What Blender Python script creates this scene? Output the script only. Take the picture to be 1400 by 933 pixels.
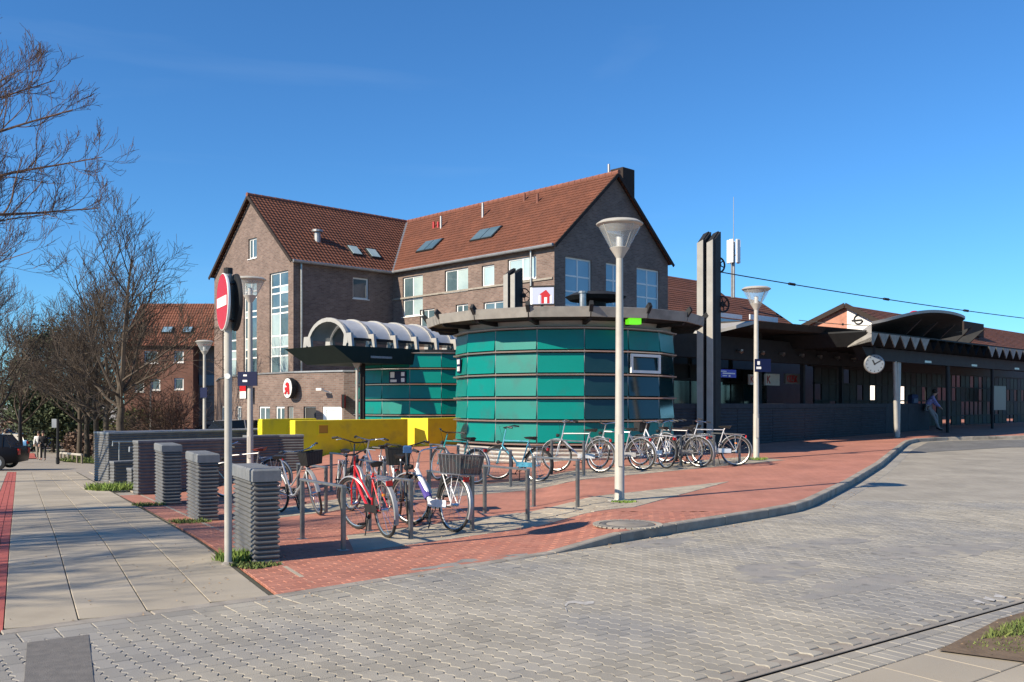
import bpy, bmesh, math, random
from mathutils import Vector, Matrix, Euler
R = math.radians
rnd = random.Random(7)
for _o in list(bpy.data.objects): bpy.data.objects.remove(_o)
sc = bpy.context.scene
COL = sc.collection

# ------------------------------------------------------------------ camera, sky, sun
EYE = 1.65
cam = bpy.data.cameras.new('camera'); camo = bpy.data.objects.new('camera', cam); COL.objects.link(camo)
camo.location = (0, 0, EYE); camo.rotation_euler = (R(90), 0, 0)
cam.sensor_width = 36; cam.lens = 36*1250/1400; cam.shift_y = 85.5/1400
cam.clip_start = .1; cam.clip_end = 3000
sc.camera = camo
SUN = Vector((-3.56, -2.5, 2.69)).normalized()
w = bpy.data.worlds.new('World'); sc.world = w; w.use_nodes = True
nt = w.node_tree; nt.nodes.clear()
sky = nt.nodes.new('ShaderNodeTexSky'); sky.sky_type = 'NISHITA'; sky.sun_disc = False
sky.sun_elevation = math.asin(SUN.z); sky.sun_rotation = math.atan2(SUN.x, SUN.y)
sky.air_density = 1.0; sky.dust_density = .12; sky.ozone_density = 3.2; sky.altitude = 300
hsv = nt.nodes.new('ShaderNodeHueSaturation'); hsv.inputs['Saturation'].default_value = 1.0
bg = nt.nodes.new('ShaderNodeBackground'); bg.inputs['Strength'].default_value = .072
wo = nt.nodes.new('ShaderNodeOutputWorld')
tint = nt.nodes.new('ShaderNodeMix'); tint.data_type = 'RGBA'; tint.blend_type = 'MULTIPLY'; tint.inputs[0].default_value = 1; tint.inputs[7].default_value = (.50, 1.0, 1.42, 1)
nt.links.new(sky.outputs[0], tint.inputs[6]); nt.links.new(tint.outputs[2], hsv.inputs['Color']); tcs = nt.nodes.new('ShaderNodeTexCoord'); mps = nt.nodes.new('ShaderNodeMapping'); mps.inputs['Scale'].default_value = (1.2, 1.2, 7); mps.inputs['Rotation'].default_value = (0, R(14), 0)
cn = nt.nodes.new('ShaderNodeTexNoise'); cn.inputs['Scale'].default_value = 1.7; cn.inputs['Detail'].default_value = 7; cn.inputs['Distortion'].default_value = .6
cr_ = nt.nodes.new('ShaderNodeMapRange'); cr_.inputs[1].default_value = .56; cr_.inputs[2].default_value = .80; cr_.inputs[4].default_value = .07
cm_ = nt.nodes.new('ShaderNodeMix'); cm_.data_type = 'RGBA'; cm_.inputs[7].default_value = (6, 7.5, 9, 1)
nt.links.new(tcs.outputs['Generated'], mps.inputs[0]); nt.links.new(mps.outputs[0], cn.inputs[0]); nt.links.new(cn.outputs[0], cr_.inputs[0]); nt.links.new(cr_.outputs[0], cm_.inputs[0]); nt.links.new(hsv.outputs[0], cm_.inputs[6]); nt.links.new(cm_.outputs[2], bg.inputs[0]); nt.links.new(bg.outputs[0], wo.inputs[0])
sl = bpy.data.lights.new('sun', 'SUN'); sl.energy = 5.0; sl.angle = R(.5); sl.color = (1, .87, .68)
so = bpy.data.objects.new('sun', sl); COL.objects.link(so)
so.rotation_euler = (-SUN).to_track_quat('-Z', 'Y').to_euler(); so.location = (-20, -20, 30)
sc.view_settings.view_transform = 'Standard'; sc.view_settings.look = 'None'
sc.view_settings.exposure = .70; sc.view_settings.gamma = 1

# ------------------------------------------------------------------ directions (plan view)
U = Vector((.722, .692, 0)); V = Vector((-.692, .722, 0))       # station and house axes
Pd = Vector((-.474, .880, 0)); Qd = Vector((.880, .474, 0))      # footpath axes
Kd = Vector((.8, .6, 0)); Nd = Vector((-.6, .8, 0))              # road axes
def clamp(x, a=0., b=1.): return a if x < a else b if x > b else x
def smooth(t): t = clamp(t); return t*t*(3-2*t)
def pline_x(y): return -1.96-(y-7.78)/1.857
def pline_y(x): return 7.78-1.857*(x+1.96)
KP = [(-12, .31), (-1.96, 7.78), (.48, 10.06), (3.7, 13.2), (4.3, 13.85), (4.8, 14.6), (5.4, 15.7), (9.0, 22.3), (13.0, 30.2), (13.6, 31.3), (14.4, 32.4), (15.9, 33.3), (19, 34.2), (60, 46)]
def kerb_y(x):
    for (x0, y0), (x1, y1) in zip(KP, KP[1:]):
        if x <= x1: return y0+(y1-y0)*(x-x0)/(x1-x0)
    return 46
def k2_y(x): return 5.41+.75*(x-1.3)
def h0(x, y):
    d = x-pline_x(y); wid = 4+.5*max(0, y-20)
    ww = 1-smooth((d-.8)/wid)
    yy = min(y, 68)
    drop = .04*(yy-11) if yy > 12 else .01*(yy-10)**2 if yy > 10 else 0
    rise = .02*clamp(y-18, 0, 22)
    return -drop*ww+rise*(1-ww)
def kz(x): return .12*smooth((x-.2)/1.3)
def hp(x, y): return h0(x, y)+kz(x)
def ground_px(px, py, plaza=True):
    dx = (px-700)/1250; dz = (552-py)/1250; y = 3.
    f = hp if plaza else h0
    while y < 200:
        if EYE+dz*y <= f(dx*y, y): return Vector((dx*y, y, f(dx*y, y)))
        y += .02
    return Vector((dx*y, y, 0))
def at(px, py, y): return Vector(((px-700)/1250*y, y, EYE+(552-py)/1250*y))
def zrot(d): return math.atan2(d.y, d.x)

# ------------------------------------------------------------------ mesh builder
class MB:
    def __init__(s): s.v = []; s.f = []
    def add(s, vs, fs, M=None):
        b = len(s.v)
        s.v += [tuple(M @ Vector(p)) for p in vs] if M is not None else [tuple(p) for p in vs]
        s.f += [tuple(b+i for i in f) for f in fs]
    def poly(s, pts): s.add(pts, [tuple(range(len(pts)))])
    def box(s, lo, hi, M=None):
        x0, y0, z0 = lo; x1, y1, z1 = hi
        s.add([(x0,y0,z0),(x1,y0,z0),(x1,y1,z0),(x0,y1,z0),(x0,y0,z1),(x1,y0,z1),(x1,y1,z1),(x0,y1,z1)],
              [(0,3,2,1),(4,5,6,7),(0,1,5,4),(1,2,6,5),(2,3,7,6),(3,0,4,7)], M)
    def bbox(s, lo, hi, c=.01, M=None):     # box with chamfered top edges
        x0, y0, z0 = lo; x1, y1, z1 = hi; zz = z1-c
        vs = [(x0,y0,z0),(x1,y0,z0),(x1,y1,z0),(x0,y1,z0),(x0,y0,zz),(x1,y0,zz),(x1,y1,zz),(x0,y1,zz),(x0+c,y0+c,z1),(x1-c,y0+c,z1),(x1-c,y1-c,z1),(x0+c,y1-c,z1)]
        s.add(vs, [(0,3,2,1),(0,1,5,4),(1,2,6,5),(2,3,7,6),(3,0,4,7),(4,5,9,8),(5,6,10,9),(6,7,11,10),(7,4,8,11),(8,9,10,11)], M)
    def tube(s, pts, r, n=6, caps=True, M=None):
        pts = [Vector(p) for p in pts]; k = len(pts)
        rs = r if isinstance(r, (list, tuple)) else [r]*k
        vs = []; fs = []
        t0 = (pts[1]-pts[0]).normalized(); a = t0.orthogonal().normalized()
        for i, p in enumerate(pts):
            t = (pts[min(i+1, k-1)]-pts[max(i-1, 0)])
            t = t.normalized() if t.length > 1e-9 else t0
            a = (a-t*a.dot(t)); a = a.normalized() if a.length > 1e-6 else t.orthogonal().normalized()
            b = t.cross(a)
            for j in range(n):
                q = 2*math.pi*j/n
                vs.append(p+(a*math.cos(q)+b*math.sin(q))*rs[i])
        for i in range(k-1):
            for j in range(n):
                j2 = (j+1) % n
                fs.append((i*n+j, i*n+j2, (i+1)*n+j2, (i+1)*n+j))
        if caps and n > 2:
            fs.append(tuple(range(n-1, -1, -1))); fs.append(tuple(range((k-1)*n, k*n)))
        s.add(vs, fs, M)
    def ring(s, c, ax, R0, r, n=28, m=6, a0=0, a1=2*math.pi, M=None):   # torus or arc round axis ax
        c = Vector(c); ax = Vector(ax).normalized(); e = ax.orthogonal().normalized() if abs(ax.y) < .9 else Vector((1, 0, 0)); g = ax.cross(e)
        full = abs(a1-a0-2*math.pi) < 1e-6; cnt = n if full else n+1; vs = []; fs = []
        for i in range(cnt):
            q = a0+(a1-a0)*i/n; d = e*math.cos(q)+g*math.sin(q)
            for j in range(m):
                w_ = 2*math.pi*j/m
                vs.append(c+d*(R0+r*math.cos(w_))+ax*(r*math.sin(w_)))
        for i in range(n):
            i2 = (i+1) % cnt
            for j in range(m):
                j2 = (j+1) % m; fs.append((i*m+j, i*m+j2, i2*m+j2, i2*m+j))
        s.add(vs, fs, M)
    def lathe(s, prof, n=20, M=None, caps=True):
        vs = []; fs = []
        for (r, z) in prof:
            for j in range(n): q = 2*math.pi*j/n; vs.append((r*math.cos(q), r*math.sin(q), z))
        for i in range(len(prof)-1):
            for j in range(n): j2 = (j+1) % n; fs.append((i*n+j, i*n+j2, (i+1)*n+j2, (i+1)*n+j))
        if caps:
            fs.append(tuple(range(n-1, -1, -1))); fs.append(tuple(range((len(prof)-1)*n, len(prof)*n)))
        s.add(vs, fs, M)
    def prism(s, pts, z0, z1, M=None):      # pts ccw in xy
        n = len(pts)
        s.add([(x, y, z0) for x, y in pts]+[(x, y, z1) for x, y in pts],
              [tuple(range(n-1, -1, -1)), tuple(range(n, 2*n))]+[(i, (i+1) % n, n+(i+1) % n, n+i) for i in range(n)], M)
    def build(s, name, m, parent=None, smooth_=False, uv=False, label=None):
        me = bpy.data.meshes.new(name); me.from_pydata(s.v, [], s.f)
        if uv:
            L = me.uv_layers.new(name='UVMap')
            for p in me.polygons:
                n = p.normal
                if abs(n.z) > .93: t = Vector((1, 0, 0)); b = Vector((0, 1, 0))
                else: t = Vector((-n.y, n.x, 0)).normalized(); b = n.cross(t)
                if b.z < 0: b = -b
                for li in p.loop_indices:
                    co = me.vertices[me.loops[li].vertex_index].co
                    L.data[li].uv = (co.dot(t), co.dot(b))
        if smooth_:
            for p in me.polygons: p.use_smooth = True
            try: me.set_sharp_from_angle(angle=R(38))
            except Exception: pass
        me.update()
        return link(name, me, m, parent, label)
def link(name, me, m, parent=None, label=None):
    if m is not None and not me.materials: me.materials.append(m)
    o = bpy.data.objects.new(name, me); COL.objects.link(o); o.parent = parent
    if label: o['label'] = label
    return o
def thing(name, label, cat, loc=(0, 0, 0), rz=0, group=None):
    o = bpy.data.objects.new(name, None); COL.objects.link(o); o.location = loc; o.rotation_euler = (0, 0, rz); o.empty_display_size = .2
    o['label'] = label; o['category'] = cat
    if group: o['group'] = group
    return o
def tag(o, label, cat, group=None, kind=None):
    o['label'] = label; o['category'] = cat
    if group: o['group'] = group
    if kind: o['kind'] = kind
    return o
def struct(o, label=None):
    o['kind'] = 'structure'
    if label: o['label'] = label
    return o
def copy_tree(o, parent=None):
    c = o.copy(); COL.objects.link(c); c.parent = parent
    for ch in o.children: copy_tree(ch, c)
    return c

# ------------------------------------------------------------------ materials
def mat(name, c, c2=None, rough=.7, metal=0, ns=4., bump=0, bs=60., island=0., spec=.5, world=False, contrast=(.35, .65), coat=0, stain=None, trans=0, alpha=1):
    m = bpy.data.materials.new(name); m.use_nodes = True; t = m.node_tree; n = t.nodes; L = t.links
    b = n['Principled BSDF']; b.inputs['Roughness'].default_value = rough; b.inputs['Metallic'].default_value = metal
    b.inputs['Specular IOR Level'].default_value = spec; b.inputs['Coat Weight'].default_value = coat
    b.inputs['Transmission Weight'].default_value = trans; b.inputs['Alpha'].default_value = alpha
    c = tuple(c)+(1,); b.inputs['Base Color'].default_value = c
    if world: co = n.new('ShaderNodeNewGeometry').outputs['Position']
    else: co = n.new('ShaderNodeTexCoord').outputs['Object']
    cur = None
    if c2 is not None:
        nz = n.new('ShaderNodeTexNoise'); nz.inputs['Scale'].default_value = ns; nz.inputs['Detail'].default_value = 6; nz.inputs['Roughness'].default_value = .62
        L.new(co, nz.inputs['Vector'])
        mr = n.new('ShaderNodeMapRange'); mr.inputs[1].default_value = contrast[0]; mr.inputs[2].default_value = contrast[1]; L.new(nz.outputs[0], mr.inputs[0])
        mx = n.new('ShaderNodeMix'); mx.data_type = 'RGBA'; mx.inputs[6].default_value = c; mx.inputs[7].default_value = tuple(c2)+(1,)
        L.new(mr.outputs[0], mx.inputs[0]); cur = mx.outputs[2]
    if stain:      # (colour, scale, amount, low, high)
        nz = n.new('ShaderNodeTexNoise'); nz.inputs['Scale'].default_value = stain[1]; nz.inputs['Detail'].default_value = 5; L.new(co, nz.inputs['Vector'])
        mr = n.new('ShaderNodeMapRange'); mr.inputs[1].default_value = stain[3]; mr.inputs[2].default_value = stain[4]; mr.inputs[4].default_value = stain[2]; L.new(nz.outputs[0], mr.inputs[0])
        mx = n.new('ShaderNodeMix'); mx.data_type = 'RGBA'; mx.inputs[6].default_value = c; mx.inputs[7].default_value = tuple(stain[0])+(1,)
        if cur is not None: L.new(cur, mx.inputs[6])
        L.new(mr.outputs[0], mx.inputs[0]); cur = mx.outputs[2]
    if island:
        g = n.new('ShaderNodeNewGeometry'); oi = n.new('ShaderNodeObjectInfo')
        ad = n.new('ShaderNodeMath'); ad.operation = 'ADD'; L.new(g.outputs['Random Per Island'], ad.inputs[0]); L.new(oi.outputs['Random'], ad.inputs[1])
        fr = n.new('ShaderNodeMath'); fr.operation = 'FRACT'; L.new(ad.outputs[0], fr.inputs[0])
        mr = n.new('ShaderNodeMapRange'); mr.inputs[3].default_value = 1-island; mr.inputs[4].default_value = 1+island*.55; L.new(fr.outputs[0], mr.inputs[0])
        vm = n.new('ShaderNodeVectorMath'); vm.operation = 'SCALE'; vm.inputs[0].default_value = c[:3]
        if cur is not None: L.new(cur, vm.inputs[0])
        L.new(mr.outputs[0], vm.inputs['Scale']); cur = vm.outputs[0]
    if cur is not None: L.new(cur, b.inputs['Base Color'])
    if bump:
        nz = n.new('ShaderNodeTexNoise'); nz.inputs['Scale'].default_value = bs; nz.inputs['Detail'].default_value = 5; L.new(co, nz.inputs['Vector'])
        bp = n.new('ShaderNodeBump'); bp.inputs['Strength'].default_value = bump; bp.inputs['Distance'].default_value = .01; L.new(nz.outputs[0], bp.inputs['Height']); L.new(bp.outputs[0], b.inputs['Normal'])
    return m
def brick_mat(name, ca, cb, cm, bw=.25, bh=.083, mortar=.012, bump=.4, world=False, off=.5, tilt=None, rough=.85, stain=.25):
    m = bpy.data.materials.new(name); m.use_nodes = True; t = m.node_tree; n = t.nodes; L = t.links
    b = n['Principled BSDF']; b.inputs['Roughness'].default_value = rough
    if world:
        co = n.new('ShaderNodeNewGeometry').outputs['Position']
        mp = n.new('ShaderNodeMapping'); L.new(co, mp.inputs[0]); mp.inputs['Rotation'].default_value = (0, 0, -tilt); co = mp.outputs[0]
    else: co = n.new('ShaderNodeUVMap').outputs[0]
    bt = n.new('ShaderNodeTexBrick'); L.new(co, bt.inputs['Vector']); bt.inputs['Scale'].default_value = 1
    bt.inputs['Brick Width'].default_value = bw; bt.inputs['Row Height'].default_value = bh; bt.inputs['Mortar Size'].default_value = mortar; bt.inputs['Mortar Smooth'].default_value = .3
    bt.offset = off; bt.inputs['Color1'].default_value = tuple(ca)+(1,); bt.inputs['Color2'].default_value = tuple(cb)+(1,); bt.inputs['Mortar'].default_value = tuple(cm)+(1,)
    bt.inputs['Bias'].default_value = 0
    nz = n.new('ShaderNodeTexNoise'); nz.inputs['Scale'].default_value = .9; nz.inputs['Detail'].default_value = 8; nz.inputs['Roughness'].default_value = .7; L.new(co, nz.inputs['Vector'])
    mr = n.new('ShaderNodeMapRange'); mr.inputs[1].default_value = .3; mr.inputs[2].default_value = .7; mr.inputs[3].default_value = 1-stain; mr.inputs[4].default_value = 1+stain; L.new(nz.outputs[0], mr.inputs[0])
    vm = n.new('ShaderNodeVectorMath'); vm.operation = 'SCALE'; L.new(bt.outputs['Color'], vm.inputs[0]); L.new(mr.outputs[0], vm.inputs['Scale']); L.new(vm.outputs[0], b.inputs['Base Color'])
    bp = n.new('ShaderNodeBump'); bp.invert = True; bp.inputs['Strength'].default_value = bump; bp.inputs['Distance'].default_value = .01; L.new(bt.outputs['Fac'], bp.inputs['Height']); L.new(bp.outputs[0], b.inputs['Normal'])
    return m
def roof_mat(name, ca, cb, tw=.25, th=.33):
    m = bpy.data.materials.new(name); m.use_nodes = True; t = m.node_tree; n = t.nodes; L = t.links
    b = n['Principled BSDF']; b.inputs['Roughness'].default_value = .8
    co = n.new('ShaderNodeUVMap').outputs[0]
    bt = n.new('ShaderNodeTexBrick'); L.new(co, bt.inputs['Vector']); bt.inputs['Scale'].default_value = 1; bt.offset = 0
    bt.inputs['Brick Width'].default_value = tw; bt.inputs['Row Height'].default_value = th; bt.inputs['Mortar Size'].default_value = .004
    bt.inputs['Color1'].default_value = tuple(ca)+(1,); bt.inputs['Color2'].default_value = tuple(cb)+(1,); bt.inputs['Mortar'].default_value = tuple(x*.55 for x in ca)+(1,)
    nz = n.new('ShaderNodeTexNoise'); nz.inputs['Scale'].default_value = .6; nz.inputs['Detail'].default_value = 9; nz.inputs['Roughness'].default_value = .75; L.new(co, nz.inputs['Vector'])
    mr = n.new('ShaderNodeMapRange'); mr.inputs[1].default_value = .3; mr.inputs[2].default_value = .7; mr.inputs[3].default_value = .7; mr.inputs[4].default_value = 1.25; L.new(nz.outputs[0], mr.inputs[0])
    vm = n.new('ShaderNodeVectorMath'); vm.operation = 'SCALE'; L.new(bt.outputs['Color'], vm.inputs[0]); L.new(mr.outputs[0], vm.inputs['Scale']); L.new(vm.outputs[0], b.inputs['Base Color'])
    sx = n.new('ShaderNodeSeparateXYZ'); L.new(co, sx.inputs[0])
    mm = n.new('ShaderNodeMath'); mm.operation = 'MULTIPLY'; mm.inputs[1].default_value = 2*math.pi/tw; L.new(sx.outputs[0], mm.inputs[0])
    sn = n.new('ShaderNodeMath'); sn.operation = 'SINE'; L.new(mm.outputs[0], sn.inputs[0])
    bp = n.new('ShaderNodeBump'); bp.inputs['Strength'].default_value = .8; bp.inputs['Distance'].default_value = .03; L.new(sn.outputs[0], bp.inputs['Height']); L.new(bp.outputs[0], b.inputs['Normal'])
    return m
m_asphalt = mat('asphalt', (.26, .235, .20), (.31, .28, .24), .9, ns=2, bump=.3, bs=120, world=True)
m_paver = mat('concrete_paver', (.255, .237, .20), (.37, .342, .285), .85, ns=1.3, bump=.35, bs=140, island=.13, world=True, contrast=(.3, .7), stain=((.23, .225, .215), .42, .8, .48, .6))
m_joint = mat('joint_sand', (.33, .295, .25), (.21, .185, .155), .95, ns=3, world=True, bump=.4, bs=200, stain=((.22, .215, .2), .42, .85, .5, .62))
m_roadfar = brick_mat('road_paving', (.315, .29, .24), (.285, .26, .218), (.23, .21, .175), .2, .11, .006, .25, True, tilt=R(126.87))
m_slab = mat('footpath_slab', (.33, .29, .225), (.42, .37, .29), .88, ns=1.6, bump=.3, bs=120, island=.09, world=True, stain=((.24, .215, .175), .8, .7, .5, .66))
m_slabj = mat('slab_joint', (.075, .068, .052), (.05, .055, .03), .95, ns=3, world=True)
m_fas = mat('weathered_grey_fascia', (.27, .26, .235), (.20, .19, .175), .6, ns=2.5, stain=((.12, .115, .105), 3., .6, .55, .7))
m_red = mat('red_paver', (.36, .14, .095), (.42, .185, .13), .85, ns=2.2, bump=.3, bs=140, island=.14, world=True, stain=((.30, .12, .085), 1.1, .5, .52, .66))
m_redj = mat('red_joint', (.25, .11, .08), (.2, .10, .07), .95, ns=3, world=True)
m_redfar = brick_mat('red_paving', (.385, .158, .108), (.415, .178, .126), (.29, .13, .09), .2, .1, .006, .2, True, tilt=R(36.87))
m_cycle = mat('red_cycle_path', (.42, .10, .08), (.36, .09, .07), .85, ns=5, world=True, island=.1, bump=.2)
m_kerb = mat('kerb_concrete', (.33, .30, .255), (.24, .215, .185), .85, island=.2, ns=5, bump=.3, bs=90, world=True, stain=((.14, .13, .11), 2.2, .6, .55, .68))
m_patch = mat('bitumen_patch', (.115, .11, .105), (.16, .15, .14), .9, ns=12, world=True, bump=.5, bs=160)
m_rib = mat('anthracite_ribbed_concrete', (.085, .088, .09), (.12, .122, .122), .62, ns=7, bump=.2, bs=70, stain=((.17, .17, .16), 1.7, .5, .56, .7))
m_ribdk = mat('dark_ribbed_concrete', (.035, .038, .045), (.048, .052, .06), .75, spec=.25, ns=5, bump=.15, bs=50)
m_cap = mat('grey_cap_stone', (.13, .14, .15), (.17, .18, .19), .7, ns=9, bump=.2, bs=70)
m_galv = mat('galvanised_steel', (.42, .42, .41), (.30, .30, .29), .38, .85, ns=8)
m_rack = mat('painted_rack_steel', (.24, .245, .24), (.16, .165, .165), .35, .7, ns=9)
m_lamp = mat('lamp_paint', (.43, .41, .365), (.35, .335, .30), .5, .0, ns=3, stain=((.30, .28, .25), 1.4, .5, .56, .7))
m_lampd = mat('lamp_cap_paint', (.42, .40, .36), None, .5)
m_glassc = mat('clear_acrylic', (.55, .6, .62), None, .05, alpha=.2, spec=.9)
m_dark = mat('dark_paint', (.018, .019, .021), (.025, .026, .028), .65, ns=5, spec=.2)
m_black = mat('black_rubber', (.018, .018, .018), None, .6)
m_alu = mat('aluminium', (.6, .6, .58), None, .32, .9)
m_steel = mat('light_grey_metal', (.40, .39, .36), (.34, .33, .31), .5, .2, ns=3)
m_white = mat('white_paint', (.78, .78, .76), (.7, .7, .68), .5, ns=4)
m_red_p = mat('red_paint', (.44, .010, .014), None, .4)
m_blue_p = mat('blue_enamel', (.003, .006, .04), None, .4, spec=.3)
m_yel = mat('yellow_paint', (.80, .66, .015), (.72, .58, .012), .55, ns=2, stain=((.40, .33, .06), 1.8, .6, .52, .72), bump=.1)
m_teal = mat('teal_glass_panel', (.0, .185, .155), (.0, .165, .135), .3, ns=.6, spec=.4, stain=((.02, .12, .105), 1.9, .8, .52, .72))
m_tealdk = mat('smoked_teal_glass', (.004, .026, .030), (.01, .035, .04), .08, ns=.8, spec=.5)
m_brick = brick_mat('red_brown_brick', (.125, .078, .064), (.195, .132, .108), (.17, .15, .135), .25, .083)
m_brick2 = brick_mat('red_brick', (.13, .045, .03), (.17, .06, .04), (.12, .09, .07), .25, .083)
m_brick3 = brick_mat('orange_brick', (.42, .17, .11), (.46, .2, .13), (.4, .25, .2), .25, .083)
m_roof = roof_mat('clay_tiles', (.125, .042, .021), (.165, .056, .029))
m_pane = mat('window_glass_with_blind', (.40, .50, .50), (.30, .40, .42), .06, ns=.7, spec=1.0)
m_paned = mat('dark_window_glass', (.05, .09, .11), (.10, .15, .17), .04, ns=.8, spec=1.0)
m_panes = mat('painted_sky_reflection_glass', (.16, .26, .34), (.22, .33, .42), .05, ns=.5, spec=1.0)  # reflected sky painted into the blue base colour
m_zinc = mat('zinc', (.34, .345, .35), (.27, .275, .28), .45, .6, ns=3)
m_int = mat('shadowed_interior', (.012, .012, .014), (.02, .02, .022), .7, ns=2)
m_poly = mat('white_polycarbonate', (.55, .56, .58), (.45, .46, .48), .35, ns=2, alpha=.85)
m_bark = mat('bark', (.085, .068, .05), (.05, .04, .03), .95, ns=8, bump=.6, bs=20)
m_twig = mat('twig', (.085, .065, .047), (.055, .04, .03), .9, ns=3)
m_twigr = mat('reddish_twig', (.13, .08, .06), (.09, .055, .042), .9, ns=3)
m_leaf = mat('evergreen_foliage', (.035, .055, .022), (.065, .085, .035), .8, ns=2, island=.4)
m_grass = mat('grass', (.09, .14, .03), (.16, .19, .05), .8, ns=4, island=.35, world=True)
m_soil = mat('soil', (.11, .075, .045), (.17, .12, .075), .95, ns=7, bump=.8, bs=40, world=True)
m_chrome = mat('chrome', (.7, .7, .7), None, .15, 1)
m_saddle = mat('black_plastic', (.02, .02, .02), None, .5)
m_skin = mat('skin', (.5, .3, .22), None, .6)

# ------------------------------------------------------------------ plan polygons
def clip_convex(poly, conv):
    def area(p): return sum(p[i][0]*p[(i+1) % len(p)][1]-p[(i+1) % len(p)][0]*p[i][1] for i in range(len(p)))
    if area(conv) < 0: conv = conv[::-1]
    out = poly
    for i in range(len(conv)):
        a = conv[i]; b = conv[(i+1) % len(conv)]; inp = out; out = []
        if not inp: break
        def side(p): return (b[0]-a[0])*(p[1]-a[1])-(b[1]-a[1])*(p[0]-a[0])
        for j in range(len(inp)):
            p = inp[j]; q = inp[(j+1) % len(inp)]; sp = side(p); sq = side(q)
            if sp >= -1e-9: out.append(p)
            if (sp > 1e-9 and sq < -1e-9) or (sp < -1e-9 and sq > 1e-9):
                t = sp/(sp-sq); out.append((p[0]+(q[0]-p[0])*t, p[1]+(q[1]-p[1])*t))
    return out
def in_poly(x, y, poly):
    c = False; n = len(poly)
    for i in range(n):
        x0, y0 = poly[i]; x1, y1 = poly[i-1]
        if (y0 > y) != (y1 > y) and x < (x1-x0)*(y-y0)/(y1-y0)+x0: c = not c
    return c
def sheet(name, pieces, hf, dz, m, step=1.0):
    mb = MB()
    for pc in pieces:
        xs = [p[0] for p in pc]; ys = [p[1] for p in pc]
        i0 = math.floor(min(xs)/step); i1 = math.ceil(max(xs)/step); j0 = math.floor(min(ys)/step); j1 = math.ceil(max(ys)/step)
        for i in range(i0, i1):
            for j in range(j0, j1):
                c = clip_convex([(i*step, j*step), ((i+1)*step, j*step), ((i+1)*step, (j+1)*step), (i*step, (j+1)*step)], pc)
                if len(c) > 2: mb.poly([(x, y, hf(x, y)+dz) for x, y in c])
    return mb.build(name, m)
def lay(part, stuff, parent, org, a, b, La, Lb, gap, bond, rng, test, region, hf, m, outline=None, top=0., th=.03, lim=300, bev=.004, jit=.0015):
    pieces = []
    na0, na1, nb0, nb1 = rng
    for j in range(nb0, nb1):
        for i in range(na0, na1):
            ca = (i+.5+(bond if j % 2 else 0))*La; cb = (j+.5)*Lb
            x = org[0]+a.x*ca+b.x*cb; y = org[1]+a.y*ca+b.y*cb
            if y < 3.5 or abs(x) > .6*y+1.2: continue
            if not test(x, y): continue
            pieces.append((x*x+y*y, x, y))
    pieces.sort()
    if outline is None:
        g = gap/2; outline = [(-La/2+g, -Lb/2+g), (La/2-g, -Lb/2+g), (La/2-g, Lb/2-g), (-La/2+g, Lb/2-g)]
    n = len(outline)
    def mesh_pts(ol):
        if ol is outline:
            mx = max(p[0] for p in ol)-bev; mn = min(p[0] for p in ol)+bev
            return [(min(mx, max(mn, x)), y-bev if k_ >= len(ol)/2 else y+bev) for k_, (x, y) in enumerate(ol)]
        cx = sum(p[0] for p in ol)/len(ol); cy = sum(p[1] for p in ol)/len(ol); ins = []
        for x, y in ol:
            d = math.hypot(x-cx, y-cy); k = 1-bev*1.3/d if d > .01 else 1
            ins.append((cx+(x-cx)*k, cy+(y-cy)*k))
        return ins
    def verts_faces(ol):
        k = len(ol); ins = mesh_pts(ol)
        vs = [(x, y, 0) for x, y in ins]+[(x, y, -bev) for x, y in ol]+[(x, y, -th) for x, y in ol]
        fs = [tuple(range(k))]+[(k+i, k+(i+1) % k, (i+1) % k, i) for i in range(k)]+[(2*k+i, 2*k+(i+1) % k, k+(i+1) % k, k+i) for i in range(k)]
        return vs, fs
    shared = None; mb = MB(); cnt = 0
    for (_, x, y) in pieces:
        e = .3; z = hf(x, y)+top+rnd.uniform(-jit, jit)
        gx = (hf(x+e, y)-hf(x-e, y))/(2*e)+rnd.gauss(0, jit*1.5); gy = (hf(x, y+e)-hf(x, y-e))/(2*e)+rnd.gauss(0, jit*1.5)
        nn = Vector((-gx, -gy, 1)).normalized()
        A = (a-nn*a.dot(nn)).normalized(); B = nn.cross(A)
        ol = outline; clipped = False
        if region:
            wp = [(x+a.x*p[0]+b.x*p[1], y+a.y*p[0]+b.y*p[1]) for p in outline]
            cl = clip_convex(wp, region)
            if len(cl) < 3: continue
            if len(cl) != len(wp) or any(abs(p[0]-q[0])+abs(p[1]-q[1]) > 1e-5 for p, q in zip(cl, wp)):
                loc = [((p[0]-x)*a.x+(p[1]-y)*a.y, (p[0]-x)*b.x+(p[1]-y)*b.y) for p in cl]
                ar = abs(sum(loc[i][0]*loc[(i+1) % len(loc)][1]-loc[(i+1) % len(loc)][0]*loc[i][1] for i in range(len(loc))))/2
                if ar < La*Lb*.04: continue
                ol = loc; clipped = True
        Mx = Matrix(((A.x, B.x, nn.x, x), (A.y, B.y, nn.y, y), (A.z, B.z, nn.z, z), (0, 0, 0, 1)))
        if cnt < lim:
            if clipped or shared is None:
                vs, fs = verts_faces(ol); me = bpy.data.meshes.new(part); me.from_pydata(vs, [], fs); me.materials.append(m)
                if not clipped: shared = me
            else: me = shared
            o = link(part, me, m, parent); o.matrix_world = Mx
        else:
            vs, fs = verts_faces(ol); mb.add(vs, fs, Mx)
        cnt += 1
    if mb.f:
        o = mb.build(stuff, m, parent); o['kind'] = 'stuff'
    return cnt

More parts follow.
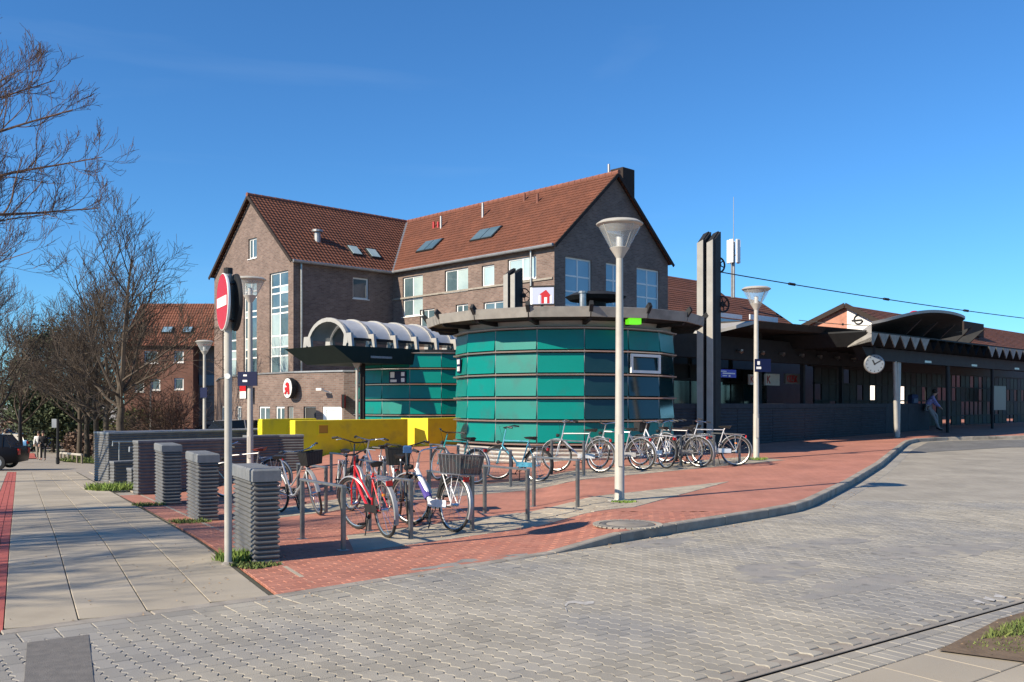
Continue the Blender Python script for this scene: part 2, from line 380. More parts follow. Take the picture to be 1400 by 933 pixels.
# ------------------------------------------------------------------ ground, road, paving
def axis(lo, hi, lo_f, hi_f, s):
    out = []; x = lo_f
    while x <= hi_f+1e-6: out.append(x); x += s
    e = s; x = lo_f
    while x > lo: e *= 1.5; x -= e; out.insert(0, x)
    e = s; x = hi_f
    while x < hi: e *= 1.5; x += e; out.append(x)
    return out
gx = axis(-900, 900, -42, 44, 1.); gy = axis(-60, 1600, 0, 72, 1.)
mb = MB(); W_ = len(gx)
mb.v = [(x, y, h0(x, y)-.045) for y in gy for x in gx]
mb.f = [(j*W_+i, j*W_+i+1, (j+1)*W_+i+1, (j+1)*W_+i) for j in range(len(gy)-1) for i in range(W_-1)]
ground = struct(mb.build('ground', m_asphalt))
xs = [-12, -6, -1.96]+[k[0] for k in KP[2:]]
road_p = [[(x0, k2_y(x0)), (x1, k2_y(x1)), (x1, kerb_y(x1)), (x0, kerb_y(x0))] for x0, x1 in zip(xs, xs[1:])]
NEAR = 15.5
road = struct(sheet('road', road_p, h0, -.0075, m_joint, .8))
farp = [[(x, y) for x, y in clip_convex(p, [(-50, NEAR), (80, NEAR), (80, 80), (-50, 80)])] for p in road_p]
rf = sheet('road_surface', [p for p in farp if len(p) > 2], h0, -.002, m_roadfar, .8); rf.parent = road
a_, b_ = -Nd, Kd
def wave(s):
    q = (s/.1125) % 1.
    return -1 if q < .2 else -1+2*(q-.2)/.3 if q < .5 else 1 if q < .7 else 1-2*(q-.7)/.3
def uni():
    L, Wd, g, am = .225, .1125, .0022, .011; ol = []
    ss = [-L/2+g, -.0900, -.0560, -.0335, .0001, .0225, .0565, .0790, L/2-g]
    for s_ in ss: ol.append((s_, -Wd/2+g+am*wave(s_+.1125)))
    for s_ in reversed(ss): ol.append((s_, Wd/2-g+am*wave(s_+.1125)))
    return ol
lay('paving_stone', 'paving_field', road, (0, 0), a_, b_, .225, .1125, .005, .5, (-120, 60, 0, 260),
    lambda x, y: k2_y(x)+.12 < y < kerb_y(x)-.34 and y < NEAR+.1, None, h0, m_paver, outline=uni(), bev=.0042, th=.03, jit=.0016)
# footpath on the left
ORG = (-3.7, 6.65)
def loc_pq(x, y): return ((x-ORG[0])*Qd.x+(y-ORG[1])*Qd.y, (x-ORG[0])*Pd.x+(y-ORG[1])*Pd.y)
K1a = (-12, .31); K1b = (-1.96, 7.78)
def off(p, d, s): return (p[0]+d.x*s, p[1]+d.y*s)
ke = off(K1b, Nd, .14); kd_ = Vector((K1b[0]-K1a[0], K1b[1]-K1a[1], 0)).normalized()
side_reg = [off(ORG, Qd, -2.2), ke, off(ke, Pd, 31), off(off(ORG, Qd, -2.2), Pd, 34)]
lft = off(ke, kd_, -6); side_reg = [lft, ke, off(ke, Pd, 31), off(lft, Pd, 34)]
footpath = struct(sheet('footpath', [side_reg], h0, -.012, m_slabj, .7))
lay('paving_slab', 'slab_field', footpath, ORG, Pd, Qd, 1.0, .5, .008, .5, (-6, 33, 0, 5),
    lambda x, y: True, side_reg, h0, m_slab, bev=.005, th=.03, jit=.0012)
lay('paving_slab', 'slab_field', footpath, off(ORG, Qd, -.3), Pd, -Qd, 1.0, .5, .008, .5, (-6, 33, 0, 5),
    lambda x, y: True, side_reg, h0, m_slab, bev=.005, th=.03, lim=60)
cyc_reg = clip_convex([off(ORG, Qd, -.295), off(ORG, Qd, -.005), off(off(ORG, Qd, -.005), Pd, 33), off(off(ORG, Qd, -.295), Pd, 33)], side_reg)
cyc_reg = clip_convex([off(off(ORG, Qd, -.295), Pd, -3), off(off(ORG, Qd, -.005), Pd, -3), off(off(ORG, Qd, -.005), Pd, 33), off(off(ORG, Qd, -.295), Pd, 33)], side_reg)
cyc = struct(sheet('cycle_path', [cyc_reg], h0, -.006, m_redj, .7))
lay('red_paving_stone', 'red_stone_field', cyc, off(ORG, Qd, -.3), Pd, Qd, .2, .1, .005, .5, (-20, 165, 0, 3), lambda x, y: True, cyc_reg, h0, m_cycle, lim=200)
# plaza
ys_top = 62
pz_x = [-30, -20, -12, -6, -1.96]; plaza_p = []
wl_y = lambda x: 20.35+(x+8.26)*.958
for x0, x1 in ((-8.6, -7), (-7, -5.6)): plaza_p.append([(x0, min(pline_y(x0), wl_y(x0))), (x1, pline_y(x1)), (x1, wl_y(x1)), (x0, wl_y(x0))])
for x0, x1 in ((-5.6, -4), (-4, -1.96)): plaza_p.append([(x0, pline_y(x0)), (x1, pline_y(x1)), (x1, 66), (x0, 66)])
pk = [k for k in KP if k[0] >= -1.96]
for (x0, y0), (x1, y1) in zip(pk, pk[1:]): plaza_p.append([(x0, y0+.14), (x1, y1+.14), (x1, 66), (x0, 66)])
plaza = struct(sheet('plaza', plaza_p, hp, -.012, m_redj, .8))
G1 = [(-1.75, 10.15), (-1.31, 10.6), (1.04, 13.0), (1.8, 13.5), (4.3, 18.0), (1.0, 14.7), (-1.2, 12.6), (-2.1, 11.6)]
G2 = [(-3.8, 14.1), (-2.2, 14.6), (.6, 17.6), (2.4, 19.4), (6.9, 23.3), (6.2, 24.2), (1.6, 20.4), (-.4, 18.9), (-2.8, 16.6), (-4.4, 15.2)]
def grey(x, y): return in_poly(x, y, G1) or in_poly(x, y, G2)
def plaza_ok(x, y):
    return x > pline_x(y) - .12 and y > kerb_y(x)+.16 and x > -12
SPL = 13.0
PREG = [(pline_x(5)+.004, 5), (60, 5), (60, 40), (pline_x(40)+.004, 40)]
lay('red_paving_stone', 'red_stone_field', plaza, (0, 0), Kd, Nd, .2, .1, .005, .5, (-40, 200, 20, 260),
    lambda x, y: plaza_ok(x, y) and y < SPL and not (grey(x-.12, y-.12) and grey(x+.12, y+.12) and grey(x-.12, y+.12) and grey(x+.12, y-.12)), PREG, hp, m_red)
GQ = [([(-1.75, 10.15), (1.04, 13.0), (1.0, 14.7), (-2.1, 11.6)], 90), ([(1.04, 13.0), (1.8, 13.5), (4.3, 18.0), (1.0, 14.7)], 70), ([(-3.8, 13.9), (.9, 17.9), (.1, 19.2), (-4.5, 15.1)], 80), ([(.9, 17.9), (6.9, 23.1), (6.2, 24.2), (.1, 19.2)], 50)]
for gq, gl_ in GQ: lay('grey_paving_stone', 'grey_stone_field', plaza, (0, 0), U, V, .3, .3, .006, .5, (-10, 120, 0, 80),
    lambda x, y: y < 26 and in_poly(x, y, [((p[0]-1)*1.6+1 if 0 else p[0], p[1]) for p in gq]) or any((x-p[0]-(q[0]-p[0])*f)**2+(y-p[1]-(q[1]-p[1])*f)**2 < .05 for p, q in zip(gq, gq[1:]+gq[:1]) for f in [k_/24 for k_ in range(25)]), gq, hp, m_slab, top=.004, lim=gl_)
far_red = []
for p in plaza_p:
    c = clip_convex(p, [(-60, SPL), (80, SPL), (80, 66), (-60, 66)])
    if len(c) > 2: far_red.append(c)
prf = MB()
for pc in far_red:
    xs_ = [p[0] for p in pc]; ys_ = [p[1] for p in pc]; st = .3 
    i0 = math.floor(min(xs_)/st); i1 = math.ceil(max(xs_)/st); j0 = math.floor(min(ys_)/st); j1 = math.ceil(min(max(ys_), 30)/st)
    for i in range(i0, i1):
        for j in range(j0, j1):
            cx, cy = (i+.5)*st, (j+.5)*st
            if abs(cx) > .62*cy+1: continue
            c = clip_convex([(i*st, j*st), ((i+1)*st, j*st), ((i+1)*st, (j+1)*st), (i*st, (j+1)*st)], pc)
            if len(c) > 2: prf.poly([(x, y, hp(x, y)-.003) for x, y in c])
    c = clip_convex(pc, [(-60, 30), (80, 30), (80, 66), (-60, 66)])
    if len(c) > 2:
        q = [c]; 
        for i in range(math.floor(min(p[0] for p in c)), math.ceil(max(p[0] for p in c))):
            for j in range(30, 66):
                d = clip_convex([(i, j), (i+1, j), (i+1, j+1), (i, j+1)], c)
                if len(d) > 2: prf.poly([(x, y, hp(x, y)-.003) for x, y in d])
prf.build('red_paving_surface', m_redfar, plaza)
# kerb stones
kerb = struct(bpy.data.objects.new('kerb', None)); COL.objects.link(kerb)
def walk(path, step):
    pts = [Vector((x, y, 0)) for x, y in path]; out = []
    for p, q in zip(pts, pts[1:]):
        n = max(1, round((q-p).length/step))
        for i in range(n): out.append((p.lerp(q, i/n), p.lerp(q, (i+1)/n)))
    return out
def strip_stone(name, p, q, wdt, off0, hf, parent, m, dz, dep, bev=.012, gap=.012):
    d = (q-p).normalized(); nrm = Vector((-d.y, d.x, 0)); p = p+d*gap/2; q = q-d*gap/2; mb = MB()
    c = [p+nrm*off0, q+nrm*off0, q+nrm*(off0+wdt), p+nrm*(off0+wdt)]
    ci = [p+d*bev*.5+nrm*(off0+bev), q-d*bev*.5+nrm*(off0+bev), q-d*bev*.5+nrm*(off0+wdt-.003), p+d*bev*.5+nrm*(off0+wdt-.003)]
    top = [(v.x, v.y, hf(v.x, v.y)+dz) for v in ci]; mid = [(v.x, v.y, hf(v.x, v.y)+dz-bev) for v in c]; bot = [(v.x, v.y, hf(v.x, v.y)-dep) for v in c]
    mb.add(top+mid+bot, [(0,1,2,3)]+[(4+i, 4+(i+1) % 4, (i+1) % 4, i) for i in range(4)]+[(8+i, 8+(i+1) % 4, 4+(i+1) % 4, 4+i) for i in range(4)])
    return mb.build(name, m, parent)
kpath = [(-7.0, 4.03)]+KP[1:]
for p, q in walk(kpath[:-1]+[(36, 39.1)], 1.0):
    strip_stone('kerb_stone', p, q, .14, 0, hp, kerb, m_kerb, .002, .25)
gutter = struct(bpy.data.objects.new('gutter', None)); COL.objects.link(gutter)
for p, q in walk([(-7.0, 4.03), (-1.96, 7.78), (.48, 10.06), (3.7, 13.2)], .25):
    for r_ in range(2): strip_stone('gutter_stone', p, q, .152, -.16*(r_+1), h0, gutter, m_paver, .0, .04, .005)
for p, q in walk(KP[3:9], .8): strip_stone('gutter_stone', p, q, .3, -.31, h0, gutter, m_paver, .001, .04, .005)
# footpath beyond the road, bottom right
xs2 = [-6, -2, 1, 4, 8, 14, 30]
near_path = struct(sheet('roadside_path', [[(x0, k2_y(x0)-.03), (x1, k2_y(x1)-.03), (x1, k2_y(x1)-9), (x0, k2_y(x0)-9)] for x0, x1 in zip(xs2, xs2[1:])], h0, -.008, m_slab, .8))
o1 = Vector((1.3, 5.41, 0))-Nd*.04
lay('edging_stone', 'edging_field', near_path, (o1.x, o1.y), Kd, -Nd, .2, .1, .006, .5, (-20, 60, 0, 1), lambda x, y: True, None, h0, m_paver, lim=70)
lay('edging_stone', 'edging_field', near_path, (o1.x-Nd.x*.1, o1.y-Nd.y*.1), -Nd, Kd, .2, .1, .006, .0, (0, 1, -20, 100), lambda x, y: True, None, h0, m_paver, lim=70)
TRI = [(2.83, 6.07), (3.7, 6.95), (5.2, 8.06), (8, 10.1), (9, 9.5), (6.5, 7.8), (3.35, 5.74)]
lay('concrete_slab', 'slab_field', near_path, (o1.x-Nd.x*.31, o1.y-Nd.y*.31), Kd, -Nd, .5, .5, .008, .5, (-8, 20, 0, 5), lambda x, y: True, None, h0, m_slab, lim=60)
def fan_sheet(name, poly, z, m):
    mb = MB(); mb.poly([(x, y, h0(x, y)+z) for x, y in poly]); return mb.build(name, m)
verge = struct(fan_sheet('verge', TRI, .012, m_soil))
gut2 = MB()
for p, q in walk([(-2, k2_y(-2)), (20, k2_y(20))], 1):
    n_ = Nd*.006; gut2.poly([(v.x, v.y, h0(v.x, v.y)-.004) for v in (p-n_, q-n_, q+n_, p+n_)])
struct(gut2.build('drain_slot', m_patch))
struct(fan_sheet('bitumen_strip', [(-3.34, 6.30), (-3.02, 6.52), (-2.42, 5.3), (-2.78, 5.2)], .004, m_patch))
# manhole in the plaza
mp_ = ground_px(858, 717)
mh = thing('manhole_cover', 'round pale concrete manhole cover set in the red paving beside the kerb', 'manhole cover', (mp_.x, mp_.y, hp(mp_.x, mp_.y)))
b = MB(); b.lathe([(.27, -.02), (.27, .004), (.255, .010), (0.001, .010)], 32, caps=False); b.build('lid', m_kerb, mh, True)
b = MB(); b.lathe([(.275, .002), (.29, .008), (.34, .008), (.35, .0)], 32, caps=False); b.build('rim', m_patch, mh, True)
b = MB()
for i in range(34): q = 2*math.pi*i/34; Mq = Matrix.Rotation(q, 4, 'Z'); b.box((.36, -.03, -.01), (.44, .03, .006), Mq)
o = b.build('cobble_ring', m_paver, mh); o['kind'] = 'stuff'
# worn paint marks
def ground_mark(name, pts, z=.0035):
    mb = MB(); mb.poly([(x, y, h0(x, y)+z) for x, y in pts]); return struct(mb.build(name, m_worn))
m_worn = mat('worn_road_paint', (.50, .49, .46), (.30, .28, .26), .8, ns=14, world=True)
def gp(px, py): v = ground_px(px, py, False); return (v.x, v.y)
for i in range(6):
    a = [(775, 836), (772, 829), (777, 824), (787, 823), (800, 825), (812, 824), (812, 827)][i:i+2]
    x0, y0 = a[0]; x1, y1 = a[1]; ground_mark('worn_paint_mark', [gp(x0, y0+3), gp(x1, y1+3), gp(x1, y1-1), gp(x0, y0-1)][::-1])
for i in range(3): ground_mark('worn_paint_mark', [gp(1330+i*14, 823+i*1.2-i*4), gp(1345+i*14, 827-i*4), gp(1347+i*14, 825-i*4), gp(1333+i*14, 820-i*4)])
m_smear = mat('grey_filled_paving', (.22, .215, .205), (.28, .26, .235), .9, ns=3, bump=.5, bs=90, world=True, stain=((.13, .125, .115), 5., .7, .55, .66))
def smear(px, py, rx, ry, seed, rot=.6):
    rg = random.Random(seed); c = gp(px, py); n = 40; pts = []; ph = [rg.random()*6 for _ in range(4)]
    for k in range(n):
        q = 2*math.pi*k/n; f = 1+.25*math.sin(2*q+ph[0])+.18*math.sin(5*q+ph[1])+.10*math.sin(9*q+ph[2])+.06*math.sin(15*q+ph[3]); x = math.cos(q)*rx*f; y = math.sin(q)*ry*f
        pts.append((c[0]+x*math.cos(rot)-y*math.sin(rot), c[1]+x*math.sin(rot)+y*math.cos(rot)))
    mb = MB(); z_ = lambda x, y: h0(x, y)+.0004
    for a_0, b_0 in zip(pts, pts[1:]+pts[:1]): mb.poly([(c[0], c[1], z_(*c)), (a_0[0], a_0[1], z_(*a_0)), (b_0[0], b_0[1], z_(*b_0))])
    return struct(mb.build('paving_patch', m_smear))
for a_0 in [(660, 768, .62, .22, 1), (1060, 782, .75, .33, 2), (1180, 800, .7, .26, 3), (1130, 742, .8, .3, 4), (1290, 752, 1.1, .35, 5), (905, 742, .7, .2, 6)]: smear(*a_0)
# darker bus bay and crossing beyond
baypts = [(12.0, 27.6), (40, 33), (40, 39.5), (19, 33.9), (15.9, 33.0), (14.6, 32.1), (13.9, 31.2)]
bay = struct(sheet('bus_bay', [[(11.6, 26.9), (13.95, 31.0), (14.6, 32.1), (15.9, 33.0), (16, 29.5)], [(16, 29.5), (15.9, 33.0), (40, 40), (40, 33)]], h0, .004, brick_mat('dark_paving', (.13, .13, .13), (.16, .16, .155), (.1, .1, .1), .2, .1, .006, .2, True, tilt=R(36.87)), .8))
redx = struct(sheet('cycle_crossing', [[gp(26, 627), gp(50, 627), gp(47, 620), gp(29, 620)]], h0, .006, m_cycle, 1.))

# ------------------------------------------------------------------ walls with openings
def wall_mesh(mb, org, d, poly, holes, reveal=.14):
    """poly: convex outline in (s, z); holes: (s0, z0, s1, z1). d: wall direction; outward normal is to the right of d."""
    d = d.normalized(); nrm = Vector((d.y, -d.x, 0))
    S = sorted(set([p[0] for p in poly]+[h[0] for h in holes]+[h[2] for h in holes])); Z = sorted(set([p[1] for p in poly]+[h[1] for h in holes]+[h[3] for h in holes]))
    P = lambda s, z, o=0: org+d*s+nrm*o+Vector((0, 0, z))
    for s0, s1 in zip(S, S[1:]):
        for z0, z1 in zip(Z, Z[1:]):
            cs, cz = (s0+s1)/2, (z0+z1)/2
            if any(h[0] < cs < h[2] and h[1] < cz < h[3] for h in holes): continue
            c = clip_convex([(s0, z0), (s1, z0), (s1, z1), (s0, z1)], poly)
            if len(c) > 2: mb.poly([P(s, z) for s, z in c])
    for s0, z0, s1, z1 in holes:
        r = -reveal-.06
        mb.poly([P(s0, z0), P(s0, z1), P(s0, z1, r), P(s0, z0, r)]); mb.poly([P(s1, z1), P(s1, z0), P(s1, z0, r), P(s1, z1, r)])
        mb.poly([P(s0, z1), P(s1, z1), P(s1, z1, r), P(s0, z1, r)]); mb.poly([P(s1, z0), P(s0, z0), P(s0, z0, r), P(s1, z0, r)])
def frame_M(org, d):
    d = d.normalized(); nrm = Vector((d.y, -d.x, 0))    # local x along wall, y outward, z up
    return Matrix(((d.x, nrm.x, 0, org.x), (d.y, nrm.y, 0, org.y), (0, 0, 1, org.z), (0, 0, 0, 1)))
def window(parent, org, d, h, cols, rows, fm, pm, rec=.1, fw=.07, sill=True, pm2=None, name='window'):
    M = frame_M(org, d); s0, z0, s1, z1 = h; y1 = -rec; y0 = y1-.05
    b = MB(); b.box((s0, y0, z0), (s0+fw, y1, z1), M); b.box((s1-fw, y0, z0), (s1, y1, z1), M)
    b.box((s0+fw, y0, z0), (s1-fw, y1, z0+fw), M); b.box((s0+fw, y0, z1-fw), (s1-fw, y1, z1), M)
    for c in cols: x = s0+(s1-s0)*c; b.box((x-fw*.5, y0, z0+fw), (x+fw*.5, y1-.004, z1-fw), M)
    for r_ in rows: z = z0+(z1-z0)*r_; b.box((s0+fw, y0, z-fw*.5), (s1-fw, y1-.008, z+fw*.5), M)
    f = b.build(name, fm, parent)
    cs = [0]+list(cols)+[1]; rs = [0]+list(rows)+[1]
    for c0, c1 in zip(cs, cs[1:]):
        for r0, r1 in zip(rs, rs[1:]):
            b = MB(); b.box((s0+(s1-s0)*c0+fw*.4, y0+.012, z0+(z1-z0)*r0+fw*.4), (s0+(s1-s0)*c1-fw*.4, y0+.026, z0+(z1-z0)*r1-fw*.4), M)
            b.build('pane', (pm2 if pm2 and rnd.random() < .4 else pm), f)
    if sill:
        b = MB(); b.box((s0-.04, y1+.002, z0-.05), (s1+.04, .05, z0-.002), M); b.build('sill', m_white, f)
    return f
class Wall:
    def __init__(s, a, b): s.a = Vector((a.x, a.y, 0)); s.d = (Vector((b.x, b.y, 0))-s.a); s.L = s.d.length; s.d.normalize()
    def sz(s, px, py):      # ray through the pixel meets the wall plane
        rx = (px-700)/1250; n = Vector((s.d.y, -s.d.x, 0)); r = Vector((rx, 1, 0)); t = s.a.dot(n)/r.dot(n)
        p = r*t; return ((p-s.a).dot(s.d), EYE+(552-py)/1250*t)
    def rect(s, x0, yt, x1, yb):   # yt, yb read at the left edge x0
        a = s.sz(x0, yt); b = s.sz(x1, yt); c = s.sz(x0, yb)
        lo, hi = sorted((a[0], b[0])); return (lo, c[1], hi, a[1])
def tiled_roof(parent, name, p0, p1, q1, q0, m, course=.33, lift=.035, mask=None, label=None):
    """p0->p1 eave, q0->q1 ridge; real courses, each a step proud of the next"""
    L = ((q0-p0).length+(q1-p1).length)/2; n = max(2, int(L/course)); mb = MB()
    nr = (p1-p0).cross(q0-p0); nr = nr.normalized() if nr.length > 1e-6 else (p1-p0).cross(q1-p1).normalized()
    if nr.z < 0: nr = -nr
    for i in range(n):
        t0 = i/n; t1 = (i+1)/n
        a = p0.lerp(q0, t0); b = p1.lerp(q1, t0); c = p1.lerp(q1, t1); e = p0.lerp(q0, t1)
        mb.poly([a+nr*lift, b+nr*lift, c+nr*.004, e+nr*.004]); mb.poly([a-nr*.02, b-nr*.02, b+nr*lift, a+nr*lift])
    return mb.build(name, m, parent, uv=True, label=label)
def box_on(name, m, parent, org, d, s0, s1, y0, y1, z0, z1, label=None, ch=0):
    b = MB(); (b.bbox((s0, y0, z0), (s1, y1, z1), ch, frame_M(org, d)) if ch else b.box((s0, y0, z0), (s1, y1, z1), frame_M(org, d))); return b.build(name, m, parent, label=label)

# ------------------------------------------------------------------ main brick building
C0 = Vector((2.14, 46.2, 0))
def bp(u, v, z=0): return C0+U*u+V*v+Vector((0, 0, z))
EAV = 9.75; RID = 14.0; BASE = -1.2; WR = 9.5; VB = 13.6; WL = 9.7; UL = -6.9; VT = VB+WL
mainb = thing('apartment_house', 'large L-shaped brick apartment house with steep red tiled roofs and white windows', 'building')
Ac, Bc, Cc, Ec, Dc = bp(UL, VB), bp(0, VB), bp(0, 0), bp(WR, 0), bp(UL, VT)
wb = MB(); wins = []
# long wall C<-B : direction from B to C so that outward normal (right of d) looks to the left front
w1 = Wall(Bc, Cc)
lw = [(550.5, 380, 578, 434, [.48], [.42]), (608, 370.5, 640, 401, [.5], []), (658.6, 364, 675.7, 393, [], []), (694, 355.5, 733, 385.5, [.5], [])]
hs = []
for x0, yt, x1, yb, cs, rs in lw:
    h = w1.rect(x0, yt, x1, yb); hs.append(h); wins.append((Bc, w1.d, h, cs, rs, m_white, m_pane))
for x0, yt, x1, yb in [(574, 424, 594, 450), (623, 417, 640, 440), (661, 414, 690, 440)]:
    h = w1.rect(x0, yt, x1, yb); hs.append(h); wins.append((Bc, w1.d, h, [.5], [], m_white, m_paned))
wall_mesh(wb, Bc, w1.d, [(0, BASE), (w1.L, BASE), (w1.L, EAV), (0, EAV)], hs)
w2 = Wall(Cc, Ec); hs = []
for x0, yt, x1, yb, rs in [(773, 350.5, 809, 417, [.30, .62]), (828.5, 359, 852, 420, [.30, .62]), (870.5, 365.5, 901.5, 422, [.3, .62])]:
    h = w2.rect(x0, yt, x1, yb); hs.append(h); wins.append((Cc, w2.d, h, [.5], rs, m_white, m_panes))
h = w2.rect(829, 299, 851, 317); hs.append(h); wins.append((Cc, w2.d, h, [.5], [], m_white, m_panes))
wall_mesh(wb, Cc, w2.d, [(0, BASE), (WR, BASE), (WR, EAV), (WR/2, RID), (0, EAV)], hs)
w3 = Wall(Ac, Bc); h = w3.rect(482.5, 379, 504, 408); hs = [h]; wins.append((Ac, w3.d, h, [], [], m_white, m_paned))
wall_mesh(wb, Ac, w3.d, [(0, BASE), (w3.L, BASE), (w3.L, EAV), (0, EAV)], hs)
w4 = Wall(Dc, Ac); hs = []
yr = [374, 393, 402, 421, 429, 459, 474, 486, 512]; rows = [1-(y-374)/(512-374) for y in yr[1:-1]][::-1]
h = w4.rect(368.5, 374.5, 394, 514); hs.append(h); wins.append((Dc, w4.d, h, [.5], rows, m_white, m_paned)); hT = h[3]; hB = h[1]
for x0, x1, yt in [(333, 351, 392), (304, 323, 404)]:
    h = list(w4.rect(x0, yt, x1, 510)); h[1] = hB; h[3] = hT; h = tuple(h); hs.append(h); wins.append((Dc, w4.d, h, [.5], rows, m_white, m_paned))
h = w4.rect(339.5, 327.5, 351, 355); hs.append(h); wins.append((Dc, w4.d, h, [.4], [], m_white, m_pane))
wall_mesh(wb, Dc, w4.d, [(0, BASE), (WL, BASE), (WL, EAV), (WL/2, RID), (0, EAV)], hs)
# rear walls
for a, b in [(bp(WR, 0), bp(WR, VT)), (bp(WR, VT), Dc)]:
    ww = Wall(a, b); wall_mesh(wb, a, ww.d, [(0, BASE), (ww.L, BASE), (ww.L, EAV), (0, EAV)], [])
wb.build('wall', m_brick, mainb, uv=True)
for a in wins: window(mainb, a[0], a[1], a[2], a[3], a[4], a[5], a[6], pm2=m_paned if a[6] is m_pane else m_pane if a[6] is m_paned and len(a[4]) > 3 else None, fw=.085)
ju = WR/2; jv = (VB+VT)/2
OV = .22; sR = (RID-EAV)/(WR/2); sL = (RID-EAV)/(WL/2); T = .12
def rz(z): return z+T
# right wing roof: front-left slope (from gable overhang to valley), rear slope
tiled_roof(mainb, 'roof', bp(-OV, VB-OV, rz(EAV-OV*sR)), bp(-OV, -.25, rz(EAV-OV*sR)), bp(ju, -.25, rz(RID)), bp(ju, jv, rz(RID)), m_roof)
tiled_roof(mainb, 'roof', bp(WR+OV, -.25, rz(EAV-OV*sR)), bp(WR+OV, VT, rz(EAV-OV*sR)), bp(ju, VT, rz(RID)), bp(ju, -.25, rz(RID)), m_roof)
tiled_roof(mainb, 'roof', bp(UL-.25, VB-OV, rz(EAV-OV*sL)), bp(-OV, VB-OV, rz(EAV-OV*sL)), bp(ju, jv, rz(RID)), bp(UL-.25, jv, rz(RID)), m_roof)
tiled_roof(mainb, 'roof', bp(WR, VT+OV, rz(EAV-OV*sL)), bp(UL-.25, VT+OV, rz(EAV-OV*sL)), bp(UL-.25, jv, rz(RID)), bp(ju, jv, rz(RID)), m_roof)
# ridge tiles, verges, gutters, downpipes
def beam(name, m, parent, p, q, w_, h_, up=Vector((0, 0, 1))):
    d = (q-p).normalized(); s_ = d.cross(up).normalized(); t_ = s_.cross(d); b = MB()
    vs = [p+s_*a+t_*c for a, c in ((-w_/2, -h_/2), (w_/2, -h_/2), (w_/2, h_/2), (-w_/2, h_/2))]+[q+s_*a+t_*c for a, c in ((-w_/2, -h_/2), (w_/2, -h_/2), (w_/2, h_/2), (-w_/2, h_/2))]
    b.add(vs, [(3,2,1,0),(4,5,6,7),(0,1,5,4),(1,2,6,5),(2,3,7,6),(3,0,4,7)]); return b.build(name, m, parent)
m_ridge = mat('ridge_tile', (.22, .08, .05), (.15, .06, .045), .8, ns=3)
m_verge = mat('dark_verge', (.03, .022, .02), (.04, .03, .026), .8, ns=3, spec=.2)
def ridge_tiles(parent, p, q, r=.13, step=.45):
    n = int((q-p).length/step); d = (q-p)/n; b = MB()
    for i in range(n): b.tube([p+d*i, p+d*(i+1.04)], [r*1.0, r*.86], 8)
    o = b.build('ridge_tiles', m_ridge, parent, True); return o
ridge_tiles(mainb, bp(ju, -.3, rz(RID)+.01), bp(ju, jv+2, rz(RID)+.01)); ridge_tiles(mainb, bp(UL-.3, jv, rz(RID)+.01), bp(ju, jv, rz(RID)+.01))
for (a, b_) in [((UL-.27, VT+OV), (UL-.27, jv)), ((UL-.27, VB-OV), (UL-.27, jv))]:
    beam('verge_board', m_verge, mainb, bp(*a, EAV-OV*sL+.02), bp(*b_, RID+.02), .05, .17)
for (a, b_) in [((-OV, -.27), (ju, -.27)), ((WR+OV, -.27), (ju, -.27))]:
    beam('verge_board', m_verge, mainb, bp(*a, EAV-OV*sR+.02), bp(*b_, RID+.02), .05, .17)
beam('valley_gutter', m_zinc, mainb, bp(-OV, VB-OV, rz(EAV-OV)+.06), bp(ju, jv, rz(RID)+.05), .22, .03)
b = MB(); b.tube([bp(-OV-.1, VB-.2, EAV-.12), bp(-OV-.1, -.2, EAV-.12)], .09, 8); b.build('rain_gutter', m_zinc, mainb, True)
b = MB(); b.tube([bp(UL-.2, VB-OV-.1, EAV-.14), bp(-.2, VB-OV-.1, EAV-.14)], .09, 8); b.build('rain_gutter', m_zinc, mainb, True)
for (u_, v_, o_) in [(-.13, 1.55, 0), (UL+.45, VB-.12, 0)]:
    b = MB(); b.tube([bp(u_, v_, EAV-.15), bp(u_, v_, BASE)], .06, 8); b.build('downpipe', m_galv, mainb, True)
s_, z_ = w1.sz(634, 397)
beam('string_course', m_kerb, mainb, bp(-.03, VB, z_), bp(-.03, 0.1, z_), .08, .1)
# chimney
b = MB(); b.bbox((ju+.75, .05, RID-1.6), (ju+1.75, .95, RID+.62), .03, Matrix(((U.x, V.x, 0, C0.x), (U.y, V.y, 0, C0.y), (0, 0, 1, 0), (0, 0, 0, 1))))
chim = b.build('chimney', m_verge, mainb)
b = MB(); b.tube([bp(ju+.2, .6, RID), bp(ju+.2, .6, RID+.75)], .07, 8); b.build('flue', m_zinc, mainb)
# things on the slopes, found by ray/plane
def slope_hit(px, py, p0, nr):
    r = Vector(((px-700)/1250, 1, (552-py)/1250)); o_ = Vector((0, 0, EYE)); t = (p0-o_).dot(nr)/r.dot(nr); return o_+r*t
nR = Vector((-U.x*sR, -U.y*sR, 1)).normalized(); nL = Vector((-V.x*sL, -V.y*sL, 1)).normalized()
pR = bp(0, 0, rz(EAV)); pL = bp(0, VB, rz(EAV))
def slope_M(p, along, nr):
    x = along.normalized(); y = nr.cross(x).normalized()
    return Matrix(((x.x, y.x, nr.x, p.x), (x.y, y.y, nr.y, p.y), (x.z, y.z, nr.z, p.z), (0, 0, 0, 1)))
def skylight(px, py, p0, nr, along, w_, h_, n, pm):
    p = slope_hit(px, py, p0, nr); M = slope_M(p, along, nr)
    b = MB(); b.box((-w_/2, -h_/2, -.05), (w_/2, h_/2, .10), M); f = b.build('roof_window', m_dark, mainb)
    for i in range(n):
        b = MB(); x0 = -w_/2+.06+(w_-.06)*i/n; b.box((x0, -h_/2+.06, .10), (x0+(w_-.06)/n-.06, h_/2-.06, .125), M); b.build('pane', pm, f)
skylight(588, 337, pR, nR, -V, 1.7, 1.15, 2, m_paned); skylight(665, 321, pR, nR, -V, 1.9, 1.15, 2, m_paned)
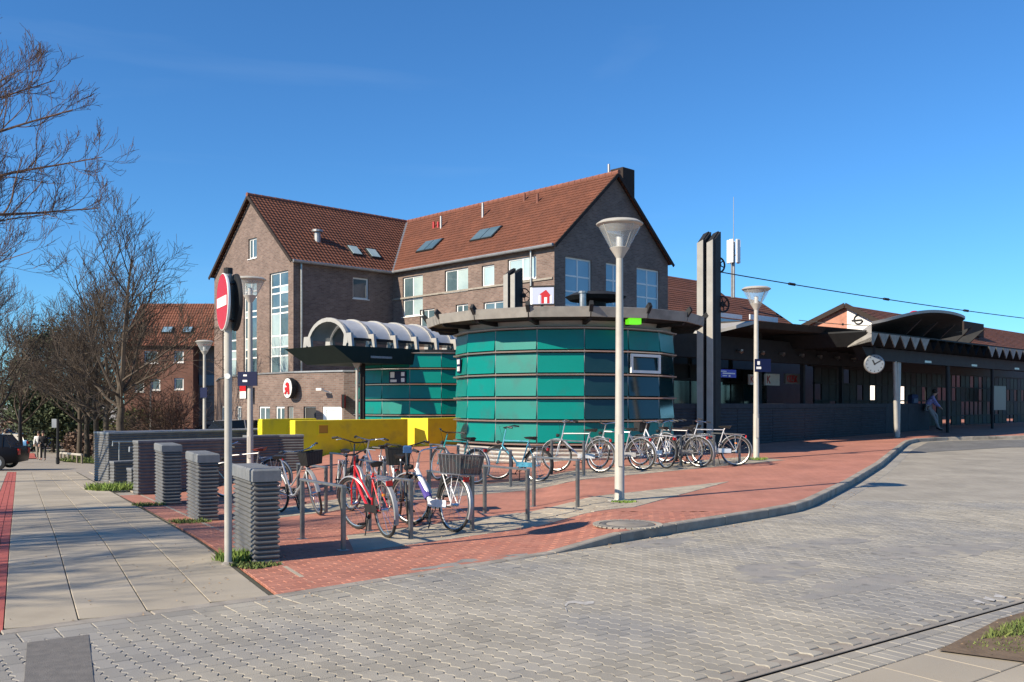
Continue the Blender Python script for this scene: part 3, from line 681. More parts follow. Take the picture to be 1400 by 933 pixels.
skylight(484.5, 344, pL, nL, U, .75, .95, 1, m_pane); skylight(510, 348, pL, nL, U, .75, .95, 1, m_pane)
p = slope_hit(434, 329, pL, nL); b = MB(); b.lathe([(.2, -.5), (.2, .45), (.34, .5), (.34, .62), (.0, .66)], 12, Matrix.Translation(p), False); b.build('roof_vent', m_zinc, mainb)
for px, py, h_, m__ in [(603, 312, .75, m_zinc), (660, 297, .85, m_zinc), (593, 312, .4, m_red_p), (599, 311, .35, m_red_p), (717, 275, .45, m_ridge), (735, 277, .5, m_ridge)]:
    p = slope_hit(px, py, pR, nR); b = MB(); b.tube([p-Vector((0, 0, .2)), p+Vector((0, 0, h_))], .075, 8); b.build('vent_pipe', m__, mainb)

# ------------------------------------------------------------------ pharmacy in front of the left gable
PH = [(-19.3, 59.6), (-16.6, 52), (-14.35, 47.6), (-12.3, 44.3), (-9.9, 41.6), (-7.4, 40.2), (-5.4, 40.3), (-4.4, 42.5), (-4.4, 50)]
PH = [Vector((x, y, 0)) for x, y in PH]; PT = 3.05; PB = -1.9
phar = thing('pharmacy_annexe', 'low flat-roofed brick pharmacy with curved front at the foot of the large gable', 'building', group=None)
b = MB(); segs = [Wall(p, q) for p, q in zip(PH, PH[1:])]
def on_seg(px):
    rx = (px-700)/1250
    for i, s in enumerate(segs):
        a = s.a.x/s.a.y; e = s.a+s.d*s.L; e = e.x/e.y
        if a <= rx <= e: return i
    return None
doors = [(303, 314, 557, 592, 'w'), (320, 330, 557, 592, 'w'), (352, 369, 557, 592, 'w'), (377, 389, 557, 590, 'w'), (393, 412, 556, 596, 'd'), (415, 432, 556, 596, 'o'), (441, 471, 557, 590, 'p')]
holes = {i: [] for i in range(len(segs))}; items = []
for x0, x1, yt, yb, k in doors:
    i = on_seg((x0+x1)/2); h = segs[i].rect(x0, 556, x1, yb); h = (max(.1, h[0]), -.75, min(segs[i].L-.1, h[2]), 1.52)
    holes[i].append(h); items.append((i, h, k))
for i, s in enumerate(segs):
    wall_mesh(b, s.a, s.d, [(0, PB), (s.L, PB), (s.L, PT), (0, PT)], holes[i], .1)
b.build('wall', m_brick, phar, uv=True)
b = MB(); b.poly([(p.x, p.y, PT-.12) for p in PH]); b.build('flat_roof', m_asphalt, phar)
b = MB()
for s in segs: M = frame_M(s.a, s.d); b.box((-.03, -.25, PT), (s.L+.03, .06, PT+.07), M)
b.build('coping', m_zinc, phar)
m_poster = mat('red_poster', (.55, .06, .06), (.4, .1, .1), .5, ns=5); m_sheer = mat('pale_window_film', (.55, .6, .62), None, .3)
for i, h, k in items:
    s = segs[i]
    if k == 'w':
        f = window(phar, s.a, s.d, h, [.5], [.45], m_white, m_paned, rec=.05, fw=.09, sill=False)
        sc_ = (h[2]-h[0]); box_on('poster', m_poster, f, s.a, s.d, h[0]+sc_*.55, h[2]-.14, -.085, -.079, h[1]+1.2, h[3]-.2)
    elif k == 'p':
        f = window(phar, s.a, s.d, (h[0], h[1]+.3, h[2], h[3]), [], [], m_white, m_sheer, rec=.03, fw=.16, sill=False)
        PLOGO = (i, h, f)
    elif k == 'd': window(phar, s.a, s.d, h, [.33, .66], [], m_steel, m_paned, rec=.08, fw=.06, sill=False, name='door')
    else:
        f = window(phar, s.a, s.d, h, [], [], m_steel, m_int, rec=.08, fw=.06, sill=False, name='door')
# red letter A of the pharmacy: an outline prism in x (right) / z (up), unit height
LA = [(.02, .12), (.10, .02), (.26, .02), (.36, .16), (.47, .38), (.56, .30), (.60, .12), (.56, .02), (.80, .02), (.86, .12), (.83, .40), (.80, .78), (.70, .93), (.50, 1.0), (.30, .93), (.22, .78), (.30, .70), (.42, .76), (.50, .72), (.42, .60), (.20, .52), (.12, .62), (.10, .40), (.24, .34), (.20, .24)]
def logoA(name, parent, org, d, sx, z, h, y, m=m_red_p):
    M = frame_M(org, d) @ Matrix(((h, 0, 0, sx), (0, 0, -1, y), (0, h, 0, z), (0, 0, 0, 1)))
    b = MB(); b.prism(LA, -.03, .02, M); return b.build(name, m, parent)
def disc_M(org, d, sx, y, z): return frame_M(org, d) @ Matrix(((1, 0, 0, sx), (0, 0, -1, y), (0, 1, 0, z), (0, 0, 0, 1)))
i = on_seg(402); s = segs[i]; sx, sz = s.sz(402, 531)
asg = thing('pharmacy_sign', 'oval white pharmacy sign with a red gothic letter A on the brick front', 'sign', s.a+s.d*sx+Vector((0, 0, sz)))
def in_local(o, parent): o.matrix_parent_inverse = parent.matrix_world.inverted() if False else Matrix.Translation(-parent.location); return o
b = MB(); M = disc_M(s.a, s.d, sx, .3, sz) @ Matrix.Diagonal((.42, .47, 1, 1)); b.lathe([(1.0, -.01), (1.0, .2), (.96, .22)], 28, M); in_local(b.build('case', m_dark, asg, True), asg)
b = MB(); b.lathe([(.94, -.035), (.94, 0)], 28, M); in_local(b.build('face', m_white, asg), asg)
in_local(logoA('letter', asg, s.a, s.d, sx-.25, sz-.29, .56, .35), asg)
i, h, f = PLOGO; s = segs[i]; logoA('letter', f, s.a, s.d, (h[0]+h[2])/2-.28, h[1]+.95, .72, .0)
def hang_sign(name, label, cat, px, py, w_, h_, face, depth=.18, proj=.25):
    i = on_seg(px); s = segs[i]; sx, sz = s.sz(px, py); t = thing(name, label, cat, s.a+s.d*sx+Vector((0, 0, sz)))
    b = MB(); b.box((sx-w_/2, proj, sz-h_/2), (sx+w_/2, proj+depth, sz+h_/2), frame_M(s.a, s.d)); b.box((sx-.05, 0, sz-.05), (sx+.05, proj, sz+.05), frame_M(s.a, s.d)); in_local(b.build('case', m_dark, t), t)
    return t, s, sx, sz, proj+depth
t, s, sx, sz, y = hang_sign('shop_sign', 'white box sign with a red top band on the brick pharmacy corner', 'sign', 344, 536, 1.15, .72, None)
b = MB(); b.box((sx-.54, y, sz-.33), (sx+.54, y+.01, sz+.02), frame_M(s.a, s.d)); in_local(b.build('face', m_white, t), t)
b = MB(); b.box((sx-.54, y, sz+.03), (sx+.54, y+.012, sz+.33), frame_M(s.a, s.d)); in_local(b.build('band', m_red_p, t), t)
t, s, sx, sz, y = hang_sign('projecting_sign', 'narrow red sign projecting beside the pharmacy shop window', 'sign', 471, 549, .12, .6, None, .5, .05)
b = MB(); b.box((sx-.07, .1, sz-.28), (sx+.07, .53, sz+.28), frame_M(s.a, s.d)); in_local(b.build('face', m_red_p, t), t)
i = on_seg(453); s = segs[i]; sx, sz = s.sz(453, 536)
t = thing('wall_camera', 'white camera arm on the brick parapet right of the oval sign', 'camera', s.a+s.d*sx+Vector((0, 0, sz)))
b = MB(); b.tube([s.a+s.d*sx+Vector((0, 0, sz-.05)), s.a+s.d*(sx-.3)+Vector((s.d.y, -s.d.x, 0))*.45+Vector((0, 0, sz+.1))], .04, 6); in_local(b.build('arm', m_white, t), t)
b = MB(); b.box((sx-.45, .3, sz+.06), (sx-.15, .5, sz+.16), frame_M(s.a, s.d)); in_local(b.build('housing', m_white, t), t)

# ------------------------------------------------------------------ kiosks
def rotz(a): return Matrix.Rotation(a, 4, 'Z')
def kiosk(label, cx, cy, r, z0, z1, nrow, a0, glass, full=True):
    t = thing('round_kiosk', label, 'kiosk', (cx, cy, 0), 0)
    N = 16; st = 2*math.pi/N
    ang = [-math.pi/2+a0+st*k for k in range(N)]
    vt = [Vector((math.cos(q)*r, math.sin(q)*r, 0)) for q in ang]; hh = (z1-z0)/nrow
    b = MB(); b.lathe([(r-.12, -.2), (r-.12, z1+.05)], N, rotz(ang[0])); b.build('core', m_int, t)
    b = MB()
    nr = 6
    for i in range(nr):
        za = -.1+(z0+.02)*i/nr; zb = -.1+(z0+.02)*(i+1)/nr
        b.lathe([(r-.2, za+.004), (r-.02, za+.006), (r+.015, (za+zb)/2), (r-.02, zb-.006), (r-.2, zb-.004)], N, rotz(ang[0]))
    b.build('ribbed_plinth', m_steel, t)
    for k in range(N):
        p = vt[k]; q = vt[(k+1) % N]; mid = (p+q)/2
        if (Vector((cx, cy, 0))+mid).dot(mid) > r*r*.9+cy*0+8*r and mid.y > r*.45: continue
        d = (q-p).normalized(); nrm = Vector((d.y, -d.x, 0)); L = (q-p).length
        for j in range(nrow):
            za = z1-(j+1)*hh+.05; zb = z1-j*hh-.05
            kind = glass(k, j)
            b = MB(); M = frame_M(p, d)
            y_t = .0; y_b = .05
            b.add([(.012, y_b, za), (L-.012, y_b, za), (L-.012, y_t, zb), (.012, y_t, zb), (.012, -.05, za), (L-.012, -.05, za), (L-.012, -.05, zb), (.012, -.05, zb)],
                  [(3,2,1,0),(4,5,6,7),(0,1,5,4),(1,2,6,5),(2,3,7,6),(3,0,4,7)], M)
            pn = b.build('panel', m_tealdk if kind else m_teal, t)
            if kind == 2:
                b = MB(); fw = .07
                b.box((0.03, .055, za), (L-.03, .10, za+fw), M); b.box((0.03, .055, zb-fw), (L-.03, .10, zb), M); b.box((.03, .055, za+fw), (.03+fw, .10, zb-fw), M); b.box((L-.03-fw, .055, za+fw), (L-.03, .10, zb-fw), M); b.build('window_frame', m_white, pn)
        b = MB(); b.tube([p+Vector((0, 0, z0)), p+Vector((0, 0, z1))], .012, 6); b.build('glazing_bar', m_zinc, t)
    for j in range(nrow+1):
        z = z1-j*hh; b = MB()
        b.lathe([(r-.04, z-.035), (r+.105, z-.02), (r+.115, z+.012), (r-.04, z+.03)], N, rotz(ang[0])); b.build('rail', m_alu if j else m_zinc, t)
    return t, vt, ang
def g1(k, j):
    # facets counted anticlockwise from the one left of centre
    if k in (0, 1, 2, 3) and j in (1, 2, 3): return 2 if (k == 1 and j == 1) else 1
    return 0
K1X, K1Y, KR = 1.49, 26.0, 3.05
k1, vt, ang = kiosk('large round teal glass kiosk with a wide dark overhanging roof', K1X, K1Y, KR, .62, 3.56, 5, R(9.5-3.3), g1)
b = MB(); b.lathe([(KR-.12, 3.56), (KR-.12, 3.60), (KR-.05, 3.60), (KR-.02, 3.74), (KR-.3, 3.74)], 16, rotz(ang[0])); b.build('roof_ring', m_steel, k1)
RO = 3.86
b = MB(); b.lathe([(.0, 3.76), (RO-.25, 3.74), (RO-.02, 3.80), (RO-.02, 4.0), (0, 4.0)], 16, rotz(ang[0]), False); b.build('roof', m_dark, k1)
for k in range(16):
    q0 = ang[k]; q1 = ang[k]+2*math.pi/16; b = MB()
    def pp(r_, q, z): return (math.cos(q)*r_, math.sin(q)*r_, z)
    e = .004
    b.add([pp(RO+.02, q0+e, 3.76), pp(RO+.02, q1-e, 3.76), pp(RO+.07, q1-e, 4.0), pp(RO+.07, q0+e, 4.0), pp(RO-.05, q0+e, 3.76), pp(RO-.05, q1-e, 3.76), pp(RO+.02, q1-e, 4.012), pp(RO+.02, q0+e, 4.012)],
          [(0,1,2,3),(7,6,5,4),(0,4,5,1),(3,2,6,7),(0,3,7,4),(1,5,6,2)])
    b.build('fascia_panel', m_fas, k1)
    b = MB(); M = rotz(q0)
    b.add([(2.4, -.045, 3.60), (RO-.1, -.045, 3.68), (RO+.16, -.045, 4.04), (RO+.10, -.045, 4.14), (RO-.25, -.045, 3.82), (2.4, -.045, 3.76)]+[(2.4, .045, 3.60), (RO-.1, .045, 3.68), (RO+.16, .045, 4.04), (RO+.10, .045, 4.14), (RO-.25, .045, 3.82), (2.4, .045, 3.76)],
          [(5,4,3,2,1,0),(6,7,8,9,10,11)]+[(i, (i+1) % 6, 6+(i+1) % 6, 6+i) for i in range(6)], M)
    b.build('bracket', m_dark, k1)
b = MB(); b.box((.35, -1.5, 4.0), (.75, -1.1, 4.12)) if False else None; b.lathe([(.09, 4.0), (.09, 4.5), (.12, 4.51), (.12, 4.56)], 10, Matrix.Translation((.35, -2.3, 0)))
b.build('roof_vent', m_galv, k1)
b = MB(); b.lathe([(.28, 3.98), (.28, 4.36), (.7, 4.40), (.82, 4.50), (.6, 4.60), (0, 4.62)], 20, Matrix.Translation((.75, -1.5, 0)), False); b.build('roof_fan', m_dark, k1)
def sq_sign(parent, M, w_, h_, cells):
    for (x0, z0, x1, z1, m__) in cells:
        b = MB(); b.box((x0, .0, z0), (x1, .006, z1), M); b.build('print', m__, parent)
# little blue door sign on kiosk 1, left facets
def wall_sign(name, label, parent_loc, p, q, s0, z0, w_, h_, cells, cat='sign'):
    d = (q-p).normalized(); org = Vector(parent_loc)+p; t = thing(name, label, cat, org+d*s0+Vector((0, 0, z0)), zrot(d))
    b = MB(); b.box((0, -.09, 0), (w_, -.065, h_)); b.build('plate', m_blue_p, t)
    for (x0, z0_, x1, z1_) in cells:
        b = MB(); b.box((x0*w_, -.096, z0_*h_), (x1*w_, -.09, z1_*h_)); b.build('pictogram', m_white, t)
    return t
wall_sign('toilet_sign', 'small blue pictogram sign on the far left facet of the large teal kiosk', (K1X, K1Y, 0), vt[12], vt[13], .35, 2.5, .34, .40, [(.12, .1, .42, .42), (.58, .1, .85, .42), (.12, .58, .42, .9), (.58, .58, .85, .9)])
gl = thing('green_lightbox', 'bright green light box hanging under the right side of the kiosk roof', 'sign', (3.02, 22.75, 3.62), R(20))
m_green = mat('green_acrylic', (.18, .85, .02), None, .3)
m_green.node_tree.nodes['Principled BSDF'].inputs['Emission Color'].default_value = (.2, 1, .02, 1); m_green.node_tree.nodes['Principled BSDF'].inputs['Emission Strength'].default_value = .45
b = MB(); b.bbox((-.17, -.1, 0), (.17, .1, .2), .01); b.build('case', m_green, gl); b = MB(); b.box((-.02, -.02, .2), (.02, .02, .34)); b.build('hanger', m_dark, gl)
k2, vt2, ang2 = kiosk('smaller-looking round teal kiosk behind the yellow wall under the arched canopy', -3.3, 37.5, 3.05, .62, 3.56, 5, R(12), lambda k, j: 0)
b = MB(); b.lathe([(2.9, 3.6), (2.9, 3.7)], 16); b.build('roof', m_dark, k2)
kp = vt2[14]; kq = vt2[15]
wall_sign('information_sign', 'blue and red pictogram sign on the teal kiosk behind the yellow wall', (-3.3, 37.5, 0), kp, kq, .35, 2.42, .72, .46, [(.08, .45, .32, .92), (.08, .1, .45, .3), (.72, .1, .92, .42), (.72, .58, .92, .9)])

# ------------------------------------------------------------------ arched canopy (station)
S0 = Vector((-6.27, 32.0, 0))
can = thing('arched_canopy', 'station canopy with a row of white translucent barrel arches on a dark flat beam roof', 'canopy', S0, zrot(U))
# local x = U, y = V (away), z up
CL = 30.0
b = MB(); b.add([(0, 0, 3.70), (CL, 0, 3.70), (CL, 3.3, 3.70), (0, 3.3, 3.70), (.9, 0.02, 3.12), (CL, .02, 3.12), (CL, 3.2, 3.12), (.9, 3.2, 3.12)],
      [(0,1,2,3),(7,6,5,4),(0,4,5,1),(1,5,6,2),(2,6,7,3),(3,7,4,0)]); b.build('beam_roof', mat('dark_green_steel', (.008, .024, .023), (.012, .03, .028), .6, ns=3, spec=.15), can)
for x in (1.6, 5.6):
    b = MB(); b.box((x, -.008, 3.3), (x+.95, 0.01, 3.38)); b.build('strip_light', m_galv, can)
NA = 27; SPN = 2.75; RISE = .98
def arch_pt(t, r=0):
    q = math.pi*(1-t); a_ = .12+math.sin(q)**.85*RISE if 0 < t < 1 else .12
    return (.45+SPN/2-(SPN/2+r)*math.cos(math.pi*t)*1.0, 3.72+.12+(RISE+r)*math.sin(math.pi*t))
for i in range(NA):
    x = .95+.98*i; b = MB(); n = 14
    pts = [(x, *arch_pt(k/n)) for k in range(n+1)]
    vs = []; fs = []
    for k in range(n+1):
        y_, z_ = arch_pt(k/n, .02); y2, z2 = arch_pt(k/n, -.13)
        for dx in (-.055, .055): vs += [(x+dx, y_, z_), (x+dx, y2, z2)]
    for k in range(n):
        o = 4*k; fs += [(o, o+4, o+5, o+1), (o+2, o+3, o+7, o+6), (o, o+2, o+6, o+4), (o+1, o+5, o+7, o+3)]
    b.add(vs, fs)
    for y_ in (.45, .45+SPN):      # splayed feet
        sg = 1 if y_ > 1 else -1
        b.add([(x-.05, y_-.30, 3.70), (x-.05, y_-.12, 3.70), (x-.05, y_+.0, 3.95), (x-.05, y_+.12, 3.70), (x-.05, y_+.30, 3.70), (x-.05, y_+.22, 4.2), (x-.05, y_-.22, 4.2)]+
              [(x+.05, y_-.30, 3.70), (x+.05, y_-.12, 3.70), (x+.05, y_+.0, 3.95), (x+.05, y_+.12, 3.70), (x+.05, y_+.30, 3.70), (x+.05, y_+.22, 4.2), (x+.05, y_-.22, 4.2)],
              [(6,5,4,3,2,1,0)[::1], (7,8,9,10,11,12,13)]+[(j, (j+1) % 7, 7+(j+1) % 7, 7+j) for j in range(7)])
    b.build('arch', m_steel, can)
    if i < NA-1:
        b = MB(); vs = []; fs = []
        for k in range(n+1):
            y_, z_ = arch_pt(k/n, -.03); vs += [(x+.06, y_, z_), (x+.92, y_, z_)]
        for k in range(1, n-1): fs.append((2*k, 2*k+1, 2*k+3, 2*k+2))
        b.add(vs, fs); b.build('roof_sheet', m_poly, can, True)
        b = MB(); b.box((x+.06, .36, 3.95), (x+.92, .5, 4.03)); b.build('edge_beam', m_dark, can)
for (x, yv, hb) in [(1.35, .5, 0), (3.9, .35, 0), (9, .4, 0), (14, .4, 0), (19, .4, 0), (24, .4, 0)]:
    for k, (dx, dy, m__) in enumerate([(0, 0, m_steel), (.22, .05, m_dark), (.38, .12, m_dark)]):
        b = MB(); b.tube([(x+dx, yv+dy, -.3), (x+dx, yv+dy, 3.14)], .055, 8); b.build('post', m__, can, True)
    b = MB(); b.lathe([(.06, 2.9), (.22, 3.12)], 4, Matrix.Translation((x, yv, 0))); b.build('post_head', m_zinc, can)

# ------------------------------------------------------------------ yellow walls
def yellow(label, p, L, z_top, nb=0, d=U, th=.3, recess=None):
    t = thing('yellow_wall', label, 'wall', (p[0], p[1], h0(*p)), zrot(d), 'yellow painted walls of the stair entrance')
    H = z_top-h0(*p); b = MB(); b.bbox((0, 0, -.6), (L, th, H), .012); body = b.build('wall_body', m_yel, t)
    if recess:
        x, z, w_, h_ = recess; b = MB()
        b.box((x, -.03, z), (x+w_, -.001, z+.05)); b.box((x, -.03, z+h_-.05), (x+w_, -.001, z+h_)); b.box((x, -.03, z+.05), (x+.05, -.001, z+h_-.05)); b.box((x+w_-.05, -.03, z+.05), (x+w_, -.001, z+h_-.05)); b.build('box_frame', m_yel, t)
        b = MB(); b.box((x+.05, -.012, z+.05), (x+w_-.05, -.002, z+h_-.05)); b.build('box_back', mat('ochre_plate', (.45, .24, .03), None, .6), t)
    return t
def yr_(px, Y): return ((px-700)/1250*Y, Y)
yellow('yellow wall leftmost of the three, partly behind the dark planter wall', yr_(358.5, 29.5), 2.0, 1.15, recess=(.9, .75, .3, .35))
yellow('long yellow wall in the middle with a small framed recess in its face', yr_(403.5, 27), 4.15, 1.15, recess=(.75, .72, .42, .34))
t3 = yellow('yellow wall on the right with a bright lit kink beside the teal kiosk', yr_(585, 30.2), 2.6, 1.17)
pk_ = yr_(553, 29.9); p2 = yr_(585, 30.2); dd = Vector((p2[0]-pk_[0], p2[1]-pk_[1]-.0, 0)).normalized()
b = MB(); M = Matrix.Rotation(zrot(Vector((p2[0]-pk_[0], p2[1]-pk_[1]+.25, 0)))-zrot(U), 4, 'Z')
dl = Matrix.Rotation(-zrot(U), 4, 'Z') @ Vector((pk_[0]-p2[0], pk_[1]-p2[1]+.55, 0))
H3 = 1.17-h0(*yr_(585, 30.2))
b.add([(dl.x, dl.y, -.6), (0, 0, -.6), (0, .3, -.6), (dl.x, dl.y+.3, -.6), (dl.x, dl.y, H3-.004), (0, 0, H3-.004), (0, .3, H3-.004), (dl.x, dl.y+.3, H3-.004)], [(0,3,2,1),(4,5,6,7),(0,1,5,4),(1,2,6,5),(2,3,7,6),(3,0,4,7)])
b.build('wall_wing', m_yel, t3)

# ------------------------------------------------------------------ lamp posts and signs
def lamp(label, x, y, H=4.43, sign=None, sq=False, lid=True):
    z = hp(x, y); t = thing('street_lamp', label, 'street lamp', (x, y, z), 0, 'street lamps with conical glass heads')
    b = MB(); b.lathe([(.19, -.02), (.19, .012), (.09, .02), (.078, .05), (.074, 1.15), (.069, 1.17), (.054, H-.62)], 18); b.build('pole', m_lamp, t, True)
    b = MB(); b.box((-.035, -.092, .55), (.035, -.08, 1.05)); b.build('service_door', m_lampd, t)
    b = MB(); b.lathe([(.054, H-.62), (.062, H-.6), (.155, H-.455), (.15, H-.45)], 20); b.build('neck', m_lampd, t, True)
    b = MB(); b.lathe([(.15, H-.45), (.33, H-.12)], 24, None, False); b.lathe([(.325, H-.12), (.145, H-.45)], 24, None, False); b.build('glass_cone', m_glassc, t, True)
    b = MB()
    for k in range(4):
        q = math.pi/2*k+.6; b.tube([(math.cos(q)*.15, math.sin(q)*.15, H-.45), (math.cos(q)*.33, math.sin(q)*.33, H-.1)], .007, 5)
    b.build('strut', m_lampd, t)
    b = MB(); b.lathe([(.0, H-.455), (.055, H-.45), (.055, H-.28), (.05, H-.27)], 12); b.build('light_source', m_white, t, True)
    b = MB(); b.lathe([(.12, H-.16), (.30, H-.13), (.365, H-.09), (.37, H-.075), (.30, H-.03), (.06, H)], 28); b.build('lamp_shade', m_lamp, t, True)
    return t, z
lp = ground_px(847, 685); l1, z = lamp('tall street lamp with glass cone in front of the big teal kiosk', lp.x, lp.y)
L2 = (6.25, 23.4); l2, z2 = lamp('street lamp with a blue sign in front of the dark station canopy', *L2)
L3y = 21.4; L3x = (342-700)/1250*L3y; l3, z3 = lamp('street lamp with a dark blue sign seen close beside the no-entry sign', L3x, L3y, 4.63-hp(L3x, L3y))
l4y = 38.; L4x = (279.5-700)/1250*l4y; l4, z4 = lamp('distant street lamp with a blue sign in front of the brick house on the left', L4x, l4y, 1.65+87/1250*l4y-hp((279.5-700)/1250*l4y, l4y))
def plate_sign(name, label, x, y, z0, w_, h_, rz, cells, col=m_blue_p, back=-.1, thick=.03, pole_r=.08):
    t = thing(name, label, 'sign', (x, y, z0), rz)
    b = MB(); b.bbox((-w_/2, back-thick, 0), (w_/2, back, h_), .004); b.build('plate', col, t)
    b = MB(); b.ring((0, 0, h_*.25), (0, 0, 1), pole_r+.006, .012, 14, 4); b.ring((0, 0, h_*.75), (0, 0, 1), pole_r+.006, .012, 14, 4); b.build('clamp', m_galv, t)
    for (x0, zz0, x1, zz1) in cells:
        b = MB(); b.box((-w_/2+x0*w_, back-thick-.004, zz0*h_), (-w_/2+x1*w_, back-thick, zz1*h_)); b.build('print', m_white, t)
    return t
plate_sign('direction_sign', 'blue sign with a white train pictogram on the lamp before the station canopy', L2[0]+.12, L2[1], 1.65+(552-509)/1250*L2[1], .42, .33, R(8), [(.14, .55, .3, .82), (.08, .22, .38, .4)])
plate_sign('direction_sign', 'dark blue sign with faint writing on the lamp behind the no-entry sign', L3x, L3y, 1.65+(552-528)/1250*L3y, .50, .33, R(-14), [(.30, .68, .48, .80), (.26, .28, .5, .42)])
plate_sign('direction_sign', 'dark blue sign on the distant lamp by the brick house', L4x+.05, l4y, 1.65+(552-544)/1250*l4y, .34, .42, R(-20), [])
# no-entry sign
SPx, SPy = ground_px(312, 772).x, ground_px(312, 772).y
ns = thing('no_entry_sign', 'round red no-entry sign with white bar on a tall grey pole at the footpath edge', 'road sign', (SPx, SPy, hp(SPx, SPy)), 0)
b = MB(); b.lathe([(.038, -.1), (.038, 3.0), (.0, 3.01)], 16, None, False); b.build('pole', m_lamp, ns, True)
b = MB(); b.lathe([(.07, -.01), (.065, .015), (.04, .03)], 16); b.build('collar', m_kerb, ns, True)
fd = Vector((-.83, -.56, 0)).normalized()      # face normal
def disc_at(zc, nrm, off, tilt=0):
    z_ = nrm; x_ = Vector((0, 0, 1)).cross(z_).normalized(); y_ = Vector((0, 0, 1))
    return Matrix(((x_.x, y_.x, z_.x, nrm.x*off), (x_.y, y_.y, z_.y, nrm.y*off), (x_.z, y_.z, z_.z, zc), (0, 0, 0, 1)))
fd = Vector((-.93, -.40, 0)).normalized(); fd = Vector((-.80, -.85, 0)).normalized()
fd = Vector((-.93, -.20, 0)).normalized()
fd = Vector((-.876, -.482, 0)).normalized()
ZS = 2.69
M = disc_at(ZS, fd, .055)
b = MB(); b.lathe([(.0, -.02), (.288, -.02), (.293, -.005), (.293, .004), (.286, .008), (.286, .0)], 40, M, False); b.build('rim', m_white, ns, True)
b = MB(); b.lathe([(.281, .0), (.281, .0085), (0, .0085)], 40, M, False); b.build('disc', m_red_p, ns)
b = MB(); b.box((-.235, -.05, .009), (.235, .05, .0115), M); b.build('bar', m_white, ns)
M = disc_at(ZS+.0, -fd, .05)
b = MB(); b.lathe([(.0, .0), (.285, .0), (.295, .02), (.295, .035), (.0, .035)], 36, M, False); b.build('rear_disc', m_dark, ns, True)
b = MB()
for z_ in (2.5, 2.88): b.ring((0, 0, z_), (0, 0, 1), .045, .012, 14, 4)
b.build('clamp', m_galv, ns)
b = MB(); b.lathe([(.03, 0), (.03, .006), (0, .006)], 12, disc_at(1.93, Vector((.1, -1, 0)).normalized(), .036), False); b.build('sticker', m_white, ns)
b = MB(); b.tube([(0, 0, 2.98), (0, 0, 3.04)], .045, 12); b.build('pole_cap', m_dark, ns)

# ------------------------------------------------------------------ ribbed pillars and walls
def pillar(label, x, y, L, Wd, H, n, d=Pd, group='ribbed grey pillars along the footpath'):
    t = thing('ribbed_pillar', label, 'pillar', (x, y, hp(x, y)), zrot(d), group)
    # local x along d, local y to the left; the near edge is at the origin, so the body lies at y -Wd..0
    z0 = -.12; z1 = H-.13; ch = (z1-z0)/n; me = None
    for i in range(n):
        za = z0+i*ch
        if me is None:
            b = MB(); g = .012
            lv = [(0, .022), (ch*.38, 0.0), (ch*.62, 0.0), (ch*.94, .022), (ch, .026)]
            vs = []; fs = []
            for zz, ins in lv: vs += [(ins, -Wd+ins, zz), (L-ins, -Wd+ins, zz), (L-ins, -ins, zz), (ins, -ins, zz)]
            for k in range(len(lv)-1):
                for q in range(4): fs.append((4*k+q, 4*k+(q+1) % 4, 4*k+4+(q+1) % 4, 4*k+4+q))
            fs += [(3, 2, 1, 0), tuple(range(4*len(lv)-4, 4*len(lv)))]
            b.add(vs, fs); o = b.build('course', m_rib, t); me = o.data
        else: o = link('course', me, m_rib, t)
        o.location = (rnd.uniform(-.002, .002), rnd.uniform(-.002, .002), za)
    for x0, x1 in ((-.01, L*.33), (L*.33+.004, L+.01)):
        b = MB(); b.bbox((x0, -Wd-.012, z1), (x1, .012, H), .018); b.build('cap_stone', m_cap, t)
    return t
g = ground_px(347, 771); pillar('nearest ribbed grey pillar with a flat cap, right behind the no-entry pole', g.x, g.y, 1.05, .27, .97, 19)
g = ground_px(271, 713); pillar('middle ribbed grey pillar with a cracked looking cap beside the footpath', g.x, g.y, 1.1, .30, 1.0, 18)
g = ground_px(222, 691); pillar('third ribbed grey pillar from the camera, in front of the long dark wall', g.x, g.y, 1.1, .34, 1.12, 18)
pillar('tall far ribbed pillar at the left end of the stair walls', -12.6, 28.3, .5, .34, .80-hp(-12.6, 28.3), 20)
def ribwall(label, pts, z_top, th, m, n=16, z_bot=None, cap=None, group=None, name='ribbed_wall'):
    x, y = pts[0]; t = thing(name, label, 'wall', (x, y, 0), 0, group)
    zb = min(hp(*p) for p in pts)-.15 if z_bot is None else z_bot
    for i, (p, q) in enumerate(zip(pts, pts[1:])):
        p = Vector((*p, 0)); q = Vector((*q, 0)); d = (q-p).normalized(); L = (q-p).length; b = MB(); ch = (z_top-.02-zb)/n
        M = frame_M(p-Vector((x, y, 0)), d); vs = []; fs = []
        lv = []
        for k in range(n): za = zb+k*ch; lv += [(za, .018), (za+ch*.4, 0), (za+ch*.65, 0), (za+ch*.97, .018)]
        for zz, ins in lv: vs += [(ins*.8, -ins, zz), (L-ins*.4, -ins, zz), (L-ins*.4, -th+ins, zz), (ins*.8, -th+ins, zz)]
        for k in range(len(lv)-1):
            for r_ in range(4): fs.append((4*k+r_, 4*k+4+r_, 4*k+4+(r_+1) % 4, 4*k+(r_+1) % 4))
        b.add(vs, [f[::-1] for f in fs], M); b.build('ribbed_panel', m, t)
        b = MB(); b.bbox((-.005, -th-.01, z_top-.03), (L+.005, .01, z_top+.02), .008, M); b.build('coping', cap or m_cap, t)
    return t
bx, by = -8.26, 20.2
def along(p, d, s): return (p[0]+d.x*s, p[1]+d.y*s)
ribwall('long dark ribbed wall with a lit left end behind the pillars', [(bx, by), along((bx, by), U, 2.6)], .81, .3, m_rib, 18)
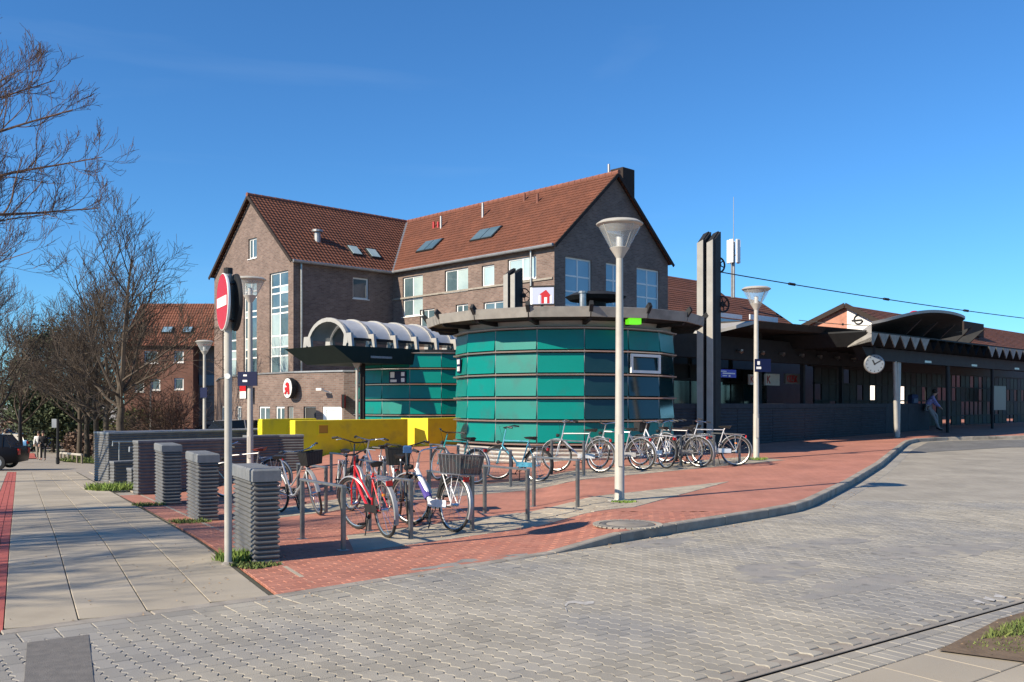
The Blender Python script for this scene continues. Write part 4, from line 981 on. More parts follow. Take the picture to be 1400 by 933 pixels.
p_ = along((bx, by), U, 2.62); ribwall('curved dark planter wall in front of the yellow walls', [p_, along(p_, Vector((.80, .60, 0)), .8), along(along(p_, Vector((.80, .60, 0)), .8), Vector((.93, .36, 0)), .6)], .86, .3, m_rib, 18)
ax_, ay_ = -12.05, 27.3
ribwall('long rear ribbed wall of the stair entrance with pale ribbed top', [(ax_, ay_), along((ax_, ay_), U, 5.6)], .77, 1.2, m_rib, 20, cap=m_zinc)
ribwall('low ribbed block with a handrail beside the stair wall', [(-10.45, 24.0), along((-10.45, 24.0), U, 1.3)], .11, .3, m_rib, 10, z_bot=-.75)
ribwall('lowest small ribbed block left of the long dark wall', [(-9.45, 22.7), along((-9.45, 22.7), U, .9)], .02, .3, m_rib, 8, z_bot=-.65)
for lab, px0, px1, yt, yb, Y in [('upper grey metal handrail above the ribbed blocks', 154, 189, 604, 634, 24.6), ('lower grey metal handrail beside the long dark wall', 177, 190, 612, 646, 23.0)]:
    a_1 = at(px0, yt, Y); a_2 = at(px1, yt, Y+.5); t = thing('handrail', lab, 'handrail', a_1)
    b = MB(); O = Vector(a_1); b.tube([at(px0, yt+6, Y)-O, a_1-O, a_2-O], .022, 6); x3 = px0+9 if px0 < 160 else px0+7
    b.tube([at(x3, yt, Y+.1)-O, at(x3, yb, Y+.1)-O], .02, 6); b.build('rail', m_galv, t)
# station wall along the platform
WE = (15.0, 36.3)
def wpt(s, o=0): return (WE[0]+U.x*s+V.x*o, WE[1]+U.y*s+V.y*o)
stw = thing('station_wall', 'long low dark ribbed wall in front of the station platforms', 'wall', (wpt(-15)[0], wpt(-15)[1], 0))
p0 = wpt(-15.2)
for k in range(9):
    L = 2.1; s0 = k*2.12; p = wpt(-15.2+s0); q = wpt(-15.2+s0+L); P_ = Vector((*p, 0)); b = MB(); d = U
    M = frame_M(P_-Vector((*wpt(-15), 0)), d); zb = hp(*p)-.1; n = 13; zt = 1.50; ch = (zt-zb)/n
    ribbed = k < 7; vs = []; fs = []
    lv = []
    for r_ in range(n): za = zb+r_*ch; lv += [(za, .014), (za+ch*.4, 0), (za+ch*.7, 0), (za+ch*.97, .014)]
    if not ribbed: lv = [(zb, 0), (zt, 0)]
    x0r = .0 if not k % 2 else .0
    for zz, ins in lv: vs += [(0, -ins, zz), (L, -ins, zz), (L, -.25, zz), (0, -.25, zz)]
    for r_ in range(len(lv)-1):
        for c_ in range(4): fs.append((4*r_+c_, 4*r_+(c_+1) % 4, 4*r_+4+(c_+1) % 4, 4*r_+4+c_)[::-1])
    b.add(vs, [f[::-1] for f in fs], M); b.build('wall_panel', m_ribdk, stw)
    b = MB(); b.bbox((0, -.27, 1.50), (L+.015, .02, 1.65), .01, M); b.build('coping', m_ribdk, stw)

# ------------------------------------------------------------------ bicycle racks
def rack(label, near, far, H=.73):
    n_ = Vector((*near, 0)); f_ = Vector((*far, 0)); d = (f_-n_); L = d.length; z = hp(*near)
    t = thing('bicycle_rack', label, 'bike rack', (near[0], near[1], z), zrot(d), 'flat-topped steel bicycle racks on the square')
    dz = hp(*far)-z; s = .022
    for x, zb in ((0, 0), (L, dz)):
        b = MB(); b.bbox((x-s, -s, zb-.05), (x+s, s, H-.026), .002); b.build('post', m_rack, t)
        b = MB(); b.bbox((x-.055, -.055, zb-.004), (x+.055, .055, zb+.006), .003); b.build('foot_plate', m_galv, t)
    b = MB(); b.bbox((-s-.004, -s-.006, H-.026), (L+s+.004, s+.006, H), .006); b.build('top_bar', m_galv, t)
    return t
RK = [((-1.90, 10.30), (-2.58, 11.25), 'empty bicycle rack nearest the ribbed pillar, in its shadow'),
      ((-1.24, 11.2), (-1.88, 12.05), 'bicycle rack holding the red bicycle'),
      ((-.52, 11.9), (-1.16, 12.75), 'bicycle rack beside the white electric bicycle with basket'),
      ((.22, 12.9), (-.41, 13.75), 'empty bicycle rack right of the white electric bicycle'),
      ((.99, 13.8), (.35, 14.65), 'empty bicycle rack nearest the tall lamp'),
      ((-2.95, 14.5), (-3.6, 15.4), 'bicycle rack between the two left silver and black bicycles'),
      ((-2.08, 14.9), (-2.72, 15.8), 'bicycle rack behind the red bicycle'),
      ((-2.85, 16.8), (-3.5, 17.7), 'rear left bicycle rack in front of the yellow wall'),
      ((-.03, 18.1), (-.65, 18.95), 'bicycle rack beside the light blue bicycle'),
      ((-1.15, 19.5), (-1.8, 20.3), 'bicycle rack in front of the left edge of the teal kiosk'),
      ((1.5, 19.1), (.87, 20.0), 'bicycle rack in front of the middle of the teal kiosk'),
      ((3.95, 21.4), (3.12, 20.6), 'bicycle rack right of the tall lamp in front of dark glass'),
      ((4.7, 21.3), (4.4, 22.1), 'narrow looking bicycle rack between the parked bicycles on the right'),
      ((5.45, 21.9), (5.0, 22.8), 'rightmost bicycle rack, at the last silver bicycle')]
for n_, f_, lab in RK: rack(lab, n_, f_)

# ------------------------------------------------------------------ bicycles
def paint(name, c, metal=.2, rough=.3): return mat(name, c, None, rough, metal, coat=.5)
bc = {'red': paint('red_bicycle_paint', (.60, .02, .03)), 'silver': paint('silver_bicycle_paint', (.55, .55, .56), .6), 'white': paint('white_bicycle_paint', (.72, .73, .76), .1), 'black': paint('black_bicycle_paint', (.02, .02, .025)),
      'blue': paint('light_blue_bicycle_paint', (.10, .38, .50)), 'navy': paint('navy_bicycle_paint', (.02, .03, .08)), 'grey': paint('grey_bicycle_paint', (.22, .22, .23), .4), 'teal': paint('teal_bicycle_paint', (.02, .28, .28))}
m_guard = mat('grey_mudguard', (.32, .33, .34), None, .4, .3); m_purple = mat('purple_cover', (.06, .04, .25), None, .6); m_mesh = mat('wire_basket', (.04, .04, .045), None, .5, .3, alpha=.72)
m_reflr = mat('red_reflector', (.5, .01, .01), None, .2); m_refo = mat('orange_reflector', (.8, .25, .02), None, .2)
def wheel(parent, x, r=.335, M=None, guard=True, spokes=18, gcol=None, refl=None):
    b = MB(); b.ring((x, 0, r+.015), (0, 1, 0), r, .019, 30, 6, M=M); w_ = b.build('wheel', m_black, parent, True)
    b = MB(); b.ring((x, 0, r+.015), (0, 1, 0), r-.026, .010, 30, 5, M=M); b.build('rim', m_alu, w_, True)
    b = MB()
    for k in range(spokes):
        q = 2*math.pi*k/spokes; s_ = .03 if k % 2 else -.03
        b.tube([(x+math.cos(q+.35)*.02, s_, r+.015+math.sin(q+.35)*.02), (x+math.cos(q)*(r-.03), 0, r+.015+math.sin(q)*(r-.03))], .0022, 3, False, M)
    b.build('spokes', m_chrome, w_)
    b = MB(); b.tube([(x, -.05, r+.015), (x, .05, r+.015)], .022, 8, True, M); b.build('hub', m_chrome, w_)
    if refl:
        b = MB(); b.box((x-.03, -.012, r+.015+r*.5), (x+.03, .012, r+.015+r*.5+.03), M); b.build('reflector', refl, w_)
    if guard:
        b = MB(); n = 14; vs = []; fs = []; a0, a1 = guard
        for k in range(n+1):
            q = a0+(a1-a0)*k/n
            for (dy, dr) in ((-.032, .030), (-.022, .045), (.022, .045), (.032, .030)): vs.append((x+math.cos(q)*(r+dr), dy, r+.015+math.sin(q)*(r+dr)))
        for k in range(n):
            for j in range(3): fs.append((4*k+j, 4*k+j+1, 4*k+5+j, 4*k+4+j))
        b.add(vs, fs, M); b.build('mudguard', gcol or m_guard, parent, True)
    return w_
def bicycle(label, cx, cy, hd, col='silver', step=True, lean=0, steer=0, basket=None, crate=False, guard=True, sad=m_saddle, wid=.30, refl=None, battery=False, rack_=True, saddle_h=.93, bar_h=1.03, cargo=None, chain=True, slim=.014, gcol=None):
    z = hp(cx, cy); t = thing('bicycle', label, 'bicycle', (cx, cy, z), 0, 'bicycles parked at the racks')
    hdv = Vector((*hd, 0)).normalized(); ex = .25
    gx = (hp(cx+hdv.x*ex, cy+hdv.y*ex)-hp(cx-hdv.x*ex, cy-hdv.y*ex))/(2*ex)
    t.rotation_mode = 'XYZ'; t.rotation_euler = (R(lean), -math.atan(gx), zrot(hdv))
    C = bc[col]; RW = (-.52, 0, .35); BB = (-.08, 0, .29)
    hdp = Vector((.40, 0, .86)); hd2 = Vector((.445, 0, .72)); FW = Vector((.55, 0, .35)); top = Vector((-.24, 0, .80 if step else .84))
    b = MB(); s = slim
    b.tube([BB, top], s+.001, 8); b.tube([hdp, hd2], s+.004, 8)
    if step:
        if battery:
            b.tube([hd2+Vector((-.01, 0, .05)), (.16, 0, .50), (.02, 0, .30), BB], [.036, .034, .03, .03], 8)
        else:
            b.tube([hd2, (.22, 0, .47), (.02, 0, .31), BB], s+.006, 8); b.tube([hdp, (.16, 0, .62), (-.05, 0, .46), (-.13, 0, .44)], s, 8)
    else:
        b.tube([hd2, BB], s+.005, 8); b.tube([hdp+Vector((.01, 0, -.02)), top], s, 8)
    for sy in (-.05, .05):
        b.tube([(BB[0], sy*.6, BB[2]), (RW[0], sy, RW[2])], .009, 6); b.tube([(top.x+.01, sy*.5, top.z-.04), (RW[0], sy, RW[2])], .008, 6)
    b.tube([(BB[0], -.045, BB[2]), (BB[0], .045, BB[2])], .024, 10)
    f = b.build('frame', C, t, True)
    Ms = Matrix.Translation(Vector((.43, 0, .76))) @ Matrix.Rotation(R(steer), 4, Vector((-.30, 0, 1)).normalized()) @ Matrix.Translation(Vector((-.43, 0, -.76)))
    g_r = (R(20), R(205)) if guard else None; g_f = (R(-25), R(150)) if guard else None
    wheel(t, -.52, guard=g_r, gcol=gcol, refl=refl); wheel(t, .55, M=Ms, guard=(R(10), R(165)) if guard else None, gcol=gcol)
    b = MB()
    for sy in (-.045, .045): b.tube([(hd2.x, sy*.5, hd2.z-.03), (.49, sy, .60), FW+Vector((0, sy, 0))], [.012, .012, .009], 6, True, Ms)
    b.tube([hd2, hdp+Vector((-.03, 0, bar_h-.9))], .013, 8, True, Ms); b.build('fork', C if not guard else m_alu if col in ('silver', 'white', 'grey') else C, t, True)
    hb = hdp+Vector((-.035, 0, bar_h-.88)); b = MB()
    b.tube([hb+Vector((-.20, -wid, .03)), hb+Vector((-.09, -wid*.85, .05)), hb+Vector((.03, -.12, .02)), hb, hb+Vector((.03, .12, .02)), hb+Vector((-.09, wid*.85, .05)), hb+Vector((-.20, wid, .03))], .011, 7, True, Ms)
    h_ = b.build('handlebar', m_chrome if col in ('silver', 'white', 'grey') else m_dark, t, True)
    for sy in (-1, 1):
        b = MB(); b.tube([hb+Vector((-.21, sy*wid*1.01, .03)), hb+Vector((-.10, sy*wid*.87, .05))], .018, 8, True, Ms); b.build('grip', m_saddle, h_, True)
        b = MB(); b.tube([hb+Vector((-.04, sy*wid*.6, .04)), hb+Vector((-.15, sy*wid*.86, .01))], .006, 5, True, Ms); b.build('brake_lever', m_alu, h_)
    b = MB(); b.lathe([(.0, .0), (.03, .01), (.04, .05), (.038, .07), (0, .075)], 12, Ms @ Matrix.Translation((.49, 0, .80)) @ Matrix.Rotation(R(90), 4, 'Y'), False); b.build('headlight', m_dark, t, True)
    b = MB(); b.tube([top, (-.27, 0, saddle_h-.04)], .0125, 8); b.build('seat_post', m_alu, t, True)
    b = MB(); sh = saddle_h
    b.add([(-.40, -.085, sh), (-.40, .085, sh), (-.30, .08, sh+.008), (-.30, -.08, sh+.008), (-.16, -.03, sh), (-.16, .03, sh), (-.10, 0, sh-.01), (-.37, -.06, sh-.055), (-.37, .06, sh-.055), (-.16, 0, sh-.04), (-.42, 0, sh+.02)],
          [(3,2,1,10,0), (3,4,5,2), (4,6,5), (0,7,9,4,3), (1,2,5,9,8), (0,10,1,8,7), (4,9,6), (5,6,9), (7,8,9)]); b.build('saddle', sad, t, True)
    b = MB(); b.ring((BB[0], .055, BB[2]), (0, 1, 0), .085, .007, 18, 4)
    for q, sy in ((R(-60), .075), (R(120), -.075)):
        e = (BB[0]+math.cos(q)*.17, sy, BB[2]+math.sin(q)*.17); b.tube([(BB[0], sy, BB[2]), e], .009, 5)
        b.box((e[0]-.045, min(sy, sy*2.2), e[2]-.01), (e[0]+.045, max(sy, sy*2.2), e[2]+.012))
    b.build('crank', m_dark, t)
    b = MB(); b.box((-.50, .045, .31), (-.06, .062, .325)); b.box((-.50, .045, .38), (-.08, .062, .392)); b.build('chain', m_dark, t)
    if chain and col != 'black':
        b = MB(); b.box((-.42, .064, .30), (0.0, .072, .40)); b.build('chain_guard', C if col != 'red' else m_dark, t)
    if rack_:
        b = MB(); zr = .74
        for sy in (-.06, 0, .06): b.tube([(-.26, sy, zr), (-.72, sy, zr)], .006, 5)
        for sy in (-.055, .055): b.tube([(-.50, sy, zr), (RW[0], sy*1.2, RW[2])], .0055, 5); b.tube([(-.66, sy, zr), (RW[0], sy*1.2, RW[2])], .0055, 5)
        b.tube([(-.72, -.06, zr), (-.72, .06, zr)], .006, 5); b.tube([(-.30, -.06, zr), (-.30, .06, zr)], .006, 5); b.build('luggage_rack', m_alu if col != 'white' else C, t)
        b = MB(); b.box((-.76, -.04, .66), (-.735, .04, .72)); b.build('tail_light', m_reflr, t)
    b = MB(); b.tube([(-.10, .06, .26), (-.18, .16, .02)], .009, 5); b.build('kickstand', m_dark, t)
    b = MB()
    for sy in (-1, 1):
        p0_ = hb+Vector((-.02, sy*wid*.55, .04)); b.tube([p0_, hb+Vector((.12, sy*.10, .03)), hb+Vector((.11, sy*.03, -.12)), hd2+Vector((.03, sy*.02, .0)), (.30, sy*.015, .60 if not step else .52)], .0035, 4, False)
    b.build('cable', m_dark, t)
    if basket:
        kind, (x0, x1), (z0_, z1_), wy, m__ = basket; b = MB()
        vs = [(x0+.03, -wy*.85, z0_), (x1-.03, -wy*.85, z0_), (x1-.03, wy*.85, z0_), (x0+.03, wy*.85, z0_), (x0, -wy, z1_), (x1, -wy, z1_), (x1, wy, z1_), (x0, wy, z1_)]
        b.add(vs, [(0,3,2,1), (0,1,5,4), (1,2,6,5), (2,3,7,6), (3,0,4,7)], None); bs = b.build('basket', m__, t)
        b = MB(); v4 = [Vector(v) for v in vs[4:]]; b.tube(v4+[v4[0]], .008, 5); v0 = [Vector(v) for v in vs[:4]]; b.tube(v0+[v0[0]], .006, 4)
        for i in range(4):
            for k in range(6): b.tube([Vector(vs[i]).lerp(Vector(vs[(i+1) % 4]), k/6), Vector(vs[4+i]).lerp(Vector(vs[4+(i+1) % 4]), k/6)], .0035, 3, False)
        b.build('basket_rim', m_galv if kind == 'grey' else m_dark, bs)
    if cargo:
        b = MB(); b.bbox(cargo[0], cargo[1], .02); b.build('bag', cargo[2], t)
    if battery:
        b = MB(); b.tube([(.30, 0, .60), (.10, 0, .40)], [.05, .055], 8); b.build('battery', m_purple, t, True)
        b = MB(); b.tube([(-.25, -.0, .72), (-.15, 0, .42)], .04, 8); b.build('battery_pack', m_dark, t, True)
    return t
bicycle('red bicycle with grey mudguards, nearest the camera', -1.80, 11.75, (-.50, .87), 'red', True, lean=-5, steer=16, wid=.27, refl=m_refo)
bicycle('white electric bicycle with a large dark basket over its rear wheel', -1.08, 12.2, (-.62, .78), 'white', True, lean=4, steer=20, battery=True, basket=('grey', (-.86, -.36), (.75, 1.0), .19, m_mesh), slim=.018, saddle_h=1.0)
bicycle('black bicycle with a blue bell and black crate between the red and the white bicycle', -1.55, 13.0, (.25, -.97), 'black', False, steer=-12, guard=False, basket=('black', (-.75, -.38), (.78, 1.02), .17, m_saddle), cargo=((.44, -.06, 1.0), (.54, .05, 1.10), mat('blue_bag', (.03, .09, .22), None, .6)), bar_h=1.1)
bicycle('silver step-through bicycle with a black front basket left of the rack row', -3.42, 14.55, (.72, -.69), 'silver', True, lean=7, steer=-22, basket=('black', (.45, .70), (.80, 1.0), .15, m_saddle), refl=m_reflr)
bicycle('black bicycle right of the silver step-through bicycle', -2.75, 15.1, (.35, -.94), 'black', True, lean=-4, steer=14, bar_h=1.1)
bicycle('old silver bicycle behind the red bicycle, handlebar toward the yellow wall', -2.45, 16.2, (-.5, .86), 'silver', True, lean=3, steer=-10)
bicycle('grey bicycle with a reddish saddle behind the nearest ribbed pillar', -5.15, 18.2, (-.97, .22), 'grey', False, lean=-6, steer=12, sad=mat('brown_red_saddle', (.28, .05, .03), None, .5))
bicycle('dark bicycle leaning at the left edge of the teal kiosk', -1.15, 19.0, (-.75, .66), 'teal', False, lean=5, guard=True, steer=-14)
bicycle('light blue bicycle with raised handlebar in front of the teal kiosk', .10, 19.2, (-.80, .60), 'blue', False, lean=6, steer=24, bar_h=1.12, gcol=m_dark)
bicycle('silver bicycle just left of the tall lamp', 1.45, 19.9, (-.86, .52), 'silver', False, lean=5, steer=10, bar_h=1.10, refl=m_refo)
bicycle('silver bicycle half hidden by the tall lamp', 2.45, 20.6, (-.82, .57), 'silver', False, lean=-3, steer=-18, guard=True, rack_=True)
bicycle('black and white bicycle with a front basket right of the tall lamp', 3.25, 21.2, (-.45, .89), 'white', True, lean=6, steer=14, basket=('black', (.45, .70), (.80, 1.0), .15, m_saddle), gcol=m_dark)
bicycle('grey bicycle in the middle of the right-hand group', 3.9, 21.4, (-.80, .60), 'grey', False, lean=-5, steer=-12)
bicycle('black bicycle behind the second silver rack of the right-hand group', 4.15, 22.1, (-.7, .7), 'black', False, lean=4, steer=10)
bicycle('last silver bicycle at the right end of the racks', 4.75, 21.6, (-.90, .30), 'silver', False, lean=4, steer=-14, refl=m_refo)

# ------------------------------------------------------------------ twin slab masts with wheels
def mast(label, x, y, H, w_, wheels, ybase=None):
    z = hp(x, y); t = thing('twin_slab_mast', label, 'mast', (x, y, z), 0, 'twin slab masts with pulley wheels')
    # two slabs, faces turned left front painted pale as lit, sides dark as shaded, tops cut at a slant rising to the right
    k = w_/.78
    for i, x0 in enumerate((-.38, -.02)):
        x0 *= k; b = MB(); wd = .22*k; dp = .62*k; sl_ = .34
        d = Vector((.55, .83, 0)); f = Vector((.98, -.18, 0))
        A = Vector((x0, -.1+i*-.05, 0)); Bq = A+f*wd; Cq = Bq+d*dp; Dq = A+d*dp
        b.add([A, Bq, Cq, Dq, A+Vector((0, 0, H-.35)), Bq+Vector((0, 0, H-.25)), Cq+Vector((0, 0, H+.08)), Dq+Vector((0, 0, H))],
              [(3,2,1,0),(4,5,6,7),(0,1,5,4),(1,2,6,5),(2,3,7,6),(3,0,4,7)])
        b.build('slab', m_dark, t)
        b = MB(); nf = Vector((f.y, -f.x, 0))*-.012
        b.add([A-d*.012-f*.004, Bq-d*.012+f*.004, Bq+d*.03+f*.004, A+d*.03-f*.004]+[A-d*.012-f*.004+Vector((0, 0, H-.348)), Bq-d*.012+f*.004+Vector((0, 0, H-.248)), Bq+d*.03+f*.004+Vector((0, 0, H-.236)), A+d*.03-f*.004+Vector((0, 0, H-.33))], [(3,2,1,0),(4,5,6,7),(0,1,5,4),(1,2,6,5),(2,3,7,6),(3,0,4,7)])
        b.build('lit_face', m_lamp, t)
        b = MB(); b.add([Bq+f*.006+d*.03, Cq+f*.006, Cq+f*.006+Vector((0, 0, H+.07)), Bq+f*.006+d*.03+Vector((0, 0, H-.24))], [(0,1,2,3)])
        b.add([Bq+f*.006+d*.03, Cq+f*.006, Cq+f*.07, Bq+f*.05+d*.1, Bq+f*.006+d*.03+Vector((0, 0, H-.26)), Cq+f*.006+Vector((0, 0, H+.05)), Cq+f*.07+Vector((0, 0, H+.05)), Bq+f*.05+d*.1+Vector((0, 0, H-.22))],
              [(4,5,6,7),(0,3,7,4),(3,2,6,7),(2,1,5,6)])
        b.build('shaded_side', m_dark, t)
    for (dx, zz, r_) in wheels:
        b = MB(); c = (dx, .2, zz); ax = (.75, -.35, 0.0)
        ax = (.45, -.9, 0); b.ring(c, ax, r_, .03, 20, 5); b.ring(c, ax, r_*.25, .04, 12, 5)
        e = Vector(ax).normalized().orthogonal().normalized(); g_ = Vector(ax).normalized().cross(e)
        for q in range(6): v = e*math.cos(q*math.pi/3)+g_*math.sin(q*math.pi/3); b.tube([c, Vector(c)+v*r_], .018, 5)
        b.tube([c, (.25*k, .15, zz-.2)], .035, 5); b.build('pulley_wheel', m_dark, t)
    return t
mast('tall twin slab mast beside the teal kiosk, pale faces and dark sides', 5.78, 27.2, 6.75-hp(5.78, 27.2), .60, [(.42, 5.50, .22), (.54, 4.32, .23)])
mast('smaller looking twin slab mast rising behind the left part of the kiosk roof', -.05, 43.3, 8.05-hp(-.05, 43.3), .72, [(.62, 6.35, .33)])
# billboard with red house
hs_ = thing('house_lightbox', 'white light box with a red house picture standing above the kiosk roof', 'sign', (1.35, 41.6, 0), R(-12))
b = MB(); b.bbox((-.56, 0, 6.12), (.62, .18, 7.02), .02); b.build('case', m_dark, hs_)
b = MB(); b.box((-.50, -.008, 6.18), (.56, -.0005, 6.93)); b.build('face', mat('pale_blue_face', (.45, .48, .62), None, .3), hs_)
b = MB(); b.box((-.535, -.012, 6.16), (-.43, .0, 6.94)); b.build('white_edge', m_white, hs_)
Mh = Matrix.Rotation(R(90), 4, 'X')
b = MB(); b.prism([(-.02, 6.2), (.36, 6.2), (.36, 6.52), (.42, 6.56), (.20, 6.82), (-.10, 6.62), (-.02, 6.58)], .01, .016, Mh); b.build('house_picture', m_red_p, hs_)
for x0 in (-.14, .40):
    b = MB(); b.box((x0, -.02, 6.2), (x0+.07, -.012, 6.56)); b.build('white_bar', m_white, hs_)
b = MB(); b.box((.12, -.022, 6.2), (.25, -.0165, 6.48)); b.build('doorway', m_white, hs_)
b = MB(); b.box((-.06, .05, -.5), (.06, .15, 6.12)); b.build('post', m_dark, hs_)

def wpos(px, py, o):     # wall-parallel plane at offset o behind the low wall
    A = Vector((*wpt(0, o), 0)); r = Vector(((px-700)/1250, 1, 0)); n = V; t = A.dot(n)/r.dot(n); p = r*t
    return (p-A).dot(U), EYE+(552-py)/1250*t

# ------------------------------------------------------------------ left station hall (dark roof behind the low wall)
hall = thing('station_hall', 'deep dark station hall roof over the platforms behind the low wall', 'station hall', (WE[0], WE[1], 0), zrot(U))
# local x = U (0 at wall end), y = V; parts coloured near black for the shade inside
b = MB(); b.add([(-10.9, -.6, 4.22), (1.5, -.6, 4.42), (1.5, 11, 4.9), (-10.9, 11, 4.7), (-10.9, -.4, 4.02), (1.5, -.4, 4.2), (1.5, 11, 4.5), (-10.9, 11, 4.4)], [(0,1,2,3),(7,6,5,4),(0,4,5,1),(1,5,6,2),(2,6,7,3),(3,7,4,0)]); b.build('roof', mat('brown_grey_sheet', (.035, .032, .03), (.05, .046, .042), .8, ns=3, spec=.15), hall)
b = MB(); b.add([(-10.9, -.6, 4.22), (-10.9, 4, 4.2), (-11.7, 4, 3.95), (-11.7, .2, 3.95), (-10.9, -.6, 4.12), (-10.9, 4, 4.1), (-11.7, 4, 3.85), (-11.7, .2, 3.85)], [(0,1,2,3),(7,6,5,4),(0,3,7,4),(3,2,6,7)]); b.build('roof_slope', m_steel, hall)
b = MB(); b.box((-13, 9.2, 0), (wpos(1188, 500, 9.2)[0], 9.5, 3.9)); b.build('dark_backdrop', m_int, hall)  # dark wall added so the open hall reads black inside
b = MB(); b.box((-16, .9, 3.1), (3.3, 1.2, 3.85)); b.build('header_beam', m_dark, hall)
for x in range(-14, 1, 3):
    b = MB(); b.box((x, 1.0, 0), (x+.14, 1.14, 4.1)); b.build('column', m_dark, hall)
    b = MB(); b.box((x, 6.0, 0), (x+.14, 6.14, 4.3)); b.build('column', m_dark, hall)
for i in range(9):
    b = MB(); x = -11+i*1.35; b.add([(x, .7, 3.42), (x+.16, .7, 3.36), (x+.2, .8, 3.30), (x+.06, .8, 3.34)], [(0,1,2,3),(3,2,1,0)]); b.box((x+.02, .72, 3.37), (x+.16, .86, 3.44)); b.build('spotlight', m_galv, hall)
# shop cabins inside
def cabin(label, x0, x1, y0, cells, zt=3.05):
    t = thing('shop_cabin', label, 'shop', (*wpt(x0, y0), 0), zrot(U)); L = x1-x0
    b = MB(); b.box((0, .08, 0), (L, 2.2, zt)); b.build('cabin_body', m_dark, t)
    n = max(1, int(L/.85)); me = None
    for i in range(n):
        b = MB(); x = L*i/n; b.box((x+.03, .0, .3), (x+L/n-.03, .05, 2.45)); b.build('glass_panel', m_tealdk if i % 2 else mat('dim_shop_glass', (.02, .024, .024), (.04, .04, .036), .1, ns=3, spec=.4), t)
        b = MB(); b.box((x-.03, -.02, 0), (x+.03, .06, zt-.05)); b.build('mullion', m_dark, t)
    b = MB(); b.box((0, -.02, 1.5), (L, .055, 1.56)); b.box((0, -.02, 2.46), (L, .055, 2.56)); b.build('transom', m_dark, t)
    return t
cb1 = cabin('dark glazed kiosk cabin with red K shop boards behind the station wall', -11.0, -6.9, 3.2, [])
cb2 = cabin('second dark glazed cabin further along under the station roof', -6.2, -1.6, 4.5, [])
def letters(parent, txt, x, z, y, h, m, sx=1):
    S = {'K': [((0, 0), (0, 1)), ((0, .45), (.55, 1)), ((.15, .55), (.6, 0))], 'I': [((.1, 0), (.1, 1))], 'O': [((0, 0), (0, 1)), ((0, 1), (.5, 1)), ((.5, 1), (.5, 0)), ((.5, 0), (0, 0))], 'S': [((.5, 1), (0, 1)), ((0, 1), (0, .5)), ((0, .5), (.5, .5)), ((.5, .5), (.5, 0)), ((.5, 0), (0, 0))]}
    cx = x
    for c in txt:
        b = MB()
        for (a, e) in S[c]:
            p = Vector((cx+a[0]*h*sx, y, z+a[1]*h)); q = Vector((cx+e[0]*h*sx, y, z+e[1]*h)); d = (q-p).normalized(); n_ = Vector((-d.z, 0, d.x))*h*.10; p = p-d*h*.06; q = q+d*h*.06
            b.add([p-n_, q-n_, q+n_, p+n_, p-n_+Vector((0, .02, 0)), q-n_+Vector((0, .02, 0)), q+n_+Vector((0, .02, 0)), p+n_+Vector((0, .02, 0))], [(0,1,2,3),(0,4,5,1),(1,5,6,2),(2,6,7,3),(3,7,4,0)])
        b.build('letter', m, parent); cx += h*sx*(.35 if c == 'I' else .78)
def board(label, s, o, z, w_, h_, face, txt, tm):
    t = thing('shop_board', label, 'sign', (*wpt(s, o), z), zrot(U)); b = MB(); b.bbox((0, 0, 0), (w_, .08, h_), .006); b.build('board', face, t)
    if txt: letters(t, txt, w_*.10, h_*.2, -.012, h_*.6, tm, min(1.2, w_*.8/(h_*.6*.78*len(txt))))
    return t
for lab, x0, x1, yt, yb, face, txt, tm in [
    ('white shop board with a red letter K left of and behind the lamp', 1025, 1040, 512, 526, m_white, 'K', m_red_p),
    ('white and dark shop board with a red letter K right of the lamp', 1047, 1066, 511, 527, m_white, 'K', m_red_p),
    ('dim framed shop board with red letters KIOSK inside the station hall', 1074, 1094, 511, 525, mat('dim_board', (.22, .2, .2), None, .5), 'KIOSK', m_red_p)]:
    s0, zt = wpos(x0, yt, 3.0); s1, _ = wpos(x1, yt, 3.0); _, zb = wpos(x0, yb, 3.0); board(lab, s0, 3.0, zb, s1-s0, zt-zb, face, txt, tm)
s0, zt = wpos(983, 505, .6); s1, _ = wpos(1006.5, 505, .6); _, zb = wpos(983, 516, .6)
t = board('blue hanging direction sign with white writing beside the slab mast', s0, .6, zb, s1-s0, zt-zb, mat('bright_blue_enamel', (.02, .03, .42), None, .4), '', None)
for (x0, z0_, x1, z1_) in [(.08, .72, .42, .82), (.2, .45, .92, .6), (.2, .16, .45, .28), (.55, .1, .65, .3)]:
    b = MB(); w_ = s1-s0; h_ = zt-zb; b.box((x0*w_, -.01, z0_*h_), (x1*w_, -.002, z1_*h_)); b.build('print', m_white, t)
for i, px in enumerate((1147, 1162, 1176)):
    s, z = wpos(px, 485, 3); t = thing('green_lamp_shade', ['leftmost', 'middle', 'rightmost'][i]+' of three green shades hanging in the dark station hall', 'lamp shade', (*wpt(s, 3), z)); b = MB(); b.lathe([(.02, .28), (.30, .16), (.40, -.05), (.38, -.05), (.28, .12), (.0, .24)], 16, None, False); b.build('shade', mat('dark_green_enamel', (.01, .12, .07), None, .4), t, True); b = MB(); b.tube([(0, 0, .2), (0, 0, 4.1-z)], .012, 5); b.build('cord', m_dark, t)

m_chend = mat('sunlit_sheet_end', (.24, .235, .22), (.14, .135, .13), .6, ns=5)  # pale tone stands in for sunlight on the channel ends
